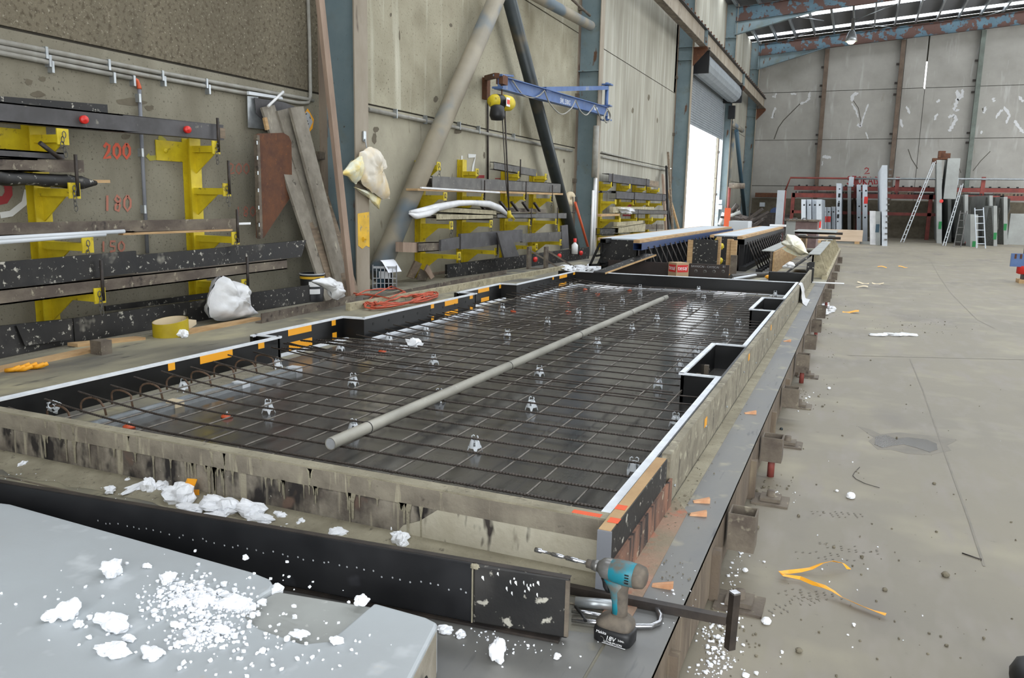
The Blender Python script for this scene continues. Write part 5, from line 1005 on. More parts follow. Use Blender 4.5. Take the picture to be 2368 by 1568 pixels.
# hoist
HX = Xt+.02; hc = ax(1160, 237, HX); root = thing('chain_hoist', 'yellow electric chain hoist with black chain bag hanging from the jib tip', 'hoist', hc)
rr = .125; part('motor_case', MB().lathe([(0, -.02), (.09, -.02), (.125, .02), (.13, .1), (.12, .2), (.08, .26), (0, .27)], hc+V((0, -.02, 0)), (.35, .9, 0), 20), m['yellow'], root); part('gear_case', MB().lathe([(0, -.26), (.07, -.26), (.11, -.2), (.12, -.14)], hc, (.35, .9, 0), 20), m['yellow'], root)
part('middle_band', MB().lathe([(.115, -.15), (.122, -.14), (.122, -.01), (.115, 0)], hc, (.35, .9, 0), 20), m['rubber'], root)
st_ = MB(); e = ax(1175, 236, HX+.14); st_.obox(e, V((0, .07, 0)), V((0, 0, .07)), V((.004, 0, 0))); part('sticker', st_, m['white'], root); part('sticker_mark', MB().obox(e+V((.006, 0, 0)), V((0, .05, 0)), V((0, 0, .035)), V((.002, 0, 0))), m['plastic_red'], root)
cbk = ax(1150, 260, HX+.02); part('chain_bag', MB().lathe([(0, -.13), (.1, -.12), (.13, -.05), (.11, .09), (.05, .12), (0, .12)], cbk, n=12), m['rubber'], root)
part('trolley', MB().box(hc.x-.06, hc.x+.06, hc.y-.1, hc.y+.1, hc.z+.28, hc.z+.42).tube([hc+V((0, 0, .1)), hc+V((0, 0, .3))], .012), m['rust'], root)
k0 = ax(1167, 250, HX); k1 = ax(1177, 487, HX+.1); part('lift_chain', MB().tube([k0, k1], .014, 6), m['steel_dark'], root); part('lift_chain', MB().tube([ax(1161, 262, HX), ax(1170, 420, HX+.05), ax(1177, 484, HX+.1)], .009, 6), m['steel_dark'], root)
part('load_hook', MB().tube([k1, k1+V((0, .02, -.1)), ax(1182, 500, HX+.1), ax(1189, 508, HX+.1), ax(1186, 512, HX+.1)], [.03, .045, .03, .02, .012], 8), m['yellow'], root)
# =====================================================================  FOREGROUND
bb = thing('form_board', 'long black form board across the front with a row of small nail holes', 'form board', (-1.8, 1.97, T))
FB0, FB1 = V((-3.4, 1.79, 0)), V((-.952, 1.985, 0)); FB2 = V((-.665, 2.02, 0)); ZT = .468
def pl(mb, a, b, z0, z1, t=.02): d = (b-a).normalized(); n_ = V((-d.y, d.x, 0)); return mb.prism([V((a.x, a.y, z0)), V((b.x, b.y, z0)), V((b.x, b.y, z1)), V((a.x, a.y, z1))], n_*t)
bevel(part('long_panel', pl(MB(), FB0, FB1-V((.002, 0, 0)), T+.012, ZT), m['film_front'], bb), .003)
bevel(part('end_panel', pl(MB(), FB1+V((.002, 0, 0)), FB2, T+.012, ZT), m['film_dirty'], bb, 'scratched end panel'), .006, 2)
part('foot_angle', pl(MB(), FB0-V((0, .02, 0)), FB2+V((-.02, -.02, 0)), T+.004, T+.012, .05), m['steel_dark'], bb)
part('end_edge', MB().beam(FB2+V((-.004, -.001, T+.02)), FB2+V((-.004, -.001, ZT-.006)), .006, .012, up=(1, 0, 0)), m['steel_dirty'], bb)
part('top_edge', MB().beam(V((FB0.x, FB0.y+.01, ZT)), V((FB2.x, FB2.y+.01, ZT)), .022, .002), m['steel_dark'], bb)
part('slurry_joint', MB().beam(FB1+V((0, -.002, T+.014)), FB1+V((0, -.002, ZT)), .005, .003, up=(1, 0, 0)).blob(FB1+V((.006, .0, ZT-.006)), (.014, .008, .008), 3), m['residue'], bb)
hm = MB(); q = random.Random(12); d_ = (FB1-FB0).normalized()
for i in range(46):
    c = FB0+d_*(1.05+i*.031+q.uniform(-.01, .01)); c.z = T+.12+q.uniform(-.008, .004)-(.0 if i < 36 else .01); c.y -= .0012
    hm.lathe([(0, 0), (.0032, 0)], c, (0, -1, 0), 8)
part('nail_holes', hm, m['grey_plastic'], bb, None, 'stuff')
hm = MB()
for i in range(16):
    c = FB1.lerp(FB2, q.uniform(.08, .75)); z = q.uniform(T+.13, ZT-.01); w0 = q.uniform(.001, .003); hm.prism([(c.x-w0, c.y-.0012, z), (c.x+w0, c.y-.0012, z), (c.x+w0*1.5, c.y-.0012, z-q.uniform(.004, .014)), (c.x-w0*1.5, c.y-.0012, z-.006)], (0, .001, 0))
part('paint_fleck', hm, m['white'], bb, None, 'stuff')
# --- cast slab bottom left
SZ = .42
def sz(x, y, z=SZ): p = az(x, y, z); return (p.x, p.y, z)
slab = thing('precast_slab', 'big pale grey cast concrete panel in the bottom left corner with a rectangular recess', 'precast panel', (-2, 1.3, T))
top = [sz(25, 1165), sz(585, 1322), sz(625, 1338), sz(633, 1352), sz(628, 1362), sz(552, 1412), sz(600, 1452), sz(700, 1487), sz(760, 1481), sz(866, 1393), sz(985, 1426), sz(1012, 1439)]
e_ = V(top[-1]); body = top+[(e_.x+.008, e_.y-.02, SZ), (-.80, 1.2, SZ), (-.72, .55, SZ), (-3.4, .55, SZ), (-3.2, 1.7, SZ)]
o = part('body', MB().prism([(x, y, T+.006) for x, y, z in body], (0, 0, SZ-T-.006)), [m['slab']], slab); bevel(o, .009, 3)
rp_ = [sz(640, 1358), sz(548, 1412), sz(600, 1456), sz(700, 1490), sz(766, 1484), sz(872, 1396)]
part('recess_floor', MB().prism([(x, y, T+.01) for x, y, z in rp_], (0, 0, .125)), m['panel_grey'], slab, 'greenish recess floor')
sd = MB(); sx0 = e_.x+.009; sd.prism([(sx0, e_.y-.025, T+.01), (-.799, 1.2, T+.01), (-.799, 1.2, SZ-.012), (sx0, e_.y-.025, SZ-.012)], (.0015, 0, 0)); part('side_face', sd, m['slab_side'], slab, 'rough beige side face')
hc_ = ay(985, 1545, 1.62); c = V((-.888, 1.55, .355)); part('side_hole', MB().lathe([(0, 0), (.022, 0)], V((-.868, 1.55, .36)), (1, .18, 0), 16), m['black'], slab)
# --- foam lumps and crumbs
fi = 0
def foam(px, py, z, r, lab, seed, el=(1, 1, .7), grp=None, name='foam_lump'):
    c = az(px, py, z); c.z = z; mb = MB(); h = r*el[2]
    mb.lump(c+V((0, 0, h*.74)), (r*el[0], r*el[1], h), seed)
    if r > .024: mb.lump(c+V((r*.5*el[0], -r*.3, h*.45)), (r*.5, r*.45, h*.6), seed+50, 8)
    
    single(name, mb, m['foam'], lab, 'foam lump', grp)
for i, (px, py, r, el, lab) in enumerate(((360, 1120, .035, (1, .8, 1), 'white foam lump standing upright by the front form, topmost of the left cluster'), (325, 1130, .05, (.5, 1.6, .3), 'long flat white foam sliver in the left cluster'), (345, 1138, .03, (1, .8, 1.1), 'white foam lump in the middle of the left cluster'), (375, 1135, .03, (1, 1, .8), 'white foam lump at the right of the left cluster'), (298, 1118, .018, (1, 1, .8), 'small white foam lump behind the left cluster'), (255, 1140, .022, (1, 1, .8), 'small white foam lump left of the cluster'),
    (415, 1160, .058, (1.3, .8, .75), 'ribbed white foam block beside the orange tape scrap'), (445, 1182, .04, (1.4, .8, .4), 'flat white foam flake between the two large blocks'), (508, 1182, .062, (1.4, .9, .55), 'smooth white foam block, largest before the black board'), (500, 1200, .03, (1.5, .8, .5), 'flat white foam flake in front of the smooth block'), (580, 1192, .055, (1.2, .8, .6), 'layered white foam block right of the smooth block'), (605, 1205, .04, (1.5, .8, .35), 'flat white foam flake beside the layered block'),
    (648, 1198, .024, (1.2, .8, .6), 'white foam bit right of the layered block'), (682, 1190, .016, (1, 1, .7), 'tiny white foam bit near the form'), (698, 1212, .02, (1, 1, .6), 'white foam bit in the crumbs'), (740, 1196, .02, (1.2, .9, .7), 'white foam bit, left of three in a row'), (768, 1200, .018, (1, 1, .7), 'white foam bit, middle of three in a row'), (793, 1204, .017, (1, 1, .7), 'white foam bit, right of three in a row'), (783, 1236, .028, (1.2, .9, .5), 'white foam bit close behind the black board'),
    (915, 1235, .032, (.8, .8, 1.2), 'pointed white foam lump in the right cluster'), (925, 1262, .035, (1, .8, .9), 'white foam lump at the front of the right cluster'), (958, 1240, .04, (1.4, .7, .6), 'white foam lump at the right of the right cluster'), (1008, 1262, .012, (1, 1, .8), 'single white foam bit right of the right cluster'), (1170, 1288, .015, (1.2, .8, .6), 'white foam bit left of the driver bit'), (1210, 1290, .014, (1.2, .8, .6), 'second white foam bit left of the driver'), (1272, 1302, .022, (1.4, .8, .5), 'white foam flake below the driver bit'),
    (55, 1078, .02, (.6, 1.3, .7), 'pinkish white foam chip at the left edge'), (1150, 1525, .032, (.6, .8, 1.1), 'white stone like foam lump in front of the black end panel'), (1065, 1473, .014, (1, 1, .8), 'small foam cube beside the slab'), (1030, 1462, .02, (1.2, .8, .6), 'foam lump at the slab corner'), (1288, 1522, .01, (1, 1, .8), 'tiny foam bit before the tool battery'), (1165, 1502, .008, (1, 1, .8), 'tiny foam bit behind the stone like lump'))):
    foam(px, py, T+.003, r*1.0, lab, 100+i, el)
for i, (px, py, r, el, lab) in enumerate(((258, 1330, .036, (.8, .8, .8), 'jagged white foam lump on the slab, farthest one'), (390, 1345, .026, (.8, .9, .7), 'pointed white foam chip on the slab'), (160, 1425, .03, (.9, .9, .9), 'white foam lump at the left of the slab'), (124, 1432, .024, (.8, 1, .7), 'smaller white foam lump at the left of the slab'), (258, 1450, .04, (1.6, .7, .5), 'long white foam strip on the slab'), (182, 1450, .013, (1, 1, .8), 'small white foam bit beside the long strip'), (262, 1510, .035, (1.2, .8, .4), 'flat white foam flake near the bottom of the slab'), (350, 1520, .026, (1.1, .8, .6), 'square white foam lump near the bottom of the slab'), (298, 1482, .014, (1.2, .9, .7), 'small oval white foam bit on the slab'), (340, 1312, .012, (1.4, .8, .6), 'small foam bit behind the pointed chip'), (440, 1362, .012, (1, 1, .8), 'round foam bit at the crumb field top'), (470, 1398, .02, (1, 1, .8), 'foam lump among the crumbs'), (420, 1398, .018, (1.2, 1, .7), 'foam lump left among the crumbs'), (778, 1486, .016, (1.3, .9, .5), 'flat foam bit by the recess'), (510, 1462, .018, (1.2, 1, .6), 'foam lump in the lower crumb field'), (694, 1470, .018, (1.3, .9, .5), 'foam flake at the recess edge'))):
    foam(px, py, SZ, r*.95, lab, 200+i, el)
foam(640, 1372, .395, .02, 'round foam lump at the recess corner', 301); foam(836, 1397, SZ, .02, 'round foam lump at the far recess corner', 302); foam(545, 1415, .40, .04, 'broken foam heap at the left end of the recess', 303, (1.2, 1, .6))
def crumbs(name, lab, spots, z, mt, r0=.0015, r1=.005, seed=1, cat='crumbs'):
    q = random.Random(seed); mb = MB()
    for px, py, sx_, sy_, n in spots:
        for k in range(n):
            x = q.gauss(px, sx_); y = q.gauss(py, sy_)
            c = az(x, y, z); c.z = z; r = q.uniform(r0, r1)*(1 if q.random() < .85 else 1.8)
            mb.blob(c+V((0, 0, r*.6)), (r*q.uniform(.7, 1.3), r, r*.8), q.randint(0, 999), .3, 3)
    return single(name, mb, m[mt], lab, cat, None, 'stuff')
crumbs('foam_crumbs', 'fine white foam crumbs scattered over the pale slab', [(440, 1385, 45, 18, 420), (470, 1465, 42, 20, 300), (400, 1400, 160, 70, 160), (560, 1405, 30, 18, 90), (640, 1500, 120, 40, 80)], SZ, 'foam', .0015, .0065, seed=21)
def inb(spots): return spots
crumbs('foam_crumbs', 'fine white foam crumbs along the foot of the front form', [(760, 1225, 90, 10, 260), (680, 1215, 40, 8, 60), (880, 1240, 40, 8, 60), (500, 1150, 180, 20, 50), (200, 1090, 140, 22, 80), (1080, 1280, 60, 8, 24), (1300, 1310, 30, 14, 16)], T+.003, 'foam', .001, .0035, seed=22)
crumbs('foam_crumbs', 'white crumbs on the aisle floor beside the bed', [(1665, 1490, 24, 35, 170), (1690, 1400, 14, 40, 60), (1710, 1290, 10, 30, 24), (1790, 1150, 30, 12, 30), (1850, 930, 16, 12, 22), (1660, 1550, 40, 10, 40), (1900, 1300, 200, 160, 24)], .0, 'foam', .001, .006, seed=23)
crumbs('grit', 'small grey grit on the aisle floor', [(2050, 1250, 220, 220, 150), (1780, 1140, 22, 14, 50), (1700, 1480, 30, 50, 60), (1850, 925, 26, 12, 60), (2130, 755, 60, 12, 60), (1990, 700, 100, 40, 30), (1920, 780, 14, 60, 40)], .0, 'crumb', .001, .006, seed=24)
crumbs('grit', 'small grey grit on the beige ledge of the bed', [(1590, 1080, 30, 50, 60), (1560, 1180, 26, 22, 40), (1680, 880, 40, 60, 50), (1560, 1330, 20, 20, 26), (1380, 1330, 60, 12, 30), (1200, 1270, 120, 8, 30), (500, 1130, 200, 12, 30)], T+.006, 'crumb', .001, .004, seed=25)
crumbs('foam_crumbs', 'tiny white crumbs on the bed deck before the black board', [(1200, 1500, 70, 24, 36), (1120, 1470, 40, 12, 20), (1560, 1340, 40, 60, 26)], T+.003, 'foam', .001, .003, seed=26)
# residue chunks
for i, (px, py, r, lab) in enumerate(((160, 1030, .045, 'larger flat cement crust leaning at the front form'), (152, 1052, .035, 'smaller flat cement crust before the larger crust'), (553, 1148, .022, 'rounded cement lump by the rusty hook bar'), (1338, 1328, .018, 'grey cement lump left of the tool'))):
    c = az(px, py, T+.006); single('cement_crust', MB().blob(c+V((0, 0, .012)), (r*1.2, r*.7, .018), 60+i, .2, 5), m['residue'], lab, 'cement crust')
P = [az(460, 1122, T+.01), az(468, 1108, T+.05), az(478, 1096, T+.10), az(500, 1092, T+.10), az(525, 1110, T+.05), az(543, 1130, T+.01)]
single('hook_bar', MB().tube(P, .011, 8), m['steel_dirty'], 'cement caked bent hook bar standing on the deck by the front form', 'steel bar')
ts = MB(); ts.add([az(433, 1106, T+.10), az(456, 1108, T+.10), az(440, 1148, T+.02), az(418, 1140, T+.02), az(445, 1132, T+.04), az(460, 1132, T+.05), az(460, 1152, T+.01), az(446, 1150, T+.01)], [(0, 1, 2, 3), (4, 5, 6, 7)]); ts2 = MB(); ts2.v = ts.v+[v+V((.001, .001, -.001)) for v in ts.v]; ts2.f = ts.f+[tuple(8+i for i in f[::-1]) for f in ts.f]; ts2.m = [0]*4; ts2.sm = [False]*4
single('tape_scrap', ts2, m['orange_tape'], 'folded orange tape scrap sticking up among the foam lumps', 'tape scrap')
# --- wood wedges
for i, (px, py, a, lab) in enumerate(((1622, 1162, .35, 'small wooden wedge on the deck ledge, farther of the pair by the red stain'), (1614, 1192, .3, 'small wooden wedge on the deck ledge, nearer of the pair by the red stain'), (1532, 1358, .1, 'small wooden wedge beside the back of the driver'), (1735, 957, .3, 'small wooden wedge on the steel strip halfway along'), (1820, 790, .3, 'small wooden wedge in the far part of the steel strip'), (1338, 1330, 1.4, 'flat wooden wedge beside the end of the black board'))):
    c = az(px, py, T+.004); d = V((math.cos(a), math.sin(a), 0)); n_ = V((-d.y, d.x, 0)); L = .034 if i < 5 else .03; w0 = .011
    mb = MB(); mb.add([c-d*L-n_*w0, c+d*L-n_*w0, c+d*L+n_*w0, c-d*L+n_*w0, c-d*L-n_*w0+V((0, 0, .004)), c+d*L-n_*w0+V((0, 0, .022)), c+d*L+n_*w0+V((0, 0, .022)), c-d*L+n_*w0+V((0, 0, .004))], [(0, 3, 2, 1), (4, 5, 6, 7), (0, 1, 5, 4), (1, 2, 6, 5), (2, 3, 7, 6), (3, 0, 4, 7)])
    single('wooden_wedge', mb, m['ob_wedge'], lab, 'wedge')
# --- impact driver
def driver():
    c = V((-.54, 2.09, T+.003)); root = thing('impact_driver', 'teal and grey cordless impact driver standing upright on its black battery', 'power tool', c)
    f = V((-1, .12, 0)).normalized(); s_ = V((-f.y, f.x, 0)); up = V((0, 0, 1))   # f: nose direction, s_: to the tool's left (towards the camera when negative)
    P = lambda a, b, h: c+f*a+s_*b+up*h
    def loft(secs, mb=None, n=20, pw=2.6):
        """secs: (centre a, b, h, half length, half width, tilt) stacked along h -> superellipse rings"""
        mb = mb or MB(); vs = []
        for (a, b, h, la, lb, tl) in secs:
            for j in range(n):
                t = 2*math.pi*j/n; cx_ = math.copysign(abs(math.cos(t))**(2/pw), math.cos(t))*la; cy_ = math.copysign(abs(math.sin(t))**(2/pw), math.sin(t))*lb
                vs.append(P(a+cx_, b+cy_, h+cx_*tl))
        k = len(secs); return mb.add(vs, [(i*n+j, i*n+(j+1) % n, (i+1)*n+(j+1) % n, (i+1)*n+j) for i in range(k-1) for j in range(n)]+[tuple(range(n))[::-1], tuple((k-1)*n+j for j in range(n))], True)
    bat = part('battery', loft([(.004, 0, 0, .052, .034, 0), (.004, 0, .004, .057, .038, 0), (.004, 0, .034, .058, .039, 0), (.004, 0, .046, .054, .036, 0)], pw=5), m['rubber'], root, 'black battery pack')
    part('foot', loft([(.004, 0, .044, .054, .036, 0), (.004, 0, .056, .056, .037, 0), (0, 0, .068, .05, .034, 0), (-.004, 0, .078, .036, .028, 0), (-.006, 0, .084, .026, .022, 0)], pw=3.4), m['tool_dirt'], root)
    part('handle', loft([(-.006, 0, .08, .024, .02, 0), (-.008, 0, .10, .021, .0175, 0), (-.008, 0, .13, .021, .0175, 0), (-.004, 0, .155, .024, .0185, 0), (.002, 0, .175, .034, .02, 0), (0, 0, .19, .045, .024, 0)], pw=2.4), m['tool_dirt'], root)
    gi = MB(); part('handle_inlay', loft([(-.001, .003, .088, .014, .0165, 0), (.002, .002, .12, .013, .0172, 0), (.006, .002, .155, .019, .0182, 0), (.008, .002, .185, .036, .0235, 0)], pw=2.4), m['tool_teal'], root, 'teal handle inlay')
    part('trigger', loft([(.030, 0, .142, .008, .007, 0), (.038, 0, .155, .009, .008, 0), (.040, 0, .172, .010, .009, 0), (.044, 0, .18, .01, .009, 0)], pw=2.4), m['rubber'], root)
    H = .212
    def ax_loft(pr, mtn, nm, lab=None, n=24, sq=1.0, dz=0):
        mb = MB(); vs = []
        for a, r in pr:
            for j in range(n):
                t = 2*math.pi*j/n; vs.append(P(a, math.cos(t)*r*sq, H+dz+math.sin(t)*r))
        k = len(pr); mb.add(vs, [(i*n+j, i*n+(j+1) % n, (i+1)*n+(j+1) % n, (i+1)*n+j) for i in range(k-1) for j in range(n)], True); return part(nm, mb, m[mtn], root, lab)
    ax_loft([(-.056, .026), (-.052, .034), (-.02, .036), (.012, .034), (.026, .030)], 'tool_teal', 'motor_housing', 'teal motor housing')
    ax_loft([(-.080, 0), (-.080, .022), (-.074, .031), (-.052, .0355), (-.050, .034)], 'tool_dirt', 'rear_cap', 'dark rubber rear cap')
    ax_loft([(.022, .031), (.036, .0315), (.05, .028), (.058, .02), (.066, .015), (.066, 0)], 'tool_grey', 'gear_case', 'silver gear case')
    ax_loft([(.064, .0155), (.068, .017), (.074, .017), (.076, .0155), (.082, .0155), (.083, .012), (.083, 0)], 'tool_grey', 'collar')
    ax_loft([(.080, .010), (.084, .013), (.100, .0125), (.102, .007), (.102, 0)], 'tool_dirt', 'chuck')
    ax_loft([(.10, .005), (.13, .0052), (.131, .007), (.168, .007), (.169, .0045), (.18, .0045), (.181, .0062), (.215, .0062), (.216, .004), (.25, .0042), (.251, .0075), (.272, .0075), (.272, 0)], 'chrome', 'socket_bit', 'long chrome bit extension', 12)
    vn = MB()
    for i in range(4): vn.obox(P(-.036+i*.0001, .0352, H+.012-i*.008), f*.006, up*.0016, s_*.001)
    part('vent_slots', vn, m['black'], root)
    # lettering on the battery front
    z0 = .0392; e = lambda a, h: P(a, z0, h)
    lab = MB(); text_mb('Makita', .012, e(.048, .031), -f, up, .0006, lab, .2); text_mb('18V', .019, e(.018, .0165), -f, up, .0006, lab, .2); text_mb('3.0Ah', .008, e(-.02, .022), -f, up, .0006, lab); text_mb('LITHIUM-ION', .0092, e(.022, .0075), -f, up, .0006, lab)
    lab.obox(P(-.008, z0, .0045), f*.036, up*.0006, s_*.0004); part('lettering', lab, m['white'], root)
    ribbon_ = MB(); pts = [P(.03+.008*math.cos(a), z0+.0002, .014+.009*math.sin(a)) for a in [1.2+i*.25 for i in range(12)]]; ribbon(ribbon_, pts, .002, s_, .0006); part('swoosh', ribbon_, m['tool_grey'], root)
driver()
# --- T shaped bar, chrome clamp
root = thing('tee_bar', 'heavy square steel bar with a tee head reaching over the bed edge', 'steel bar', (-.4, 2.31, T))
part('shaft', MB().beam((-.78, 2.30, T+.018), (-.262, 2.318, T+.018), .026, .026), m['steel_dark'], root)
part('tee_head', MB().tube([(-.247, 2.322, .195), (-.243, 2.322, .375)], .017, 4, True, False), m['steel_dark'], root); part('head_face', MB().tube([(-.243, 2.322, .375), (-.243, 2.322, .381)], .017, 4, True, False), m['chrome'], root, 'worn bright head face')
root = thing('bar_clamp', 'chrome bar clamp with rounded loop handle lying behind the driver', 'clamp', (-.6, 2.2, T))
cl_ = [az(x, y, T+.014) for x, y in ((1322, 1432), (1380, 1440), (1450, 1448), (1505, 1448), (1524, 1440), (1528, 1424), (1518, 1405), (1506, 1398))]
part('loop', MB().tube(cl_, .0085, 8), m['chrome'], root); part('frame', MB().tube([az(x, y, T+.012) for x, y in ((1322, 1412), (1352, 1416), (1390, 1424))], .007, 8), m['chrome'], root)
part('grip', MB().tube([az(1330, 1392, T+.02), az(1425, 1400, T+.02)], .017, 12), m['galv'], root); part('lever', MB().tube([az(1330, 1402, T+.03), az(1345, 1420, T+.02), az(1354, 1436, T+.02)], .005, 6), m['steel_black'], root)
# --- floor litter
sp_ = [(1963, 1322), (1950, 1308), (1925, 1303), (1900, 1308), (1875, 1320), (1850, 1325), (1825, 1328), (1804, 1330), (1812, 1336), (1850, 1342), (1880, 1355), (1905, 1362), (1925, 1372), (1945, 1386), (1980, 1402), (2020, 1418), (2048, 1427)]
hz_ = [.0, .02, .03, .03, .01, .004, .004, .02, .01, .006, .012, .02, .015, .006, .004, .003, .003]
mb = MB(); L = []
for i, (x, y) in enumerate(sp_):
    p = az(x, y, hz_[i]+.002); a = az(*sp_[max(0, i-1)], 0); b = az(*sp_[min(len(sp_)-1, i+1)], 0); d = (b-a).normalized(); n_ = V((-d.y, d.x, 0)); tw = .6*math.sin(i*.8)
    w0 = .009; L += [p+n_*w0*math.cos(tw)+V((0, 0, w0*math.sin(tw)+.011)), p-n_*w0*math.cos(tw)-V((0, 0, w0*math.sin(tw)-.011))]
mb.add(L, [(2*i, 2*i+1, 2*i+3, 2*i+2) for i in range(len(sp_)-1)]); o = single('packing_strap', mb, m['orange_tape'], 'kinked orange yellow strap lying on the aisle floor', 'strap'); sm_ = o.modifiers.new('th', 'SOLIDIFY'); sm_.thickness = .001; 
def fl_lump(px, py, r, lab, mt='foam', seed=0, el=(1, 1, .8), cat='foam lump', nm='foam_lump'):
    c = az(px, py, 0); single(nm, MB().blob(c+V((0, 0, r*el[2]*.72)), (r*el[0], r*el[1], r*el[2]), seed, .12, 6, False, .8), m[mt], lab, cat)
fl_lump(1967, 1152, .024, 'cube like white lump alone in the middle of the aisle floor', seed=5); fl_lump(1772, 1442, .018, 'white lump on the floor right of the tee head', seed=6); fl_lump(1723, 1322, .012, 'white lump on the floor below the square tube socket', seed=7); fl_lump(1935, 1137, .009, 'tiny pale chip left of the cube like lump', seed=8)
fl_lump(2186, 1333, .016, 'grey stone on the floor right of the orange strap', 'crumb', 9, cat='stone', nm='stone'); fl_lump(1742, 1222, .02, 'grey stone beside the square tube socket', 'crumb', 10, (1.4, 1, .7), 'stone', 'stone'); fl_lump(1847, 1508, .012, 'grey stone at the bottom of the aisle', 'crumb', 11, cat='stone', nm='stone'); fl_lump(2160, 1120, .01, 'grey stone near the floor crack', 'crumb', 12, cat='stone', nm='stone'); fl_lump(2046, 1366, .01, 'brown stone right of the strap', 'crumb', 13, cat='stone', nm='stone')
fl_lump(1917, 966-66, .015, 'white chip on the floor by the near stubs', seed=14); fl_lump(1807, 994, .012, 'green plastic cap on the floor beside the bed', 'pipe_dark', 15, cat='cap', nm='bottle_top')
q = random.Random(8)
for i, (px, py, n, lab) in enumerate(((1915, 712, 12, 'white crumpled scraps on the floor beside the far stubs'), (2055, 775, 5, 'white crumpled scrap in the middle of the far aisle'))):
    mb = MB()
    for k in range(n): c = az(px+q.uniform(-14, 14), py+q.uniform(-12, 14), .02); mb.blob(c, (q.uniform(.04, .1), q.uniform(.04, .1), .03), k, .4, 4)
    if i: 
        mb = MB()
        for k in range(7): c = az(2025+k*14, 775-(k % 3), .01); mb.blob(c, (.09, .05, .02), k, .35, 4)
    single('plastic_scraps', mb, m['bag_white'], lab, 'scraps')
for i, (px, py, lab) in enumerate(((2040, 618, 'orange peel like scrap on the far aisle floor'), (2088, 618, 'orange scrap right of the farthest one'), (1996, 655, 'pale orange scrap on the far aisle, left one'), (2030, 656, 'pale orange scrap on the far aisle, right one'), (1967, 722, 'orange and white scrap beside the bed stubs'), (1993, 664, 'flat pale scrap in front of the left pale one'))):
    c = az(px, py, .01); q2 = random.Random(i); mb = MB(); mb.grid(lambda u, v: c+V(((u-.5)*.22, (v-.5)*.1, .02*math.sin(u*4+i)+.015*v)), 5, 2); o = single('tape_scrap', mb, m['orange_tape'] if i in (0, 1, 4) else m['cream'], lab, 'tape scrap')
W1 = MB().tube([az(x, y, .004) for x, y in ((1988, 1080), (1976, 1092), (1972, 1100), (1980, 1108), (2000, 1118), (2034, 1128))], .0018, 5); single('tie_wire', W1, m['steel_dark'], 'thin bent tie wire on the aisle floor above the white lump', 'wire')
single('nail', MB().tube([az(2225, 1279, .004), az(2266, 1293, .004)], .0028, 6).lathe([(0, 0), (.006, 0), (.006, .003), (0, .003)], az(2268, 1294, .004), (1, 0, 0), 8), m['steel_dark'], 'single nail with red head on the floor crack', 'nail')
bt_ = az(2362, 1560, .05); dc = MB(); dc.blob((bt_.x+.06, bt_.y-.02, .055), (.1, .13, .055), 3, .03, 8, True); dc.tube([(bt_.x+.12, bt_.y-.05, .06), (bt_.x+.13, bt_.y-.05, .3), (bt_.x+.16, bt_.y-.05, .6)], [.07, .075, .09], 14)
single('person', dc, m['rubber'], 'dark boot and trouser hem of a person cut off at the bottom right corner', 'person')
# sprayed dark plates at the floor: white sheet strip over side form, white stick
c0 = ax(1855, 641, -.625); single('plastic_strip', MB().grid(lambda u, v: V((-.655+.06*min(1, u*3)+.16*max(0, u-.45), c0.y-.05-.5*max(0, u-.5)+(v-.5)*(.35+.5*u), .505-.0*u if u < .15 else max(T+.01, .505-(u-.15)*.5))), 12, 4), m['bag_white'], 'white plastic strip hanging over the side form onto the ledge', 'plastic strip')
single('white_stick', MB().tube([az(1878, 653, .33), az(1952, 656, .33)], .012, 8), m['white'], 'thin white stick pointing out over the aisle', 'stick')
# =====================================================================  FAR HALF OF THE BED
def mold(x0, x1, y0, y1, lab, rodmat, blue):
    r = thing('raised_mould', lab, 'mould', ((x0+x1)/2, y0, T)); zt = .95
    part('top_sheet', MB().box(x0, x1-.1, y0+.02, y1, zt-.02, zt), m['panel_white'], r); part('timber_edge', MB().box(x1-.1, x1, y0-.3, y1, zt-.05, zt), m['wood'], r); part('timber_edge', MB().box(x0-.08, x0, y0, y1, zt-.05, zt), m['wood'], r)
    part('side_panel', MB().box(x1-.12, x1-.1, y0, y1, T, zt-.05), m['dark_ply'], r); part('side_panel', MB().box(x0, x0+.02, y0, y1, T, zt-.05), m['film_dirty'], r); part('end_panel', MB().box(x0, x1-.1, y0, y0+.03, T, zt-.02), m['film_dirty'], r)
    tb = MB(); e = .005; a, b = x1-.1, x1+.04
    for z in (zt-.16,): tb.box(a, b, y0-.3, y1, z, z+e).box(a, b, y0-.3, y1, z+.1, z+.1+e).box(a, a+e, y0-.3, y1, z+e, z+.1).box(b-e, b, y0-.3, y1, z+e, z+.1)
    part('top_tube', tb, m[blue], r); part('bottom_tube', MB().box(x1-.08, x1+.06, y0, y1, T, T+.09), m[blue], r)
    n = int((y1-y0)/.42)
    for i in range(n):
        y = y0+.1+i*.42; part('stud', MB().box(x1-.1, x1-.02, y+.1, y+.16, T+.05, zt-.16), m['steel_black'], r)
        rod = part('tie_rod', MB().tube([(x1+.05, y, zt-.12), (x1+.30, y+.02, T+.03)], .014, 6), m[rodmat], r); part('rod_foot', MB().box(x1+.24, x1+.36, y-.04, y+.05, T, T+.05), m['steel_black'], rod)
    return r
mr = mold(-2.55, -1.97, 16.0, 24.6, 'raised mould with white top and many slanted dark tie rods, right one', 'steel_dark', 'steel_black')
ml = mold(-3.88, -3.17, 12.9, 22.8, 'raised mould with white top and blue rail, left one', 'steel_dark', 'sky_blue_steel')
tr = thing('steel_trestle', 'black steel trestle standing left of the left mould', 'trestle', (-4.3, 12.9, T)); X0 = -3.98
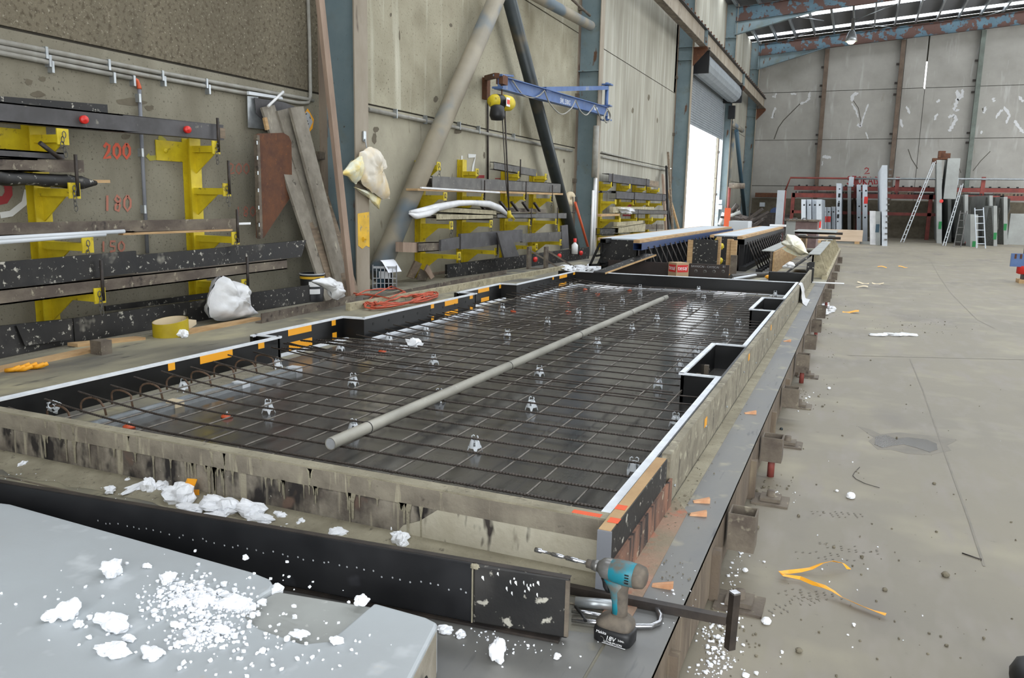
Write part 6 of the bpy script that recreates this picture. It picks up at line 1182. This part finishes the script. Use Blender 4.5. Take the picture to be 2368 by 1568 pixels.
for (p, q_) in (((1391, 560), (1391, 612)), ((1388, 562), (1364, 614)), ((1400, 575), (1382, 614)), ((1378, 592), (1400, 588)), ((1362, 613), (1402, 612))): part('tube', MB().beam(ay(*p, 12.7), ay(*q_, 12.7), .035, .035, up=(0, 1, 0)), m['steel_black'], tr)
for z0 in ((1390, 552, 1403, 563), (1388, 606, 1403, 615)): a = ay(z0[0], z0[1], 12.65); b = ay(z0[2], z0[3], 12.65); t = MB(); e = .006; t.box(a.x, b.x, 12.6, 13.2, b.z, b.z+e).box(a.x, b.x, 12.6, 13.2, a.z-e, a.z).box(a.x, a.x+e, 12.6, 13.2, b.z, a.z).box(b.x-e, b.x, 12.6, 13.2, b.z, a.z); part('square_tube', t, m['steel_black'], tr)
def ybox(name, x0, x1, yt, yb, Y, t, mt, lab, cat='board', z0=None, **k):
    a = ay(x0, yt, Y); b = ay(x1, yb, Y); zb_ = b.z if z0 is None else z0
    return single(name, MB().box(a.x, b.x, Y, Y+t, zb_, a.z), m[mt], lab, cat)
ybox('form_sheet', 1598, 1656, 553, 628, 14.75, .03, 'film_dirty', 'upright black panel with timber edges between the two moulds', z0=T); ybox('timber_post', 1591, 1598, 555, 628, 14.7, .1, 'wood', 'upright timber edge at the left of the black panel', z0=T); ybox('timber_post', 1657, 1662, 548, 628, 14.8, .1, 'wood', 'upright timber at the right of the black panel', z0=T)
ybox('timber_post', 1682, 1690, 553, 632, 14.5, .1, 'wood', 'left of two upright timbers at the end of the right mould', z0=T); ybox('timber_post', 1691, 1699, 556, 632, 14.45, .1, 'wood', 'right of two upright timbers at the end of the right mould', z0=T); ybox('rusty_post', 1690, 1702, 590, 634, 14.3, .05, 'steel_dirty', 'short rusty steel plate post before the right mould', z0=T)
for (x, y, l_) in ((1667, 570, 'upper'), (1664, 603, 'lower'), (1659, 558, 'top')): c = ay(x, y, 15.2); part('yellow_cap', MB().blob(c, (.06, .05, .06), x, .2, 5), m['yellow'], mr, 'yellow plastic cap')
ld = ybox('low_board', 1406, 1594, 601, 640, 12.74, .03, 'dark_ply', 'long low dark brown board behind the far form', z0=T); 
root = thing('low_board', 'low dark brown board with four drilled holes and chalk writing', 'board', (-2.2, 12.7, T)); a = ay(1595, 609, 12.7); b = ay(1687, 612, 12.7); part('board', MB().box(a.x, b.x, 12.7, 12.73, T, a.z), m['dark_ply'], root)
for x, y in ((1609, 627), (1630, 628), (1651, 628), (1672, 628)): c = ay(x, y, 12.698); part('hole_ring', MB().lathe([(.012, 0), (.028, 0), (.028, .003), (.012, .003)], c, (0, -1, 0), 14), m['steel_grey'], root)
part('chalk_writing', text_mb('SAVASCAI - CAYSCAI', .046, ay(1598, 617.5, 12.695), (1, 0, 0), (0, 0, 1), .001), m['grey_plastic'], root); part('chalk_writing', text_mb('81', .046, ay(1671, 619, 12.695), (1, 0, 0), (0, 0, 1), .001), m['grey_plastic'], root)
pk = MB(); A = [az(1372, 629, .468), az(1399, 630.5, .468), ay(1517, 588, 12.78), ay(1489, 586, 12.84)]; n_ = (A[1]-A[0]).cross(A[2]-A[1]).normalized(); pk.prism(A, -n_*.025 if n_.z > 0 else n_*.025); root = thing('form_plank', 'black faced plank with pale edge slanting up behind the far form', 'plank', A[0]); part('plank', pk, m['film_dirty'], root); part('edge', MB().beam(A[1]-V((-.004, 0, .012)), A[2]-V((-.004, 0, .012)), .006, .026), m['wood'], root)
# cardboard box
c = az(1564, 638, T); c = V((c.x+.0, 12.4, T)); c.x = ay(1564, 630, 12.25).x; s_ = .112; root = thing('cardboard_box', 'small brown cardboard box with red printed labels standing on edge toward the camera', 'box', c); u = V((1, 1, 0)).normalized(); v_ = V((-1, 1, 0)).normalized(); h = ay(1564, 608, 12.25).z-T
part('carton', MB().obox(c+V((0, .0, h/2)), u*s_, v_*s_, V((0, 0, h/2))), m['cardboard'], root)
for fd, org_d, nn in ((v_, -1, -u), (u, 1, -v_)):
    ctr = c+nn*(s_+.001)+V((0, 0, h*.76)); part('red_label', MB().obox(ctr, fd*s_*.86, V((0, 0, h*.15)), nn*.001), m['tesa_red'], root)
    xd = fd if fd.x > 0 else -fd; part('lettering', text_mb('tesa', h*.26, ctr+nn*.003-xd*s_*.78-V((0, 0, h*.06)), xd, (0, 0, 1), .001), m['white'], root)
    part('red_line', MB().obox(c+nn*(s_+.001)+V((0, 0, .01)), fd*s_, V((0, 0, .004)), nn*.001), m['tesa_red'], root)
    part('swoosh', MB().obox(ctr+nn*.003+xd*s_*.62, (xd*.3+V((0, 0, 1))).normalized()*h*.09, xd*.003, nn*.001), m['white'], root)
for (a, b, r, mt, lab) in (((1460, 623), (1540, 632), .014, 'plastic_white', 'thin white tube behind the far form, upper one'), ((1478, 628), (1505, 636), .012, 'plastic_white', 'thin white tube behind the far form, lower one'), ((1459, 621), (1452, 631), .012, 'plastic_white', 'short white tube at the bend'), ((1590, 637), (1628, 641), .014, 'plastic_white', 'white tube right of the cardboard box'), ((1695, 645), (1778, 631), .022, 'plastic_white', 'long white pipe slanting behind the far form'), ((1690, 639), (1780, 634), .04, 'steel_grey', 'grey pipe lying behind the slanting white pipe')):
    single('loose_tube', MB().tube([az(*a, T+.05), az(*b, T+.05)], r, 8), m[mt], lab, 'tube')
for (x, y, lab) in ((1518, 627, 'orange scrap left of the cardboard box'), (1624, 638, 'orange cap on the end of the white tube'), (1686, 641, 'orange cap before the slanting pipe, left one'), (1724, 640, 'orange tape ring around the slanting pipe'), (1776, 643, 'orange cap at the black end board'), (1391, 616, 'orange scrap in the foam heap')): c = az(x, y, T+.02); single('orange_scrap', MB().blob(c+V((0, 0, .02)), (.05, .05, .035), x, .2, 5), m['orange_tape'], lab, 'cap')
single('black_block', MB().box(ay(1627, 640, 13.3).x, ay(1652, 640, 13.3).x, 13.3, 13.5, T, T+.07), m['black'], 'small black block behind the far form', 'block'); q = random.Random(6)
mb = MB()
for k in range(34): c = az(q.uniform(1305, 1398), q.uniform(614, 627), T+.03); mb.blob(c, (q.uniform(.04, .12), q.uniform(.05, .15), q.uniform(.02, .06)), k, .4, 4)
single('foam_rubble', mb, m['foam'], 'heap of white foam rubble left of the slanting plank', 'rubble', None, 'stuff')
mb = MB()
for k in range(30): c = az(q.uniform(1455, 1520), q.uniform(626, 634), T+.01); mb.blob(c, (q.uniform(.03, .07), q.uniform(.03, .08), .02), k, .4, 4)
single('cement_rubble', mb, m['crumb'], 'grey crumbly rubble behind the far form', 'rubble', None, 'stuff')
rl = az(1862, 640, T); eb = MB(); a = ay(1778, 626, 13.6); b = ay(1872, 650, 13.6); eb.box(a.x, -.68, 13.6, 13.63, T, a.z-.01); bevel(single('end_board', eb, m['film'], 'black end board with rounded corner where the next mould begins', 'board'), .02, 3); single('end_board', MB().box(-.72, -.60, 14.25, 14.28, T, .62), m['film_dirty'], 'narrow black board behind the tip of the side form', 'board')
# ribbed trough mould
r = thing('ribbed_mould', 'long cement covered steel mould with slanted ribs along the bed edge', 'mould', (-.9, 15.2, T)); zt = .71
part('right_flange', MB().box(-.75, -.56, 15.1, 21.0, zt-.015, zt).box(-.75, -.56, 22.2, 26, zt-.015, zt), m['panel_grey'], r); part('left_flange', MB().box(-1.6, -1.38, 15.6, 26, zt-.015, zt), m['panel_grey'], r)
part('end_plate', MB().prism([(-.69, 15.2, T+.02), (-.42, 15.2, T+.02), (-.42, 15.2, T+.08), (-.56, 15.2, zt-.02), (-.69, 15.2, zt-.02)], (0, .03, 0)), m['concrete_pole'], r); part('inner_plate', MB().box(-.69, -.66, 15.2, 26, T, zt-.015), m['concrete_pole'], r); part('inner_plate', MB().box(-1.44, -1.40, 15.6, 26, T, zt-.015), m['steel_dirty'], r); part('inner_timber', MB().box(-1.39, -1.36, 15.6, 26, T, zt-.02), m['wood'], r)
part('base_rail', MB().box(-.50, -.41, 15.1, 26, T, T+.06), m['concrete_pole'], r)
for i in range(26): y = 15.45+i*.4; part('rib', MB().prism([(-.655, y, zt-.02), (-.60, y, zt-.02), (-.43, y, T+.06), (-.52, y, T+.06)], (0, .035, 0)), m['concrete_pole'], r)
part('sloping_board', MB().prism([(-1.1, 14.9, T+.1), (-.74, 15.1, zt-.04), (-.74, 17.5, zt-.04), (-1.1, 17.3, T+.1)], (.02, 0, -.02)), m['film_dirty'], r, 'dark sloping board inside')
for (y, z, lab) in ((21.5, .78, 'nearer'), (24.0, .82, 'farther')): part('cross_tube', MB().tube([(-1.6, y, z), (-.35, y, z)], .035, 10), m['steel_dark'], r)
part('far_flange', MB().box(-1.6, -.5, 23.2, 25.5, .86, .87), m['panel_grey'], r)
PY = lambda x, y: ay(x, y, 15.3)
bag('plastic_bag', 'translucent plastic bag standing on the ribbed mould', [(1820, 541), (1838, 543), (1852, 552), (1860, 566), (1866, 582), (1872, 588), (1850, 590), (1832, 578), (1822, 572), (1808, 566), (1806, 560), (1816, 555)], PY, .32, 'bag_clear', 31, amp=.03)
single('yellow_sheet', MB().prism([PY(*p) for p in ((1820, 571), (1838, 578), (1855, 592), (1840, 592), (1818, 582), (1808, 574))], (0, .02, 0)), m['bag_yellow'], 'bright yellow sheet under the translucent bag', 'sheet'); PY2 = lambda x, y: ay(x, y, 13.62)
bag('plastic_bag', 'small white bag scrap lying on the black end board', [(1826, 605), (1834, 607), (1838, 614), (1834, 621), (1810, 621), (1808, 616), (1818, 610)], PY2, .1, 'bag_white', 35, amp=.03)
# crates and bins further back
def stand(name, x0, x1, yt, yb, t, mt, lab, cat, z=0, slot=True, dx=0, ztop=None, far=None):
    c = az((x0+x1)/2, yb, z); Y = c.y; a = ay(x0, yb, Y); b = ay(x1, yb, Y); top_ = ay((x0+x1)/2, yt, Y); w_ = top_.x-(a.x+b.x)/2
    h = top_.z; X0, X1 = a.x, b.x
    if far: q_ = az(far[0], far[1], h); t = q_.y-Y; dx = q_.x-(X0+w_)
    mb = MB(); mb.add([(X0, Y, z), (X1, Y, z), (X1+dx, Y+t, z), (X0+dx, Y+t, z), (X0+w_, Y, h), (X1+w_, Y, h), (X1+w_+dx, Y+t, h), (X0+w_+dx, Y+t, h)], [(0, 3, 2, 1), (4, 5, 6, 7), (0, 1, 5, 4), (1, 2, 6, 5), (2, 3, 7, 6), (3, 0, 4, 7)])
    return single(name, mb, m[mt], lab, cat, None), Y
PN = [('panel_white', 1853, 1863, 461, 558, 3), ('panel_white', 1866, 1876, 461, 558, 3), ('panel_white', 1878, 1888, 461, 558, 3), ('panel_white', 1888, 1900, 461, 560, 4), ('panel_white', 1903, 1911, 479, 548, 3), ('panel_white', 1912, 1921, 479, 548, 3), ('panel_white', 1923, 1932, 478, 548, 3), ('panel_white', 1934, 1946, 424, 552, 5), ('panel_grey', 1960, 1968, 428, 550, 5), ('wood_pink', 1973, 1979, 456, 548, 4), ('panel_white', 1981, 1991, 427, 552, 4), ('panel_white', 1995, 2006, 427, 558, 4)]
lb_ = ['white cast panel on edge, first from the left of the four short ones', 'white cast panel on edge, second of the four short ones', 'white cast panel on edge, third of the four short ones', 'white cast panel on edge, fourth of the short ones and nearest', 'low white panel with red marks, left of three', 'low white panel with red marks, middle of three', 'low white panel, right of three', 'tall white panel with dark marks down its edge', 'tall grey panel with raised head behind the crate', 'brown board standing between the tall panels', 'tall white panel with three holes, left of the pair', 'tall white panel with three holes and a red mark, right of the pair']
for (mt, x0, x1, yt, yb, t), lab in zip(PN, lb_):
    o, Y = stand('cast_panel', x0, x1, yt, yb, t, mt, lab, 'cast panel')
    xs_ = (x0+x1)/2
    def spot(px, py, w=.035, h=.035, mt_='black', nm='hole'): c = ay(px, py, Y-.004); oo = part(nm, MB().box(c.x-w, c.x+w, Y-.006, Y-.001, c.z-h, c.z+h), m[mt_], o)
    if yt == 461: spot(xs_+1.5, 474); spot(xs_-1, 520) if x0 > 1885 else None; spot(xs_-1, 518, .1, .17, 'plastic_red', 'red_mark')
    if yt in (478, 479): spot(xs_, 490); spot(xs_, 507, .09, .15, 'plastic_red', 'red_mark') if x0 < 1920 else None
    if yt == 427: spot(xs_+2, 441); spot(xs_+1, 477); spot(xs_, 503); spot(xs_+2, 463, .08, .16, 'plastic_red', 'red_mark') if x0 > 1990 else None
    if yt == 428: a = ay(1967, 427, Y); part('panel_head', MB().box(a.x-.1, a.x+.13, Y-.05, Y+.6, a.z-.1, ay(1967, 409, Y).z), m['panel_white'], o, 'white block on top')
    if yt == 424:
        for k, yy in enumerate((437, 452, 466, 473, 488, 500, 512)): spot(xs_+1.5-k*.7, yy, .05 if k % 2 else .03, .1 if k % 2 else .03, 'black', 'dark_mark')
o, Y = stand('wrapped_slab', 2012, 2025, 488, 566, 1.5, 'bag_white', 'low panel wrapped in grey plastic film', 'cast panel'); o, Y = stand('cast_panel', 2025, 2036, 489, 567, 2, 'panel_grey', 'low grey panel with green label beside the tall one', 'cast panel'); c = ay(2029, 528, Y-.01); part('green_label', MB().box(c.x-.07, c.x+.07, Y-.012, Y-.002, c.z-.17, c.z+.17), m['green_label'] if 'green_label' in m else m['teal_steel'], o)
o, Y = stand('cast_panel', 2040, 2052, 382, 569, 8.2, 'panel_white', 'tallest white cast panel with studs down its edge', 'cast panel', far=(2030, 400))
for k in range(13): c = ay(2059-k*.9, 392+k*13.5, Y-.02); part('edge_stud', MB().box(c.x-.05, c.x+.05, Y-.05, Y-.002, c.z-.03, c.z+.03), m['steel_grey'], o)
o, Y = stand('cast_panel', 2166, 2178, 370, 563, 3, 'panel_grey', 'large grey cast panel with brown timber pieces on top, ladder leaning on it', 'cast panel', far=(2162, 385))
c = ay(2187, 412, Y); part('step_block', MB().box(c.x-.0, c.x+.5, Y-.02, Y+1.5, ay(2187, 460, Y).z, ay(2187, 366, Y).z), m['panel_grey'], o)
for (px, py, w0, h0) in ((2178, 357, .14, .15), (2186, 362, .2, .14), (2165, 372, .16, .12)): c = ay(px, py, Y+.3); single('timber_piece', MB().box(c.x-w0, c.x+w0, c.y-.1, c.y+.3, c.z-h0, c.z+h0), m['rust'], 'brown timber piece on the large grey panel, %s' % {2178: 'top one', 2186: 'right one', 2165: 'left one'}[px], 'timber')
gl = M('green_label', (24, 120, 60), rough=.6); c = ay(2174, 521, Y-.01); part('green_label', MB().box(c.x-.06, c.x+.06, Y-.014, Y-.003, c.z-.17, c.z+.17), gl, o); c = ay(2177, 465, Y-.01); part('red_dot', MB().lathe([(0, .02), (.08, .02)], c, (0, -1, 0), 12), m['plastic_red'], o)
o, Y = stand('cast_panel', 2192, 2200, 428, 560, 4, 'panel_grey', 'grey panel behind the large one with a raised end block', 'cast panel', dx=-.3); c = ay(2207, 428, Y); part('end_block', MB().box(c.x-.15, c.x+.15, Y-.02, Y+.4, c.z-.0, ay(2207, 411, Y).z), m['panel_white'], o)
for i, (x0, x1, yt, yb, t, lab) in enumerate(((2231, 2239, 450, 565, 3.5, 'panel with rough dark mesh side and green label, first from the left'), (2288, 2296, 452, 566, 4, 'panel with rough dark mesh side, second from the left'), (2298, 2306, 476, 569, 2.5, 'shorter panel with rough dark side and green label'), (2321, 2330, 455, 566, 3.5, 'panel with wavy dark side at the right'), (2244, 2262, 496, 571, 1.6, 'low grey panel with an arched cut out behind the step ladder'))):
    o, Y = stand('cast_panel', x0, x1, yt, yb, t, 'panel_grey', lab, 'cast panel', dx=-.35 if i < 4 else -.1)
    if i < 4:
        a = ay(x0, yb, Y); h = ay(x0, yt+4, Y).z; q = random.Random(i); z_ = [0, .35, .7, 1.0]; edge = [(a.x+.02+q.uniform(-.0, .09), Y-.01, h*k/9) for k in range(10)]
        sm_ = MB(); sm_.prism([(a.x-.38-.0, Y+.4, 0)]+[V(e)+V((0, .02, 0)) for e in edge]+[(a.x-.30, Y+.4, h)], (0, .12, 0)); part('rough_side', sm_, m['mesh_dark'], o, 'dark rough broken side')
        ms = MB(); ms.prism([(a.x-.02, Y+.1, 0), (a.x-.37, Y+t, 0), (a.x-.37+.25, Y+t, h*.98), (a.x+.06, Y+.1, h*.98)], (-.03, 0, 0)); part('mesh_side', ms, m['mesh_dark'], o)
    c = ay((x0+x1)/2-1, yt+70 if i != 1 else 509, Y-.01); part('green_label', MB().box(c.x-.06, c.x+.06, Y-.014, Y-.003, c.z-.15, c.z+.15), gl, o)
c = az(2332, 566, 0); single('cast_panel', MB().box(c.x, c.x+3.5, c.y+.4, c.y+.65, 0, ay(2350, 494, c.y).z), m['panel_grey'], 'wide grey panel standing broadside at the right edge', 'cast panel'); single('cast_panel', MB().box(c.x+1.2, c.x+4, c.y+1.2, c.y+1.4, 0, ay(2350, 475, c.y).z), m['panel_white'], 'white panel corner behind the broadside panel', 'cast panel')
a = az(1893, 561, 0); b = az(1993, 563, 0); h = ay(1940, 532, a.y).z; root = thing('plywood_crate', 'long pale plywood crate on bearers before the cast panels', 'crate', a); part('box', MB().box(a.x, b.x, a.y, a.y+1.0, .1, h), m['ply'], root); part('bearer', MB().box(a.x-.1, a.x+.1, a.y-.05, a.y+1, 0, .1), m['wood'], root); part('bearer', MB().box(b.x-.3, b.x-.1, a.y-.05, a.y+1, 0, .1), m['wood'], root); part('skid', MB().box(a.x-.4, b.x+.5, a.y+.1, a.y+.4, 0.0, .12), m['panel_grey'], root)
root = thing('steel_bin', 'reddish brown steel tub with lid lugs behind the moulds', 'steel bin', (-2.0, 27.5, 0)); a = ay(1837, 555, 28.5); b = ay(1887, 555, 28.5); zt_ = ay(1860, 512, 28.5).z; part('body', MB().box(a.x, b.x, 28.5, 30, .1, zt_), m['tub'], root); part('side', MB().box(ay(1818, 520, 28.5).x, a.x, 28.5, 30, .1, zt_), m['panel_grey'], root); part('rim', MB().box(ay(1814, 512, 28.5).x, b.x+.05, 28.45, 30.05, zt_, zt_+.05), m['steel_dirty'], root)
for px in (1819, 1838, 1861): c = ay(px, 509, 28.6); part('lug', MB().tube([c+V((-.08, 0, -.05)), c+V((-.06, 0, .06)), c+V((.06, 0, .06)), c+V((.08, 0, -.05))], .02, 6), m['steel_grey'], root)
ybox('steel_post', 1798, 1809, 440, 520, 31, .2, 'panel_white', 'pale upright steel section left of the steel tub', 'post', z0=0); ybox('steel_post', 1808, 1812, 441, 520, 31.05, .15, 'red_steel', 'red brown web of the upright steel section', 'post', z0=0)
ybox('white_tank', 1686, 1727, 511, 560, 27, 1.0, 'plastic_white', 'white plastic tank behind the moulds near the roller door', 'tank', z0=0); ybox('orange_hose', 1676, 1684, 481, 560, 33, .15, 'orange_insert', 'orange hose bundle hanging at the roller door column', 'hose', z0=.2)
ybox('white_board', 1780, 1816, 519, 524, 24.3, .3, 'white', 'bright white board lying on the far end of the right mould', z0=.955)
ybox('notice_sheet', 1656, 1669, 462, 472, 40.0, .01, 'paper', 'white notice on the roller door column, upper one', 'notice'); ybox('notice_sheet', 1656, 1669, 474, 484, 40.0, .01, 'paper', 'white notice on the roller door column, lower one', 'notice')
for (p, q_, r_, mt, lab) in (((1688, 500), (1712, 490), .08, 'panel_grey', 'pale steel bar sticking up by the roller door'), ((1692, 490), (1706, 473), .1, 'steel_dark', 'dark bar sticking up behind the pale bar'), ((1664, 520), (1674, 492), .08, 'bag_white', 'pale blue pipe leaning by the roller door column'), ((1700, 502), (1735, 510), .12, 'steel_dark', 'dark machine arm behind the white tank'), ((1686, 430), (1722, 430), .12, 'steel_dirty', 'brown lifting arm on the far column'), ((1687, 432), (1683, 500), .06, 'red_steel', 'thin red brown post under the lifting arm')): single('steel_bar', MB().tube([ay(*p, 36), ay(*q_, 36)], r_, 8), m[mt], lab, 'bar')
hp = MB(); q = random.Random(3)
for k in range(16): c = ay(q.uniform(1690, 1750), q.uniform(505, 535), q.uniform(33, 37)); hp.beam(c, c+V((q.uniform(-.8, .8), q.uniform(-.3, .3), q.uniform(-.2, .5))), .12, .1)
single('scrap_heap', hp, m['steel_dark'], 'dark heap of machine parts and scrap beside the far corner', 'scrap', None, 'stuff')
ybox('wall_box', 1757, 1768, 468, 478, 49.6, .2, 'panel_white', 'small white switch box on the far wall', 'switch box'); bs_ = ay(1792, 490, 47); single('blue_cover', MB().prism([ay(*p, 46.5) for p in ((1780, 492), (1783, 484), (1790, 480), (1800, 479), (1800, 492))], (0, .1, 0)), m['sky_blue_steel'], 'blue curved cover in front of the far wall', 'cover')
ybox('work_bench', 1735, 1826, 493, 545, 46.3, 1, 'steel_dark', 'dark low bench in the far left corner', 'bench', z0=0)
single('steel_channel', MB().box(ay(1747, 446, 49.5).x, ay(1805, 446, 49.5).x, 49.4, 49.7, ay(1770, 456, 49.5).z, ay(1770, 446, 49.5).z), m['rust'], 'rusty channel fixed on the far wall', 'channel')
# storage rack along the far wall
root = thing('storage_rack', 'long red steel storage rack with pegged beams along the far wall', 'storage rack', (4, 46.3, 0))
def rb_(px0, px1, y0, y1, Y, x1w=None): a = ay(px0, y0, Y); b = ay(px0, y1, Y); x1 = ay(px1, y0, Y).x if x1w is None else x1w; return a.x, x1, Y, Y+.12, b.z, a.z
z1b, z1t = ay(1831, 440, 46).z, ay(1831, 433, 46).z; z2b, z2t = ay(1832, 456, 46).z, ay(1832, 446, 46).z; z3b, z3t = ay(2058, 498, 46).z, ay(2058, 491, 46).z
part('beam', MB().box(-3.4, 9.5, 47.6, 47.75, z1b+.05, z1t+.1), m['red_steel'], root); part('beam', MB().box(-3.35, 9.5, 46, 46.15, z2b, z2t), m['red_steel'], root); part('beam', MB().box(-3.3, 3.6, 46.0, 46.15, z3b, z3t), m['red_steel'], root)
for k in range(80):
    x = -3.2+k*.155
    if k % 5 < 3: part('peg', MB().box(x, x+.06, 46.02, 46.1, z2t, z2t+.09), m['black'], root)
for k in range(30):
    x = -3.2+k*.4; part('peg', MB().box(x, x+.1, 47.62, 47.7, z1t+.1, z1t+.18), m['black'], root)
for x in (-3.3, .0, 3.3, 6.4): part('post', MB().box(x-.09, x+.09, 46.0, 46.2, 0, z2t+.0), m['red_steel'], root)
for x in (-3.3, .0, 3.3, 6.4): part('deck_arm', MB().box(x-.05, x+.05, 46.15, 47.6, z2b, z2b+.12), m['red_steel'], root)
for k in range(9): part('stored_bar', MB().box(-3+k*1.3, -2+k*1.3+.6, 46.5+.1*(k % 3), 46.7+.1*(k % 3), z2t-.05, z2t+.1+.04*(k % 2)), m['wood_old'] if k % 2 else m['steel_dark'], root)
part('guard_rail', MB().tube([ay(1814, 446, 46), ay(1828, 411, 46), ay(1978, 413, 46)], .05, 8), m['red_steel'], root); part('guard_rail', MB().tube([ay(1978, 413, 46), ay(2200, 414, 46), ay(2368, 415, 46), ay(2440, 415.5, 46)], .05, 8), m['galv'], root, 'grey painted rail')
for px in (1981, 2076, 2275): a = ay(px, 414, 46.1); part('rail_post', MB().box(a.x-.09, a.x+.09, 46.1, 46.2, z2t, a.z+.1), m['red_steel'], root)
part('back_shadow_board', MB().box(-3.2, 9.5, 47.9, 48.0, 0, z2b-.1), m['stain'], root, 'dark sheet standing in for the shade behind the rack')  # dark sheet added as the shade behind the rack
# ladders
def ladder(lab, bl, br, tl, trr, n, Y0, Y1, r=.03, mt='galv', name='ladder'):
    A, B = ay(*bl, Y0), ay(*br, Y0); A.z = B.z = .0; C_, D = ay(*tl, Y1), ay(*trr, Y1); rt = thing(name, lab, 'ladder', (A+B)/2)
    part('rail', MB().beam(A, C_, .035, .08, up=(0, 1, 0)), m[mt], rt); part('rail', MB().beam(B, D, .035, .08, up=(0, 1, 0)), m[mt], rt)
    for k in range(n): t = (k+.7)/n; part('rung', MB().beam(A.lerp(C_, t), B.lerp(D, t), .04, .03), m[mt], rt)
    return rt
ladder('long extension ladder leaning on the large grey panel', (2083, 555), (2090, 555), (2158, 375), (2163, 373), 17, 41.5, 41.7); ladder('long ladder leaning right of the large grey panel', (2181, 560), (2187, 560), (2222, 428), (2227, 425), 12, 39.2, 39.4)
ladder('aluminium step ladder with seven rungs standing by the mesh sided panels', (2259, 573), (2279, 574), (2254, 481), (2274, 480), 6, 37.8, 38.1, mt='panel_white'); ladder('dark trestle ladder beside the rough sided panels', (2206, 568), (2222, 567), (2221, 488), (2236, 488), 5, 38.6, 38.9, mt='steel_grey')
c = az(2232, 568, 0); root = thing('push_broom', 'wide push broom with red handle leaning by the panels', 'broom', c); part('head', MB().box(c.x-.38, c.x+.4, c.y-.06, c.y+.06, 0, .1), m['steel_dark'], root); part('handle', MB().tube([c+V((0, 0, .08)), ay(2248, 500, c.y+.3)], .03, 8), m['plastic_red'], root)
# machine at the right edge
c = az(2352, 655, 0); root = thing('machine_frame', 'blue and dark machine frame with red cylinder cut by the right edge', 'machine', c); Y = c.y
a = ay(2336, 614, Y); b = ay(2366, 587, Y); part('blue_plate', MB().box(a.x, a.x+.35, Y, Y+.06, a.z-.02, b.z), m['jib_blue'], root); part('red_cylinder', MB().lathe([(.11, 0), (.11, -.16), (.06, -.18)], (a.x+.25, Y+.1, a.z), n=16), m['plastic_red'], root)
part('post', MB().box(a.x+.26, a.x+.6, Y+.05, Y+.3, 0.08, b.z+.15), m['steel_dark'], root); part('timber_foot', MB().box(a.x+.2, a.x+.8, Y, Y+.4, 0, .08), m['wood'], root)
for k in range(3): part('rust_slot', MB().box(a.x+.06+k*.1, a.x+.10+k*.1, Y-.004, Y, b.z-.11, b.z-.01), m['rust'], root)
# objects in the yard seen through the door
for (px0, px1, y0, y1, lab) in ((1612, 1616, 470, 500, 'faint pale drum outside the roller door, left one'), (1618, 1623, 466, 500, 'faint pale drum outside the roller door, right one'), (1594, 1595, 458, 499, 'thin pole outside the roller door')):
    a = ax(px0, y1, -14); b = ax(px1, y0, -14); single('yard_drum', MB().box(-14.6, -14, a.y, b.y, -.02, b.z), m['grey_plastic'], lab, 'drum')
